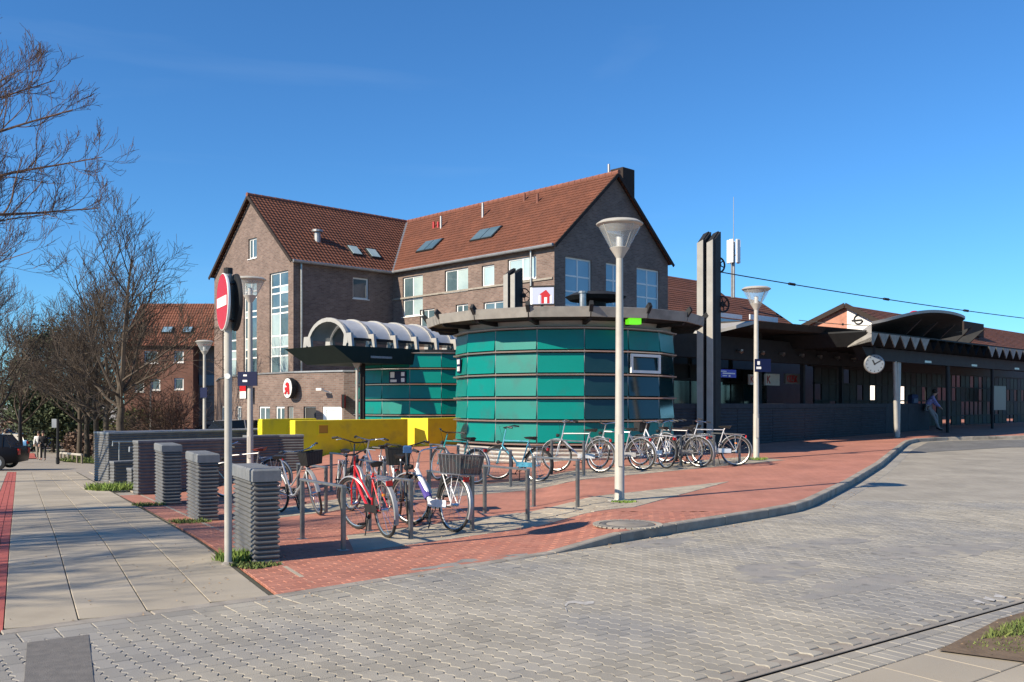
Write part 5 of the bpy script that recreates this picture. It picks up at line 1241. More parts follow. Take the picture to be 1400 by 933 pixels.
# ------------------------------------------------------------------ right canopy with folded roof
B0 = Vector((14.05, 33.3, 0)); rc = thing('bus_canopy', 'dark bus stop canopy with folded zigzag roof on slim posts at the right', 'canopy', (B0.x, B0.y, 0), zrot(U))
def bl(px, py, o=0):      # local (x, z) on the column plane shifted by o along V
    A = B0+V*o; r = Vector(((px-700)/1250, 1, 0)); t = A.dot(V)/r.dot(V); p = r*t; return (p-A).dot(U), EYE+(552-py)/1250*t
xs_, zt = bl(1176, 474); zb = zt-.44
b = MB(); b.add([(xs_, -.06, zt), (24, -.06, zt), (24, .3, zt), (xs_, .3, zt), (xs_+.5, -.06, zb), (24, -.06, zb), (24, .3, zb), (xs_+.5, .3, zb)], [(0,1,2,3),(7,6,5,4),(4,5,1,0),(5,6,2,1),(6,7,3,2),(7,4,0,3)]); b.build('edge_beam', m_dark, rc)
for px in (1262, 1326, 1385):
    x, _ = bl(px, 490); b = MB(); b.box((x, -.07, zb+.05), (x+.62, -.058, zb+.13)); b.build('strip_light', m_galv, rc)
i = 0; x = xs_-.2
while x < 22:
    b = MB(); zz = zt+.44; hh = .44; w_ = .40
    b.add([(x-w_, -.5, zz), (x+w_, -.5, zz), (x, -.5, zz-hh), (x-w_, 3.0, zz), (x+w_, 3.0, zz), (x, 3.0, zz-hh)], [(0,2,5,3),(1,4,5,2),(3,5,4),(0,3,4,1)]); b.build('roof_channel', m_dark, rc)
    pxe = B0+U*x; pxe = 700+1250*pxe.x/pxe.y
    if 1250 < pxe < 1334: x += .86; continue
    b = MB(); b.add([(x-w_, -.505, zz), (x+w_, -.505, zz), (x, -.505, zz-hh), (x-w_, -.54, zz), (x+w_, -.54, zz), (x, -.54, zz-hh)], [(3,5,4),(0,3,4,1),(0,2,5,3),(1,4,5,2)]); b.build('channel_end', m_chend, rc)
    x += .86
b = MB(); b.box((xs_-.6, -.45, zt+.445), (24, 3.1, zt+.50)); b.box((xs_+3, 3.1, zt+.30), (24, 6.5, zt+.36)); b.build('roof_deck', m_dark, rc)
for px, py, k in [(1228, 598, 0), (1297, 592, 1), (1358, 588, 1), (1424, 585, 1)]:
    x, _ = bl(px, py); g = B0+U*x; zg = hp(g.x, g.y); m__ = m_steel if k == 0 else m_dark
    for j, (dx, dy) in enumerate(((-.14, 0), (.05, .05), (.2, .1))):
        b = MB(); b.tube([(x+dx*.9, dy, zg-.1), (x+dx*(1.8 if k == 0 else 1.2)-.06*(k == 0), dy, zb+.02)], [.085 if k == 0 else .06, .07 if k == 0 else .055], 12); b.build('post', m__ if j < 2 else (m_zinc if k == 0 else m_dark), rc, True)
# screen under the canopy
b = MB()
for i in range(42):
    x = 1.2+i*.62; b.box((x, 3.9, .4), (x+.05, 3.96, 3.15))
for z in (1.0, 1.75, 2.45, 3.1): b.box((1.2, 3.88, z), (27, 3.98, z+.06))
b.build('screen_frame', m_dark, rc)
m_dull = mat('dull_screen_glass', (.015, .017, .017), (.022, .022, .02), .5, ns=9, spec=.08)
for i in range(42):
    for j in range(4):
        if rnd.random() < (.26, .3, .3, .16)[j]: continue
        x = 1.27+i*.62; z0_ = (.45, 1.06, 1.81, 2.51)[j]; b = MB(); b.box((x, 3.91, z0_), (x+.55, 3.93, (1.0, 1.75, 2.45, 3.1)[j])); b.build('dark_filler_panel', m_dull if (i+j) % 3 else m_int, rc)  # near-black panels added to darken the view under the canopy
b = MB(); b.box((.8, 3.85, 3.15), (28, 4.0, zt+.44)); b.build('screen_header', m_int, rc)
for i, px in enumerate((1372,)):
    x, z = bl(px, 545, 3); b = MB(); b.box((x-1.1, 3.2, 1.3), (x+1.0, 3.3, 2.6)); b.build('notice_board', mat('blue_black_board', (.02, .03, .07), None, .4), rc)
# sail roof
sail = thing('sail_roof', 'curved sail-shaped roof sweeping above the folded canopy roof', 'roof', (B0.x, B0.y, 0), zrot(U))
xa, za = bl(1212, 441, -1.2); xb, zb_ = bl(1334, 436, -1.2)
vs = []; fs = []; NU, NV = 18, 6
for lay_ in (0, -.10):
    for i in range(NU+1):
        f = i/NU; x = xa+(xb-xa)*f; zed = za+(zb_-za)*f+.32*math.sin(math.pi*min(1, f*1.0)**.9)+.06; wd = 3.6*math.sin(math.pi*(.04+.96*f)**.55*.0+math.pi*.5)*1.0
        for j in range(NV+1):
            g = j/NV; sh = max(0, 1-abs(2*f-1)**3)**.5; y = -1.2+g*2.4*sh; z = zed-(.75*g*g+.25*g)*(.55+.45*sh)+lay_
            vs.append((x, y+(1-sh)*.5, z))
n1 = (NU+1)*(NV+1)
for i in range(NU):
    for j in range(NV):
        a = i*(NV+1)+j; fs.append((a, a+NV+1, a+NV+2, a+1)); fs.append((n1+a, n1+a+1, n1+a+NV+2, n1+a+NV+1))
ed = [i*(NV+1) for i in range(NU+1)]+[NU*(NV+1)+j for j in range(1, NV+1)]+[i*(NV+1)+NV for i in range(NU-1, -1, -1)]+[j for j in range(NV-1, 0, -1)]
for p, q in zip(ed, ed[1:]+ed[:1]): fs.append((p, n1+p, n1+q, q))
lin = [f for f in fs if min(f) >= n1]; b = MB(); b.add(vs, [f for f in fs if min(f) < n1]); b.build('shell', mat('pale_sheet_top', (.30, .29, .27), (.22, .21, .2), .6, ns=4), sail, True)
b = MB(); b.add([(p[0], p[1], p[2]-.004) for p in vs], lin); b.v = b.v; b.build('shaded_underside', m_dark, sail, True)  # dark copy of the shell's lower side stands in for shade
for px in (1225, 1248, 1272, 1296, 1314):
    x, _ = bl(px, 450); b = MB(); b.add([(x, -.9, zt+1.05), (x+.1, -.9, zt+1.05), (x+.1, .9, zt+.5), (x, .9, zt+.5), (x, -.3, zt+.5), (x+.1, -.3, zt+.5)], [(0,4,3), (1,2,5), (0,1,5,4), (0,3,2,1)]); b.build('rib', m_dark, sail)
for i, (px, py, r_) in enumerate([(1239, 434.5, .17), (1250, 432, .24), (1266, 433, .17)]):
    p = at(px, py, 50); t = thing('red_dome', ['left small', 'middle larger', 'right small'][i]+' red rounded top showing above the sail roof', 'dome', p); b = MB(); k = r_*1.3; b.lathe([(k, -.3), (k, 0), (k*.8, k*.6), (k*.4, k*.85), (0, k*.9)], 14, None, False); b.build('cap', m_red_p, t, True); b = MB(); b.tube([(0, 0, -p.z), (0, 0, -.25)], .06, 6); b.build('stem', m_dark, t)
# clock
cxp, czp = bl(1195, 498, -.35)

ck = thing('station_clock', 'round station clock with pale face darkened as in shade under the canopy corner', 'clock', B0+U*cxp-V*.35+Vector((0, 0, czp)), R(-12))
b = MB(); b.lathe([(.0, -.09), (.30, -.09), (.33, -.06), (.33, .06), (.30, .09), (.285, .09), (.285, .075)], 32, Matrix.Rotation(R(90), 4, 'X'), False); b.build('case', m_zinc, ck, True)
b = MB(); b.lathe([(.285, .076), (.285, .08), (0, .08)], 32, Matrix.Rotation(R(90), 4, 'X'), False); b.build('face', mat('shaded_clock_face', (.16, .19, .23), None, .4), ck)  # grey-blue colour puts shade on the pale dial
for q, l_, w_ in ((R(335), .15, .022), (R(60), .22, .015)):
    b = MB(); b.box((-w_, -.094, -.03), (w_, -.088, l_), Matrix.Rotation(q, 4, 'Y')); b.build('hand', m_dark, ck)
for k in range(12):
    b = MB(); b.box((-.01, -.0885, .23), (.01, -.0865, .27), Matrix.Rotation(R(30*k), 4, 'Y')); b.build('hour_mark', m_dark, ck)
b = MB(); b.box((-.04, -.03, .34), (.04, .03, .6)); b.build('hanger', m_dark, ck)

# ------------------------------------------------------------------ buildings behind
m_greyr = mat('blue_grey_render', (.10, .115, .14), (.13, .145, .17), .85, ns=1.5)
def face_house(name, label, pe0, pe1, Y0, d, eave_z, ridge_z, width, m_w, base=-2, hip=0, roofm=m_roof, over=.3):
    """long side from pixel column pe0 (at depth Y0) along d to column pe1"""
    a = Vector(((pe0-700)/1250*Y0, Y0, 0)); rx = (pe1-700)/1250
    L = (rx*a.y-a.x)/(d.x-rx*d.y); n = Vector((-d.y, d.x, 0))
    if n.y < 0: n = -n
    t = thing(name, label, 'building'); e = a+d*L; a2 = a+n*width; e2 = e+n*width; am = (a+a2)/2; em = (e+e2)/2
    Z = lambda v, z: v+Vector((0, 0, z))
    b = MB(); wall_mesh(b, a, d, [(0, base), (L, base), (L, eave_z), (0, eave_z)], [])
    for p, q in ((e, e2), (a2, a)):
        w_ = Wall(p, q); wall_mesh(b, p, w_.d, [(0, base), (width, base), (width, eave_z), (width/2, ridge_z), (0, eave_z)], [])
    w_ = Wall(e2, a2); wall_mesh(b, e2, w_.d, [(0, base), (w_.L, base), (w_.L, eave_z), (0, eave_z)], [])
    b.build('wall', m_w, t, uv=True)
    s = (ridge_z-eave_z)/(width/2); o = n*over; zo = eave_z-over*s+.1
    tiled_roof(t, 'roof', Z(a-o-d*over, zo), Z(e-o+d*over, zo), Z(em+d*over, ridge_z+.1), Z(am-d*over, ridge_z+.1), roofm)
    tiled_roof(t, 'roof', Z(e2+o+d*over, zo), Z(a2+o-d*over, zo), Z(am-d*over, ridge_z+.1), Z(em+d*over, ridge_z+.1), roofm)
    for p, q in ((e-o, em), (e2+o, em), (a-o, am), (a2+o, am)):
        sg = d if (p-e).length < width*1.5 and (q-em).length < .01 else -d
        beam('verge_board', m_verge, t, Z(p+sg*(over+.02), zo-.02), Z(q+sg*(over+.02), ridge_z+.08), .06, .22)
    b = MB(); b.tube([Z(a-o*1.2-d*over, zo-.05), Z(e-o*1.2+d*over, zo-.05)], .08, 6); b.build('rain_gutter', m_zinc, t)
    return t, a, e, n, L
# back right house (red roof, grey wall)
t, a, e, n, L = face_house('rear_house', 'house with red tiled roof and blue grey wall behind the lamp and slab mast', 900, 1097, 58, U, 7.0, 9.9, 8.5, m_greyr)
H_ = (a, e, n, L)
def rw(px, py): w_ = Wall(a, e); return w_.sz(px, py)
for px0, px1, y0, y1 in [(1030, 1037, 443, 456)]:
    s0, z1_ = rw(px0, y0); s1, _ = rw(px1, y0); _, z0_ = rw(px0, y1); window(t, a+Vector((U.y, -U.x, 0))*.12, U, (s0, z0_, s1, z1_), [], [], m_white, m_panes, rec=.0, fw=.08)
for (px0, px1, y0, y1, m__) in [(978, 1013, 427, 433, m_white), (1024, 1062, 430, 437, m_white), (979, 1011, 435, 453, m_panes)]:
    s0, z1_ = rw(px0, y0); s1, _ = rw(px1, y0); _, z0_ = rw(px0, y1); box_on('fascia_panel' if m__ is m_white else 'window', m__, t, a, U, s0, s1, .01, .10, z0_, z1_)
t2, a2, e2, n2, L2_ = face_house('rear_house', 'higher red tiled roof of the house nearest the slab mast, left of the antenna', 860, 1020, 66, U, 9.0, 12.2, 8.5, m_greyr)
# antenna mast
pa = at(1003, 380, 69); am_ = thing('antenna_mast', 'mobile phone antenna mast with white panels on the roof behind', 'antenna', (pa.x, pa.y, pa.z-1.5))
b = MB(); b.tube([(0, 0, 0), (0, 0, 4.2)], .11, 8); b.tube([(0, 0, 4.2), (0, 0, 7.6)], [.03, .02], 5); b.tube([(-.15, 0, 0), (-.15, 0, 3)], .06, 6); b.build('pole', m_zinc, am_)
for k in range(5):
    q = 2*math.pi*k/5+.3; b = MB(); M = Matrix.Translation((math.cos(q)*.42, math.sin(q)*.42, 2.6)) @ rotz(q); b.bbox((-.07, -.16, 0), (.07, .16, 1.75), .03, M); b.build('antenna_panel', m_white, am_); b = MB(); b.tube([(0, 0, 3.2), (math.cos(q)*.4, math.sin(q)*.4, 3.2)], .03, 5); b.build('bracket', m_zinc, am_)
# white gable house on the right
ga = at(1100, 447, 64); gz = ga.z
A_ = Vector((ga.x, ga.y, 0)); rx = (1236-700)/1250; Lg = (A_.x-rx*A_.y)/(-(-V.x)-rx*V.y) if False else None
dv = -V; Lg = (rx*A_.y-A_.x)/(dv.x-rx*dv.y)
gh = thing('gable_house', 'long house with orange brick and white gable and red roof behind the bus canopy', 'building')
gw = Wall(A_, A_+dv*Lg); zr = gw.sz(1158, 420)[1]; sr = gw.sz(1158, 420)[0]; ze1 = gw.sz(1236, 458)[1]; sw = sr
ze0 = gz
b = MB(); wall_mesh(b, A_, dv, [(0, -1), (sr, -1), (sr, zr), (0, ze0)], []); b.build('brick_gable', m_brick3, gh, uv=True)
b = MB(); wall_mesh(b, A_, dv, [(sr, -1), (Lg, -1), (Lg, ze1), (sr, zr)], []); b.build('white_gable', m_white, gh)
Z = lambda v, z: v+Vector((0, 0, z))
LL = 60; m0 = A_+dv*sr; e0 = A_+dv*(Lg+.3)
tiled_roof(gh, 'roof', Z(e0-U*.3, ze1-.05), Z(e0+U*LL, ze1-.05), Z(m0+U*LL, zr+.1), Z(m0-U*.3, zr+.1), m_roof)
tiled_roof(gh, 'roof', Z(A_+U*LL, ze0), Z(A_-U*.3, ze0), Z(m0-U*.3, zr+.1), Z(m0+U*LL, zr+.1), m_roof)
wq = A_+dv*Lg; b = MB(); wall_mesh(b, wq, U, [(0, -1), (LL, -1), (LL, ze1), (0, ze1)], []); b.build('wall', m_brick2, gh, uv=True)
beam('verge_board', m_verge, gh, Z(A_-U*.33-dv*.3, ze0-.1), Z(m0-U*.33, zr+.12), .07, .3); beam('verge_board', m_verge, gh, Z(e0-U*.33, ze1-.1), Z(m0-U*.33, zr+.12), .07, .3)
s_, z_ = gw.sz(1174, 437); b = MB(); M = disc_M(A_, dv, s_, .04, z_); b.ring((0, 0, 0), (0, 0, 1), .30, .05, 24, 5, R(20), R(300), M=M); b.box((-.48, -.1, -.02), (.25, -.0, .03), M); b.build('emblem', m_dark, gh)
p = m0+U*14+dv*2.2; b = MB(); b.box((-2, -1, 0), (2, 1, 1.0), Matrix.Translation(Z(p, zr-1.4)) @ rotz(zrot(U))); b.build('dormer', m_verge, gh)
p = m0+U*52+dv*2.0; b = MB(); b.box((-2, -1, 0), (2, 1, 1.3), Matrix.Translation(Z(p, zr-1.4)) @ rotz(zrot(U))); b.build('dormer', m_verge, gh)
# ground strip, low building behind bus canopy
ground_strip = MB()
lb = thing('pale_building', 'pale low building glimpsed behind the bus canopy screen', 'building', (*wpt(4, 16), 0), zrot(U))
b = MB(); b.box((0, 0, 0), (30, 5, 3.6)); b.build('wall', mat('ochre_render', (.17, .15, .10), (.10, .09, .06), .9, ns=3), lb)
for i in range(12):
    b = MB(); b.box((1+i*2.4, -.06, 1.0+.4*(i % 2)), (1.9+i*2.4, -.01, 2.6)); b.build('window', m_paned if i % 3 else m_pane, lb)
# red sign right of kiosk, dark back wall
rs = thing('red_shop_sign', 'dark red shop sign right behind the kiosk roof, below the red roof', 'sign', at(918, 456, 52), zrot(U))
b = MB(); b.bbox((0, 0, 0), (2.4, .2, .85), .02); b.build('board', mat('dark_red_board', (.35, .015, .03), None, .4), rs); b = MB(); b.box((.5, -.012, .5), (1.9, -.002, .66)); b.build('print', m_white, rs)
# left brick house
def left_house():
    Y0 = 84.; a = Vector(((170-700)/1250*Y0, Y0, 0)); t = thing('brick_house', 'red brick house with tall tiled roof behind the bare trees on the left', 'building', a)
    k = Y0/1250; f = lambda px, py: ((px-170)*k, EYE+(552-py)*k)
    ez = f(0, 472)[1]; rz_ = f(0, 408)[1]; L = 13.5; b = MB(); hs = []; W_l = []
    x1 = f(264, 0)[0]
    for px0, px1, y0, y1 in [(238, 251, 480, 496), (238, 251, 517, 533), (197, 216, 480, 497), (184, 197, 520, 536), (206, 219, 518, 534)]:
        x0, z1 = f(px0, y0); x1_, z0 = f(px1, y1); hs.append((x0, z0, x1_, z1))
    d = Vector((1, 0, 0)); wall_mesh(b, Vector((0, 0, 0)), d, [(0, -4), (x1, -4), (x1, ez), (0, ez)], hs)
    wall_mesh(b, Vector((0, 9, 0)), Vector((0, -1, 0)), [(0, -4), (9, -4), (9, ez), (4.5, rz_), (0, ez)], [])
    b.build('wall', m_brick2, t, uv=True)
    for h in hs: window(t, Vector((0, 0, 0)), d, h, [], [], m_white, m_paned, fw=.12)
    tiled_roof(t, 'roof', Vector((-.3, -.3, ez-.1)), Vector((L, -.3, ez-.1)), Vector((L, 4.5, rz_)), Vector((-.3, 4.5, rz_)), m_roof, .4)
    tiled_roof(t, 'roof', Vector((L, 9.3, ez-.1)), Vector((-.3, 9.3, ez-.1)), Vector((-.3, 4.5, rz_)), Vector((L, 4.5, rz_)), m_roof, .4)
    b = MB(); wall_mesh(b, Vector((x1, 0, 0)), Vector((0, 1, 0)), [(0, -4), (1.55, -4), (1.55, ez), (0, ez)], []); b.build('side_wall', m_brick2, t, uv=True)
    b = MB(); b.box((x1, 1.5, -4), (L, 9, ez)); b.build('grey_recess', mat('grey_render', (.19, .18, .17), (.14, .135, .13), .9, ns=1), t)
    b = MB(); z1 = f(0, 527)[1]; b.box((x1+.1, 1.3, z1), (L-.2, 1.48, z1+1.0)); b.build('blue_board', mat('slate_blue_board', (.12, .18, .22), None, .5), t)
    for px, w_ in ((222, 1.0), (250, .9)):
        x, _ = f(px, 0); zz = EYE+(552-451)*k; fr = (zz-ez)/(rz_-ez); y = 4.5*fr
        M = Matrix.Translation((x, y-.15, zz)) @ Matrix.Rotation(math.atan2(rz_-ez, 4.8), 4, 'X')
        b = MB(); b.box((-w_/2, -.45, 0), (w_/2, .45, .16), M); fo = b.build('roof_window', m_dark, t); b = MB(); b.box((-w_/2+.08, -.38, .16), (w_/2-.08, .38, .18), M); b.build('pane', m_panes, fo)
    return t
left_house()

# ------------------------------------------------------------------ wires
def wire(label, p, q, sag, r=.018):
    pts = []
    for k in range(25): f = k/24; v = Vector(p).lerp(Vector(q), f); v.z -= sag*4*f*(1-f); pts.append(v)
    t = thing('overhead_wire', label, 'wire', p); b = MB(); b.tube([v-Vector(p) for v in pts], r, 4); b.build('cable', m_dark, t)
    for k in (4, 10, 16):
        b = MB(); v = pts[k]-Vector(p); v2 = pts[k+1]-Vector(p); b.tube([v, v.lerp(v2, .35)], r*2.6, 5); b.build('insulator', m_dark, t)
wire('upper overhead tram wire running right from the slab mast', at(978, 371, 30.2), at(1440, 440, 42), .1, .02)
wire('lower overhead wire ending at the dark house gable', at(1092, 438, 60), at(1240, 447, 56), .1, .03)

# ------------------------------------------------------------------ trees
def branch_mesh(mb, start, d, L, r, lev, maxlev, rg, up=.12, spread=.75, kids=6, wob=.16, taper=.35, minr=.004):
    n = max(3, int(4+2*(maxlev-lev) if lev else 6)); pts = [start]; rs = [r]; d = d.normalized(); p = start
    for i in range(n):
        d = (d+Vector((rg.gauss(0, wob), rg.gauss(0, wob), rg.gauss(0, wob)+up*.35))).normalized(); p = p+d*(L/n); pts.append(p); rs.append(max(minr, r*(1-(1-taper)*(i+1)/n)))
    mb.tube(pts, rs, 7 if lev == 0 else 5 if lev == 1 else 4 if lev == 2 else 3, lev < 2)
    if lev >= maxlev: return
    for k in range(kids):
        f = .22+.78*(k+rg.random()*.8)/kids if lev else .45+.55*(k+rg.random()*.6)/kids
        f = min(f, .99); i = min(n-1, int(f*n)); q = pts[i].lerp(pts[i+1], f*n-i); dd = (pts[i+1]-pts[i]).normalized()
        ax = dd.orthogonal().normalized(); ax.rotate(Matrix.Rotation(rg.random()*6.283, 3, dd)); sp = spread*(.7+.6*rg.random()); nd = dd.copy(); nd.rotate(Matrix.Rotation(sp, 3, ax)); nd.z += up
        branch_mesh(mb, q, nd, L*(.62-.22*f)*(.8+.4*rg.random()), max(minr, rs[i]*.62), lev+1, maxlev, rg, up, spread, kids, wob*1.15, taper, minr)
def bare_tree(name, label, x, y, H, seed, group, tm=m_bark, cm=m_twig, kids=6, levels=4, spread=.75, up=.18, trunk_f=.32, r=.2, z=None, mesh=None, scale=1, rot=0):
    z = h0(x, y) if z is None else z
    t = thing(name, label, 'tree', (x, y, z-.1), rot, group)
    if mesh: a, b_ = mesh; o = link('trunk', a, tm, t); p = link('crown', b_, cm, t); o.scale = p.scale = (scale,)*3; return t, mesh
    rg = random.Random(seed); b = MB(); pts = [Vector((0, 0, 0))]; rs = [r*1.25]
    for k in range(1, 7): pts.append(Vector((rg.gauss(0, .012)*k, rg.gauss(0, .012)*k, H*trunk_f*k/6))); rs.append(r*(1-.05*k))
    b.tube(pts, rs, 10); tr = b.build('trunk', tm, t, True); c = MB(); top = pts[-1]
    branch_mesh(c, top, Vector((rg.gauss(0, .05), rg.gauss(0, .05), 1)), H*(1-trunk_f)*.86, r*.60, 1, levels, rg, up, spread*1.05, kids+3, .05, .3, .009)
    for k in range(8):
        q = 2*math.pi*k/8+rg.random()*.7; el = .35+.5*rg.random(); i = 4+rg.randrange(3); st = pts[min(i, 6)]
        branch_mesh(c, st, Vector((math.cos(q)*math.cos(el), math.sin(q)*math.cos(el), math.sin(el))), H*(1-trunk_f)*(.62+.25*rg.random()), r*.34, 1, levels, rg, up, spread, kids, .09, .3, .009)
    cr = c.build('crown', cm, t); return t, (tr.data, cr.data)
G = 'bare trees along the left footpath'
def tp(px, Y): return ((px-700)/1250*Y, Y)
x, y = tp(165, 46); _, mA = bare_tree('bare_tree', 'largest bare tree with forked crown above the left end of the ribbed wall', x, y, 11.6, 11, G, kids=6, levels=4, trunk_f=.36, r=.22)
x, y = tp(146, 50); _, mB = bare_tree('bare_tree', 'bare tree just left of the largest one, its trunk close behind the far pillar', x, y, 9.6, 23, G, kids=6, levels=4, trunk_f=.40, r=.18)
for px, Y, me, sc_, rt, lab in [(131, 52, mB, .92, 2.1, 'bare tree on the grass right of the pedestrian'), (119, 56, mA, .80, 1.0, 'bare tree behind the low wooden rail'), (109, 60, mB, .95, 4.0, 'slim trunked bare tree at the left end of the grass strip'),
                                (28, 66, mB, .95, .6, 'far bare tree above the parked cars on the left'), (70, 84, mA, .75, 3.0, 'bare tree beyond the parked cars at the bend'), (-10, 50, mB, 1.0, 5.0, 'bare tree at the left picture edge behind the black car')
                                ]:
    x, y = tp(px, Y); bare_tree('bare_tree', lab, x, y, 0, 0, G, mesh=me, scale=sc_, rot=rt)
for i, (px, Y, sc_, lab) in enumerate([(1268, 120, 1.02, 'bare tree top left of the two above the sail roof'), (1345, 125, .80, 'bare tree top above the long red roof at the right')]):
    x, y = tp(px, Y); bare_tree('bare_tree', lab, x, y, 0, 0, 'bare trees behind the long red roof', mesh=mB, scale=sc_*1.12, rot=i, z=0)
# overhanging tree at the left edge (trunk outside the frame)
def edge_tree(x, y, label, limbs, seed):
    z = h0(x, y); t = thing('overhanging_tree', label, 'tree', (x, y, z-.1), 0, 'trees on the kerb left of the footpath'); rg = random.Random(seed)
    b = MB(); b.tube([(0, 0, 0), (.05, 0, 1.5), (0, .05, 3.0), (.1, 0, 4.4), (.0, .1, 6), (.1, .1, 8.5)], [.26, .2, .18, .16, .12, .05], 12); b.build('trunk', m_bark, t, True)
    c = MB()
    for (z0_, px, py, Yt, r_) in limbs:
        st = Vector((0, 0, z0_)); e = at(px, py, Yt)-Vector((x, y, z-.1)); d = e-st; L = d.length
        n = 12; pts = []; rs = []
        for k in range(n+1):
            f = k/n; v = st.lerp(e, f); v.z += .28*math.sin(math.pi*f)*L*.12*(1 if r_ > .06 else -1); v += Vector((rg.gauss(0, .02), rg.gauss(0, .02), rg.gauss(0, .03)))*L*.12*min(1, 4*f*(1-f)); pts.append(v); rs.append(max(.005, r_*.75*(1-.9*f)))
        c.tube(pts, rs, 6)
        for k in range(26):
            f = .22+.77*(k+rg.random())/26; i = min(n-1, int(f*n)); q = pts[i].lerp(pts[i+1], f*n-i); dd = (pts[i+1]-pts[i]).normalized()
            ax = dd.orthogonal().normalized(); ax.rotate(Matrix.Rotation(rg.random()*6.283, 3, dd)); nd = dd.copy(); nd.rotate(Matrix.Rotation(.45+.5*rg.random(), 3, ax)); nd.z += .28
            branch_mesh(c, q, nd, (1.15-.55*f)*(.7+.6*rg.random()), max(.004, rs[i]*.5), 2, 4, rg, .22, .55, 5, .13, .4, .0028)
    c.build('crown', m_twigr, t); return t
edge_tree(-11.3, 13.4, 'tree at the left picture edge whose bare reddish branches reach over the footpath',
    [(3.8, 135, 285, 13.0, .085), (3.9, 140, 215, 13.6, .075), (4.2, 100, 150, 13.2, .08), (4.6, 75, 110, 13.8, .07), (5.0, 30, 95, 13.4, .06), (3.2, 40, 345, 12.6, .05), (4.4, 90, 290, 14.6, .05), (4, -80, 160, 12, .07), (5, -160, 40, 14, .07)], 5)
x, y = -15.2, 4.6; bare_tree('bare_tree', 'street tree left of the camera, outside the picture, whose branches shade the footpath', x, y, 0, 0, G, mesh=mB, scale=.92, rot=.4)
x, y = -18.3, 7.5; bare_tree('bare_tree', 'second street tree outside the left picture edge casting thin branch shadows', x, y, 0, 0, G, mesh=mA, scale=.78, rot=1.9)
edge_tree(-17.8, 24.5, 'further kerb tree with thin bare twigs at the left picture edge under the large branches', [(4, 30, 330, 24.5, .06), (3.5, 28, 420, 24, .06), (4.4, -20, 300, 25, .08), (4, -60, 380, 23, .07)], 9)
# leafy masses
def foliage(name, label, x, y, z0_, rx, ry, rz_, n, m, leaf=.12, seed=1, clumps=40, cat='bush', trunk=True, group=None):
    rg = random.Random(seed); t = thing(name, label, cat, (x, y, z0_), 0, group); cl = []
    for k in range(clumps):
        while True:
            v = Vector((rg.uniform(-1, 1), rg.uniform(-1, 1), rg.uniform(-1, 1)))
            if v.length < 1: break
        v = v.normalized()*(v.length**.4); cl.append((Vector((v.x*rx*.85, v.y*ry*.85, rz_+v.z*rz_*.85)), .25+.3*rg.random()))
    b = MB()
    for k in range(n):
        c, s = cl[rg.randrange(clumps)]; sc2 = min(rx, rz_)
        p = c+Vector((rg.gauss(0, s*.5), rg.gauss(0, s*.5), rg.gauss(0, s*.45)))*sc2; a = Vector((rg.gauss(0, 1), rg.gauss(0, 1), rg.gauss(0, 1))).normalized()*leaf*(.6+.8*rg.random()); q = a.orthogonal().normalized()*leaf*.5; q.rotate(Matrix.Rotation(rg.random()*6.28, 3, a.normalized()))
        b.add([p-a, p+q, p+a, p-q], [(0, 1, 2, 3)])
    b.build('foliage', m, t)
    if trunk: b = MB(); b.tube([(0, 0, -.4), (0, 0, rz_)], [.14, .06], 7); b.build('trunk', m_bark, t)
    return t
m_bushg = mat('olive_foliage', (.10, .12, .025), (.16, .15, .04), .8, ns=2, island=.4); m_bushb = mat('brown_bush_twigs', (.12, .08, .055), (.17, .11, .08), .9, ns=2, island=.4)
x, y = tp(72, 74); foliage('evergreen_tree', 'dark broad evergreen tree behind the bare trees on the left', x, y, -2, 3.6, 3, 5.4, 15000, m_leaf, .17, 3, 70, 'tree')
for i, (px, Y, rx, rz_, m__, lab) in enumerate([(20, 100, 7, 2.6, m_leaf, 'dark hedge far behind the blue cars'), (120, 78, 2.5, 1.4, m_bushg, 'yellow green bush between the far trunks'), (62, 96, 5, 3.0, m_leaf, 'dark shrub mass behind the pedestrian'), (186, 70, 2.6, 1.7, m_bushg, 'olive bush left of the pink brown shrub'), (160, 92, 5.5, 3.4, m_leaf, 'dark evergreen mass behind the big tree trunk'), (-20, 80, 6, 3, m_bushb, 'brown thicket at the far left edge'), (112, 66, 1.2, .9, m_bushb, 'brown low hedge beside the wooden rail')]):
    x, y = tp(px, Y); foliage('shrub', lab, x, y, h0(x, y), rx, rx*.5, rz_, 4200, m__, .15, 20+i, 40, 'shrub', False)
x, y = tp(228, 58)
def twig_bush(label, x, y, Rr, H, seed, m):
    t = thing('bare_shrub', label, 'shrub', (x, y, h0(x, y)-.1)); rg = random.Random(seed); c = MB()
    for k in range(26):
        q = rg.random()*6.283; el = .5+.9*rg.random(); branch_mesh(c, Vector((0, 0, 0)), Vector((math.cos(q)*math.cos(el), math.sin(q)*math.cos(el), math.sin(el))), H*(.8+.4*rg.random()), .03, 2, 4, rg, .02, .6, 6, .12, .4, .012)
    c.build('branches', m, t); return t
twig_bush('pink brown bare shrub in front of the brick house', x, y, 2, 3.4, 4, m_twigr)
x, y = tp(206, 66); twig_bush('bare shrub left of the pink brown shrub', x, y, 2, 2.6, 6, m_twig)

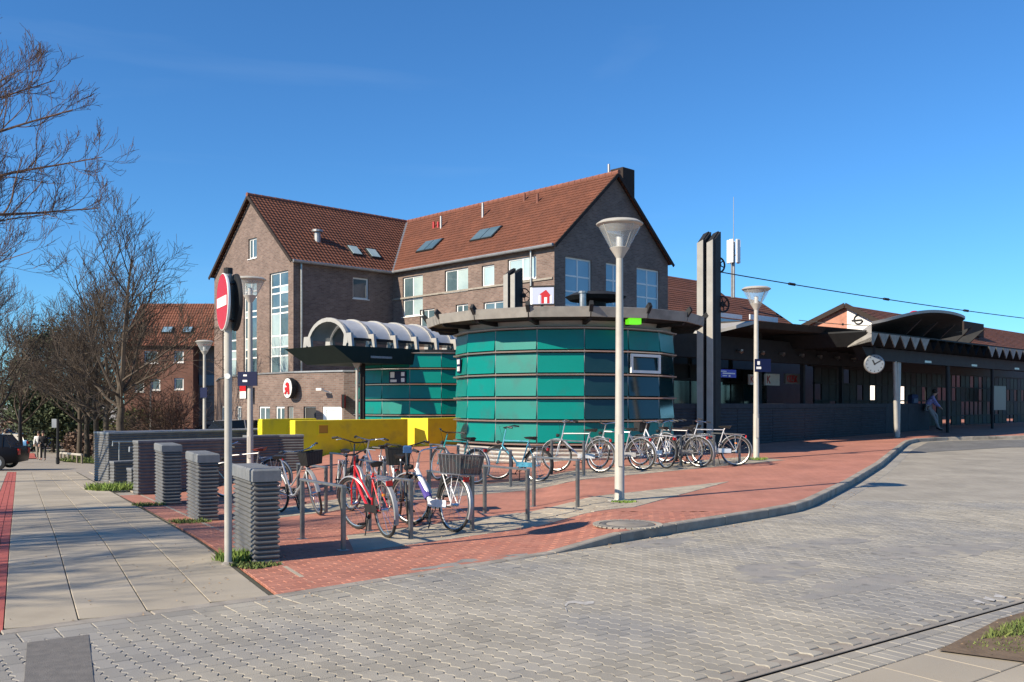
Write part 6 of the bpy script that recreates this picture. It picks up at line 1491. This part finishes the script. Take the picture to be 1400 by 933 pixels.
# ------------------------------------------------------------------ grass
def grass_patch(label, poly, n, h_, seed, hf=h0, name='grass', m=m_grass, wdt=.008):
    rg = random.Random(seed); b = MB(); xs_ = [p[0] for p in poly]; ys_ = [p[1] for p in poly]; k = 0
    while k < n:
        x = rg.uniform(min(xs_), max(xs_)); y = rg.uniform(min(ys_), max(ys_))
        if not in_poly(x, y, poly): continue
        k += 1; z = hf(x, y); q = rg.random()*6.28; dx, dy = math.cos(q)*wdt, math.sin(q)*wdt; l_ = h_*(.4+rg.random()); lx, ly = rg.gauss(0, .45)*l_, rg.gauss(0, .45)*l_
        b.add([(x-dx, y-dy, z), (x+dx, y+dy, z), (x+lx*.5+dx*.6, y+ly*.5+dy*.6, z+l_*.6), (x+lx, y+ly, z+l_)], [(0, 1, 2), (0, 2, 3)])
    o = b.build(name, m); return tag(o, label, 'grass', kind='stuff')
vp = [(3.0, 6.15), (3.7, 6.85), (5.2, 7.95), (6.0, 8.4), (6, 7.6), (4.2, 6.4), (3.4, 5.95)]
grass_patch('patchy grass on the verge corner at the lower right', [(3.25, 6.35), (3.8, 6.85), (5.2, 7.9), (6, 8.5), (6, 7.9), (4.6, 7.0), (3.7, 6.5)], 5200, .05, 1)
grass_patch('thin grass and moss on the bare soil of the verge', vp, 4200, .022, 2)
rgl = random.Random(5); b = MB()
for k in range(260):
    x = rgl.uniform(2.9, 6); y = rgl.uniform(5.8, 8.6)
    if not in_poly(x, y, TRI): continue
    q = rgl.random()*6.28; s = rgl.uniform(.008, .022); z = h0(x, y)+.008; b.add([(x+math.cos(q)*s, y+math.sin(q)*s, z), (x-math.sin(q)*s*.5, y+math.cos(q)*s*.5, z+.008), (x-math.cos(q)*s, y-math.sin(q)*s, z+.004), (x+math.sin(q)*s*.5, y-math.cos(q)*s*.5, z)], [(0, 1, 2, 3)])
tag(b.build('dead_leaves', mat('dead_leaf', (.42, .30, .18), (.25, .16, .09), .8, ns=20, world=True, island=.3)), 'dead leaves and small stones scattered on the verge', 'leaves', kind='stuff')
def litter(label, spots, n, seed, hf, name='litter_leaves'):
    rg = random.Random(seed); b = MB()
    for k in range(n):
        x, y, sx_, sy_, dd = spots[rg.randrange(len(spots))]; a = rg.uniform(-1, 1)*sx_; c = rg.gauss(0, .5)*sy_; x += dd.x*a-dd.y*c; y += dd.y*a+dd.x*c
        q = rg.random()*6.28; s = rg.uniform(.006, .018); z = hf(x, y)+.006
        b.add([(x+math.cos(q)*s, y+math.sin(q)*s, z), (x-math.sin(q)*s*.5, y+math.cos(q)*s*.5, z+.007), (x-math.cos(q)*s, y-math.sin(q)*s, z+.003), (x+math.sin(q)*s*.5, y-math.cos(q)*s*.5, z)], [(0, 1, 2, 3)])
    tag(b.build(name, bpy.data.materials['dead_leaf']), label, 'leaves', kind='stuff')
litter('small dry leaves and grit scattered along the kerb gutter', [(-.5, 9.05, 2.2, .12, Vector((.73, .68, 0))), (2.3, 11.65, 1.8, .12, Vector((.72, .69, 0))), (6.5, 17.2, 3, .15, Vector((.48, .87, 0)))], 230, 31, h0)
litter('dry leaves and bits lying on the footpath slabs', [(-3.6, 9.5, 3, 1.6, Pd), (-3.0, 8.6, 1.2, .5, Pd), (-5, 13, 4, 1.5, Pd)], 170, 32, h0)
litter('leaves and bits blown against the racks and pillars on the square', [(-.8, 11.6, 2.6, .7, U), (-3.4, 11.5, 2, .5, Pd), (1.2, 13.6, 1, .5, U)], 170, 33, lambda x, y: hp(x, y)+.004)
def tuft(label, x, y, rx, n, h_, seed, m=m_grass):
    grass_patch(label, [(x+rx*math.cos(q)*(.8+.3*math.sin(3*q)), y+rx*.6*math.sin(q)) for q in [k*.6 for k in range(11)]], n, h_, seed, hp, 'weeds', m, .012)
m_weed = mat('fresh_weeds', (.12, .22, .03), (.22, .28, .06), .8, ns=5, island=.3, world=True)
tuft('fresh green weeds at the foot of the no-entry pole', SPx+.02, SPy+.22, .28, 420, .10, 3, m_weed)
tuft('green weeds along the foot of the nearest ribbed pillar', -2.78, 9.72, .26, 420, .07, 4, m_weed)
tuft('moss and weeds in front of the nearest ribbed pillar', -2.62, 9.28, .30, 380, .03, 14)
tuft('dry weeds at the foot of the middle ribbed pillar', -4.75, 13.45, .35, 260, .05, 5)
tuft('weeds left of the third ribbed pillar', -6.75, 16.9, .35, 220, .06, 6)
tuft('bright weeds at the foot of the tall lamp', lp.x+.05, lp.y-.24, .24, 200, .03, 7, m_weed)
tuft('weeds at the foot of the lamp with the blue sign', L2[0], L2[1]-.2, .3, 200, .06, 8, m_weed)
tuft('large grass clump beside the small ribbed blocks', -9.7, 22.2, .8, 1100, .15, 9, m_weed)
gpoly = [tp(82, 53), tp(132, 47), tp(136, 56), tp(98, 64)]
grass_patch('grass strip under the far trees', gpoly, 5000, .14, 10, wdt=.03)
struct(sheet('tree_strip', [gpoly], h0, .02, m_grass, 1.5))

# ------------------------------------------------------------------ rail, posts
ra = Vector((*tp(83, 56), 0)); rb = Vector((*tp(112, 48.5), 0)); t = thing('low_rail', 'low pale timber rail along the grass under the trees', 'rail', (ra.x, ra.y, 0))
za_ = h0(ra.x, ra.y)+.42; zb2 = h0(rb.x, rb.y)+.42; D = rb-ra
b = MB(); b.tube([(0, 0, za_), D+Vector((0, 0, zb2))], .07, 7); b.build('beam', mat('weathered_timber', (.40, .38, .33), (.3, .28, .24), .9, ns=5), t)
for k in range(6):
    f = k/5; p = D*f; z = za_+(zb2-za_)*f; b = MB(); b.tube([(p.x, p.y, z-.6), (p.x, p.y, z)], .06, 6); b.build('post', mat('timber_post', (.2, .17, .13), None, .9) if k == 0 else bpy.data.materials['timber_post'], t)
def simple_post(label, px, Y, ytop, r_, m__, plate=None, cat='post', name='sign_post'):
    x, y = tp(px, Y); z = h0(x, y); H = EYE+(552-ytop)/1250*Y-z; t = thing(name, label, cat, (x, y, z)); b = MB(); b.tube([(0, 0, -.1), (0, 0, H)], r_, 8); b.tube([(0, 0, 0), (0, 0, .3)], r_*1.4, 8); b.build('pole', m__, t)
    if plate: b = MB(); b.bbox((-plate[0]/2-.15, -.05, H-plate[1]), (plate[0]/2-.15, -.02, H), .004); b.build('plate', m_zinc, t)
    return t
simple_post('dark post with a small plate at the kerb beside the low rail', 79, 47.5, 573, .07, m_dark, (.28, .45))
simple_post('thin pale pole in front of the brick house', 206, 60, 521, .06, m_lamp, name='thin_pole')
simple_post('thin dark pole behind the parked cars at the far left', 27, 62, 560, .08, m_dark, name='thin_pole')

# ------------------------------------------------------------------ cars
m_cargl = mat('tinted_car_glass', (.01, .012, .014), None, .12, spec=.4)
def car(label, x, y, hd, col, z=None, L=4.2, W=1.75, H=1.45):
    z = h0(x, y) if z is None else z; t = thing('parked_car', label, 'car', (x, y, z), zrot(Vector((*hd, 0))), 'cars parked at the left and behind')
    st = [(-L/2, .45, .80, .70, None), (-L/2+.06, .30, .92, .80, None), (-L/2+.45, .26, .95, .86, None), (-1.1, .22, .93, .88, None), (0, .22, .92, .88, None), (.9, .22, .93, .88, None), (1.3, .24, .88, .87, None), (L/2-.25, .28, .74, .80, None), (L/2, .42, .62, .66, None)]
    b = MB(); vs = []; fs = []; K = 8
    for (xx, zb_1, zt_, hw, _) in st:
        hw *= W/1.76
        vs += [(xx, -hw*.92, zb_1), (xx, -hw, zb_1+.12), (xx, -hw, zt_-.14), (xx, -hw*.9, zt_), (xx, hw*.9, zt_), (xx, hw, zt_-.14), (xx, hw, zb_1+.12), (xx, hw*.92, zb_1)]
    for i in range(len(st)-1):
        for j in range(K): j2 = (j+1) % K; fs.append((i*K+j, i*K+j2, (i+1)*K+j2, (i+1)*K+j))
    fs += [tuple(range(K-1, -1, -1)), tuple(range((len(st)-1)*K, len(st)*K))]
    b.add(vs, [f[::-1] for f in fs]); b.build('body', col, t, True)
    b = MB(); g = [(-L/2+.25, .9, .72), (-L/2+.62, H-.05, .58), (-.6, H, .60), (.25, H-.02, .58), (1.15, .88, .70)]; vs = []; fs = []
    for (xx, zz, hw) in g: vs += [(xx, -hw, zz), (xx, hw, zz)]
    lo = [(-L/2+.25, .88, .78), (-L/2+.6, .88, .79), (-.6, .88, .8), (.25, .88, .8), (1.15, .86, .78)]
    for (xx, zz, hw) in lo: vs += [(xx, -hw, zz), (xx, hw, zz)]
    for i in range(4): fs += [(2*i, 2*i+1, 2*i+3, 2*i+2), (10+2*i, 2*i, 2*i+2, 12+2*i), (2*i+1, 11+2*i, 13+2*i, 2*i+3)]
    b.add(vs, [f[::-1] for f in fs]); b.build('windows', m_cargl, t)
    b = MB(); b.add([(-L/2+.6, -.57, H-.035), (-L/2+.6, .57, H-.035), (-.6, .6, H+.015), (-.6, -.6, H+.015), (.25, .575, H-.005), (.25, -.575, H-.005)], [(0,3,2,1), (3,5,4,2)]); b.build('roof', col, t)
    for s in (-1, 1):
        b = MB()
        for i, (g0, l0) in enumerate(zip(g, lo)):
            if i in (1, 2, 3, 4): b.tube([(g0[0], s*(g0[2]+.008), g0[1]), (l0[0], s*(l0[2]+.008), l0[1])], .025, 4)
        b.build('pillar', col, t)
    for xx in (-L/2+.78, L/2-.82):
        for s in (-1, 1):
            M = Matrix.Translation((xx, s*W*.44, .31)) @ Matrix.Rotation(R(90), 4, 'X'); b = MB(); b.lathe([(.2, -.11), (.31, -.10), (.32, 0), (.31, .10), (.2, .11)], 20, M); w_ = b.build('wheel', m_black, t, True)
            b = MB(); b.lathe([(0, -.115), (.19, -.112), (.2, .112), (0, .115)], 14, M, False); b.build('rim', m_alu, w_)
    for s in (-1, 1):
        b = MB(); b.bbox((-L/2-.01, s*.62-.12, .62), (-L/2+.06, s*.62+.12, .86), .01); b.build('tail_light', m_reflr, t)
        b = MB(); b.bbox((L/2-.16, s*.55-.15, .55), (L/2-.02, s*.55+.15, .68), .01); b.build('headlight', m_glassc, t)
        b = MB(); b.bbox((.75, s*.92-.08, .88), (.9, s*.92+.08, 1.0), .02); b.build('mirror', col, t)
    return t
c_blk = mat('black_car_paint', (.006, .006, .008), None, .35, spec=.15); c_blu = paint('blue_car_paint', (.02, .08, .30)); c_sil = paint('silver_car_paint', (.45, .46, .48), .6); c_wht = paint('white_car_paint', (.7, .7, .7)); c_lbl = paint('light_blue_car_paint', (.08, .22, .42)); c_red = paint('dark_red_car_paint', (.25, .02, .02)); c_gry = paint('grey_car_paint', (.12, .12, .13), .4)
x, y = -22.5, 37.9; car('black hatchback cut by the left picture edge with its tail toward the footpath', x, y, (-.98, -.20), c_blk)
for px, Y, hd, c, lab in [(14, 76, (-1, .15), c_lbl, 'light blue car in the far car park at the left edge'), (50, 80, (-.9, -.45), c_blu, 'dark blue car behind the pedestrians'), (76, 84, (-.95, .3), c_blu, 'blue violet car half hidden by the dark post'), (97, 90, (-1, .1), c_wht, 'white car behind the tree trunks'), (-8, 88, (-1, .1), c_gry, 'grey car at the far left behind the light blue one')]:
    x, y = tp(px, Y); car(lab, x, y, hd, c)
x, y = tp(342, 42.2); car('silver car parked behind the rear ribbed wall before the pharmacy', x, y, (.72, .69), c_sil, z=h0(x, y)-.15)
x, y = tp(246, 66); car('dark red car under the pink brown shrub', x, y, (-1, .1), c_red)
x, y = tp(283, 62); car('dark car in front of the grey recess of the brick house', x, y, (-.95, -.2), c_blk)

# ------------------------------------------------------------------ people
def skin(name, pts, edges, m, parent, sub=1, root=0):
    me = bpy.data.meshes.new(name); me.from_pydata([p[0] for p in pts], edges, []); me.materials.append(m)
    o = bpy.data.objects.new(name, me); COL.objects.link(o); o.parent = parent
    md = o.modifiers.new('Skin', 'SKIN'); md.use_smooth_shade = True
    lay_ = me.skin_vertices[0] if me.skin_vertices else None
    if lay_ is None:
        bm = bmesh.new(); bm.from_mesh(me); bm.verts.layers.skin.verify(); bm.to_mesh(me); bm.free(); lay_ = me.skin_vertices[0]
    for i, p in enumerate(pts):
        r_ = p[1] if isinstance(p[1], tuple) else (p[1], p[1]); lay_.data[i].radius = r_; lay_.data[i].use_root = (i == root)
    o.modifiers.new('Sub', 'SUBSURF').levels = sub; o.modifiers['Sub'].render_levels = sub
    return o
def person(label, x, y, z, rz, J, tops, legs_m, shoe_m, hair_m, top_len='jacket', group=None):
    """J: joints in local coordinates, facing +x"""
    t = thing('person', label, 'person', (x, y, z), rz, group); V3 = Vector
    pts = []; ed = []
    def add(p, r_, par=None):
        pts.append((p, r_)); 
        if par is not None: ed.append((par, len(pts)-1))
        return len(pts)-1
    pel = add(J['pelvis'], (.13, .11)); ch = add(J['chest'], (.15, .11), pel); nk = add(J['neck'], .05, ch); hd = add(J['head'], (.08, .09), nk); hp_ = add(V3(J['head'])+V3((.01, 0, .09)), (.075, .085), hd)
    for s in ('L', 'R'):
        sh = add(J['sh'+s], .05, ch); el = add(J['el'+s], .038, sh); wr = add(J['wr'+s], .026, el)
        d = (V3(J['wr'+s])-V3(J['el'+s])).normalized(); side = d.cross(V3((1, 0, 0))); side = side.normalized() if side.length > .1 else V3((0, 1, 0)); fw = side.cross(d)
        pm = add(V3(J['wr'+s])+d*.06, (.022, .03), wr)
        for k, (o_, l_) in enumerate(((-.027, .062), (-.009, .07), (.009, .066), (.026, .052))):
            a = add(V3(J['wr'+s])+d*.10+side*o_, .0085, pm); add(V3(J['wr'+s])+d*(.10+l_)+side*o_+fw*.015, .0075, a)
        a = add(V3(J['wr'+s])+d*.05-side*.035, .009, wr); add(V3(J['wr'+s])+d*.09-side*.048, .0085, a)
        hj = add(V3(J['hip'+s]), .075, pel); kn = add(J['kn'+s], .05, hj); an = add(J['an'+s], .036, kn); add(V3(J['toe'+s]), .03, an)
    skin('body', pts, ed, m_skin, t)
    # jacket
    P2 = [(J['pelvis'], (.155, .14)), (J['chest'], (.175, .135)), (V3(J['neck'])-V3((0, 0, .02)), .07)]; E2 = [(0, 1), (1, 2)]
    for s in ('L', 'R'):
        i = len(P2); P2 += [(J['sh'+s], .07), (J['el'+s], .055), (J['wr'+s], .042)]; E2 += [(1, i), (i, i+1), (i+1, i+2)]
    skin('jacket', P2, E2, tops, t)
    P3 = [(V3(J['pelvis'])-V3((0, 0, .02)), (.15, .13))]; E3 = []
    for s in ('L', 'R'):
        i = len(P3); P3 += [(J['hip'+s], .092), (J['kn'+s], .068), (J['an'+s], .055)]; E3 += [(0, i), (i, i+1), (i+1, i+2)]
    skin('trousers', P3, E3, legs_m, t)
    for s in ('L', 'R'):
        a = V3(J['an'+s]); q = V3(J['toe'+s]); skin('shoe', [(a-(q-a)*.25+V3((0, 0, -.03)), .045), (a.lerp(q, .5)+V3((0, 0, -.02)), .045), (q, .038)], [(0, 1), (1, 2)], shoe_m, t)
    H_ = V3(J['head']); b = MB(); b.lathe([(.085, -.05), (.105, .02), (.10, .08), (.07, .13), (0, .145)], 14, Matrix.Translation(H_+V3((-.022, 0, .05))) @ Matrix.Diagonal((1, .88, 1, 1)), False); b.build('hair', hair_m, t, True)
    b = MB()
    for s in (-1, 1): b.lathe([(0, -.008), (.009, 0), (0, .008)], 6, Matrix.Translation(H_+V3((.083, s*.03, .05))), False)
    b.build('eyes', m_dark, t); b = MB(); b.add([H_+V3((.085, -.012, .01)), H_+V3((.085, .012, .01)), H_+V3((.11, 0, .015)), H_+V3((.085, 0, .05))], [(0, 1, 2), (0, 2, 3), (1, 3, 2)]); b.build('nose', m_skin, t)
    b = MB(); b.box(tuple(H_+V3((.078, -.022, -.03))), tuple(H_+V3((.086, .022, -.022)))); b.build('mouth', m_red_p, t)
    return t
def walkJ(sw=.25):
    return dict(pelvis=(0, 0, .95), chest=(.02, 0, 1.30), neck=(.02, 0, 1.48), head=(.05, 0, 1.58), shL=(.02, .18, 1.40), shR=(.02, -.18, 1.40), elL=(-.08, .23, 1.12), elR=(.10, -.23, 1.13), wrL=(-.02, .24, .88), wrR=(.26, -.22, .95),
                hipL=(0, .10, .90), hipR=(0, -.10, .90), knL=(.12, .10, .50), knR=(-.04, -.10, .49), anL=(sw, .10, .09), anR=(-sw, -.10, .13), toeL=(sw+.17, .10, .05), toeR=(-sw+.13, -.10, .03))
m_hair = mat('dark_hair', (.03, .02, .015), None, .7); m_ljack = mat('white_coat', (.7, .69, .66), None, .8); m_djack = mat('black_coat', (.015, .015, .018), None, .8); m_jean = mat('blue_jeans', (.05, .07, .16), None, .9); m_lil = mat('lilac_jacket', (.30, .27, .52), None, .8); m_bei = mat('beige_trousers', (.35, .31, .26), None, .9); m_khk = mat('grey_beige_trousers', (.30, .27, .26), None, .9)
x, y = tp(53, 56); person('person in a pale coat and beige trousers walking on the left footpath', x, y, h0(x, y), R(-70), walkJ(), m_ljack, m_bei, m_saddle, m_hair)
x, y = tp(59, 54.5); person('person in black walking beside the one in the pale coat', x, y, h0(x, y), R(-65), walkJ(.18), m_djack, m_djack, m_saddle, m_hair)
gx_, gy_ = 17.55, 38.4; zg = hp(gx_, gy_)
J = dict(pelvis=(-.12, 0, 1.0), chest=(.05, 0, 1.30), neck=(.14, 0, 1.46), head=(.22, 0, 1.55), shL=(.08, .18, 1.38), shR=(.08, -.18, 1.38), elL=(.20, .22, 1.14), elR=(.22, -.20, 1.14), wrL=(.36, .12, .98), wrR=(.38, -.10, .98),
         hipL=(-.06, .10, .96), hipR=(-.06, -.10, .96), knL=(.28, .12, .62), knR=(.16, -.10, .52), anL=(.30, .12, .12), anR=(.34, -.10, .09), toeL=(.47, .12, .05), toeR=(.50, -.10, .03))
pr = person('person in a lilac jacket and grey trousers leaning against the wall end under the canopy', gx_, gy_, zg, R(-15), J, m_lil, m_khk, m_saddle, m_hair)
bg_ = thing('backpack', 'dark blue backpack on the wall beside the leaning person', 'backpack', (gx_-.75, gy_-.1, 1.652), R(20))
b = MB(); b.bbox((-.16, -.12, 0), (.16, .12, .38), .05); b.build('body', mat('navy_cloth', (.03, .05, .12), None, .8), bg_); b = MB(); b.bbox((-.11, -.17, .03), (.11, -.12, .22), .02); b.build('pocket', mat('grey_blue_cloth', (.12, .16, .22), None, .8), bg_); b = MB(); b.tube([(-.05, 0, .38), (-.04, 0, .45), (.04, 0, .45), (.05, 0, .38)], .012, 5); b.build('handle', m_dark, bg_)
for o in [o for o in bpy.data.objects if o.type == 'MESH' and o.name.startswith('road_surface')]: pass
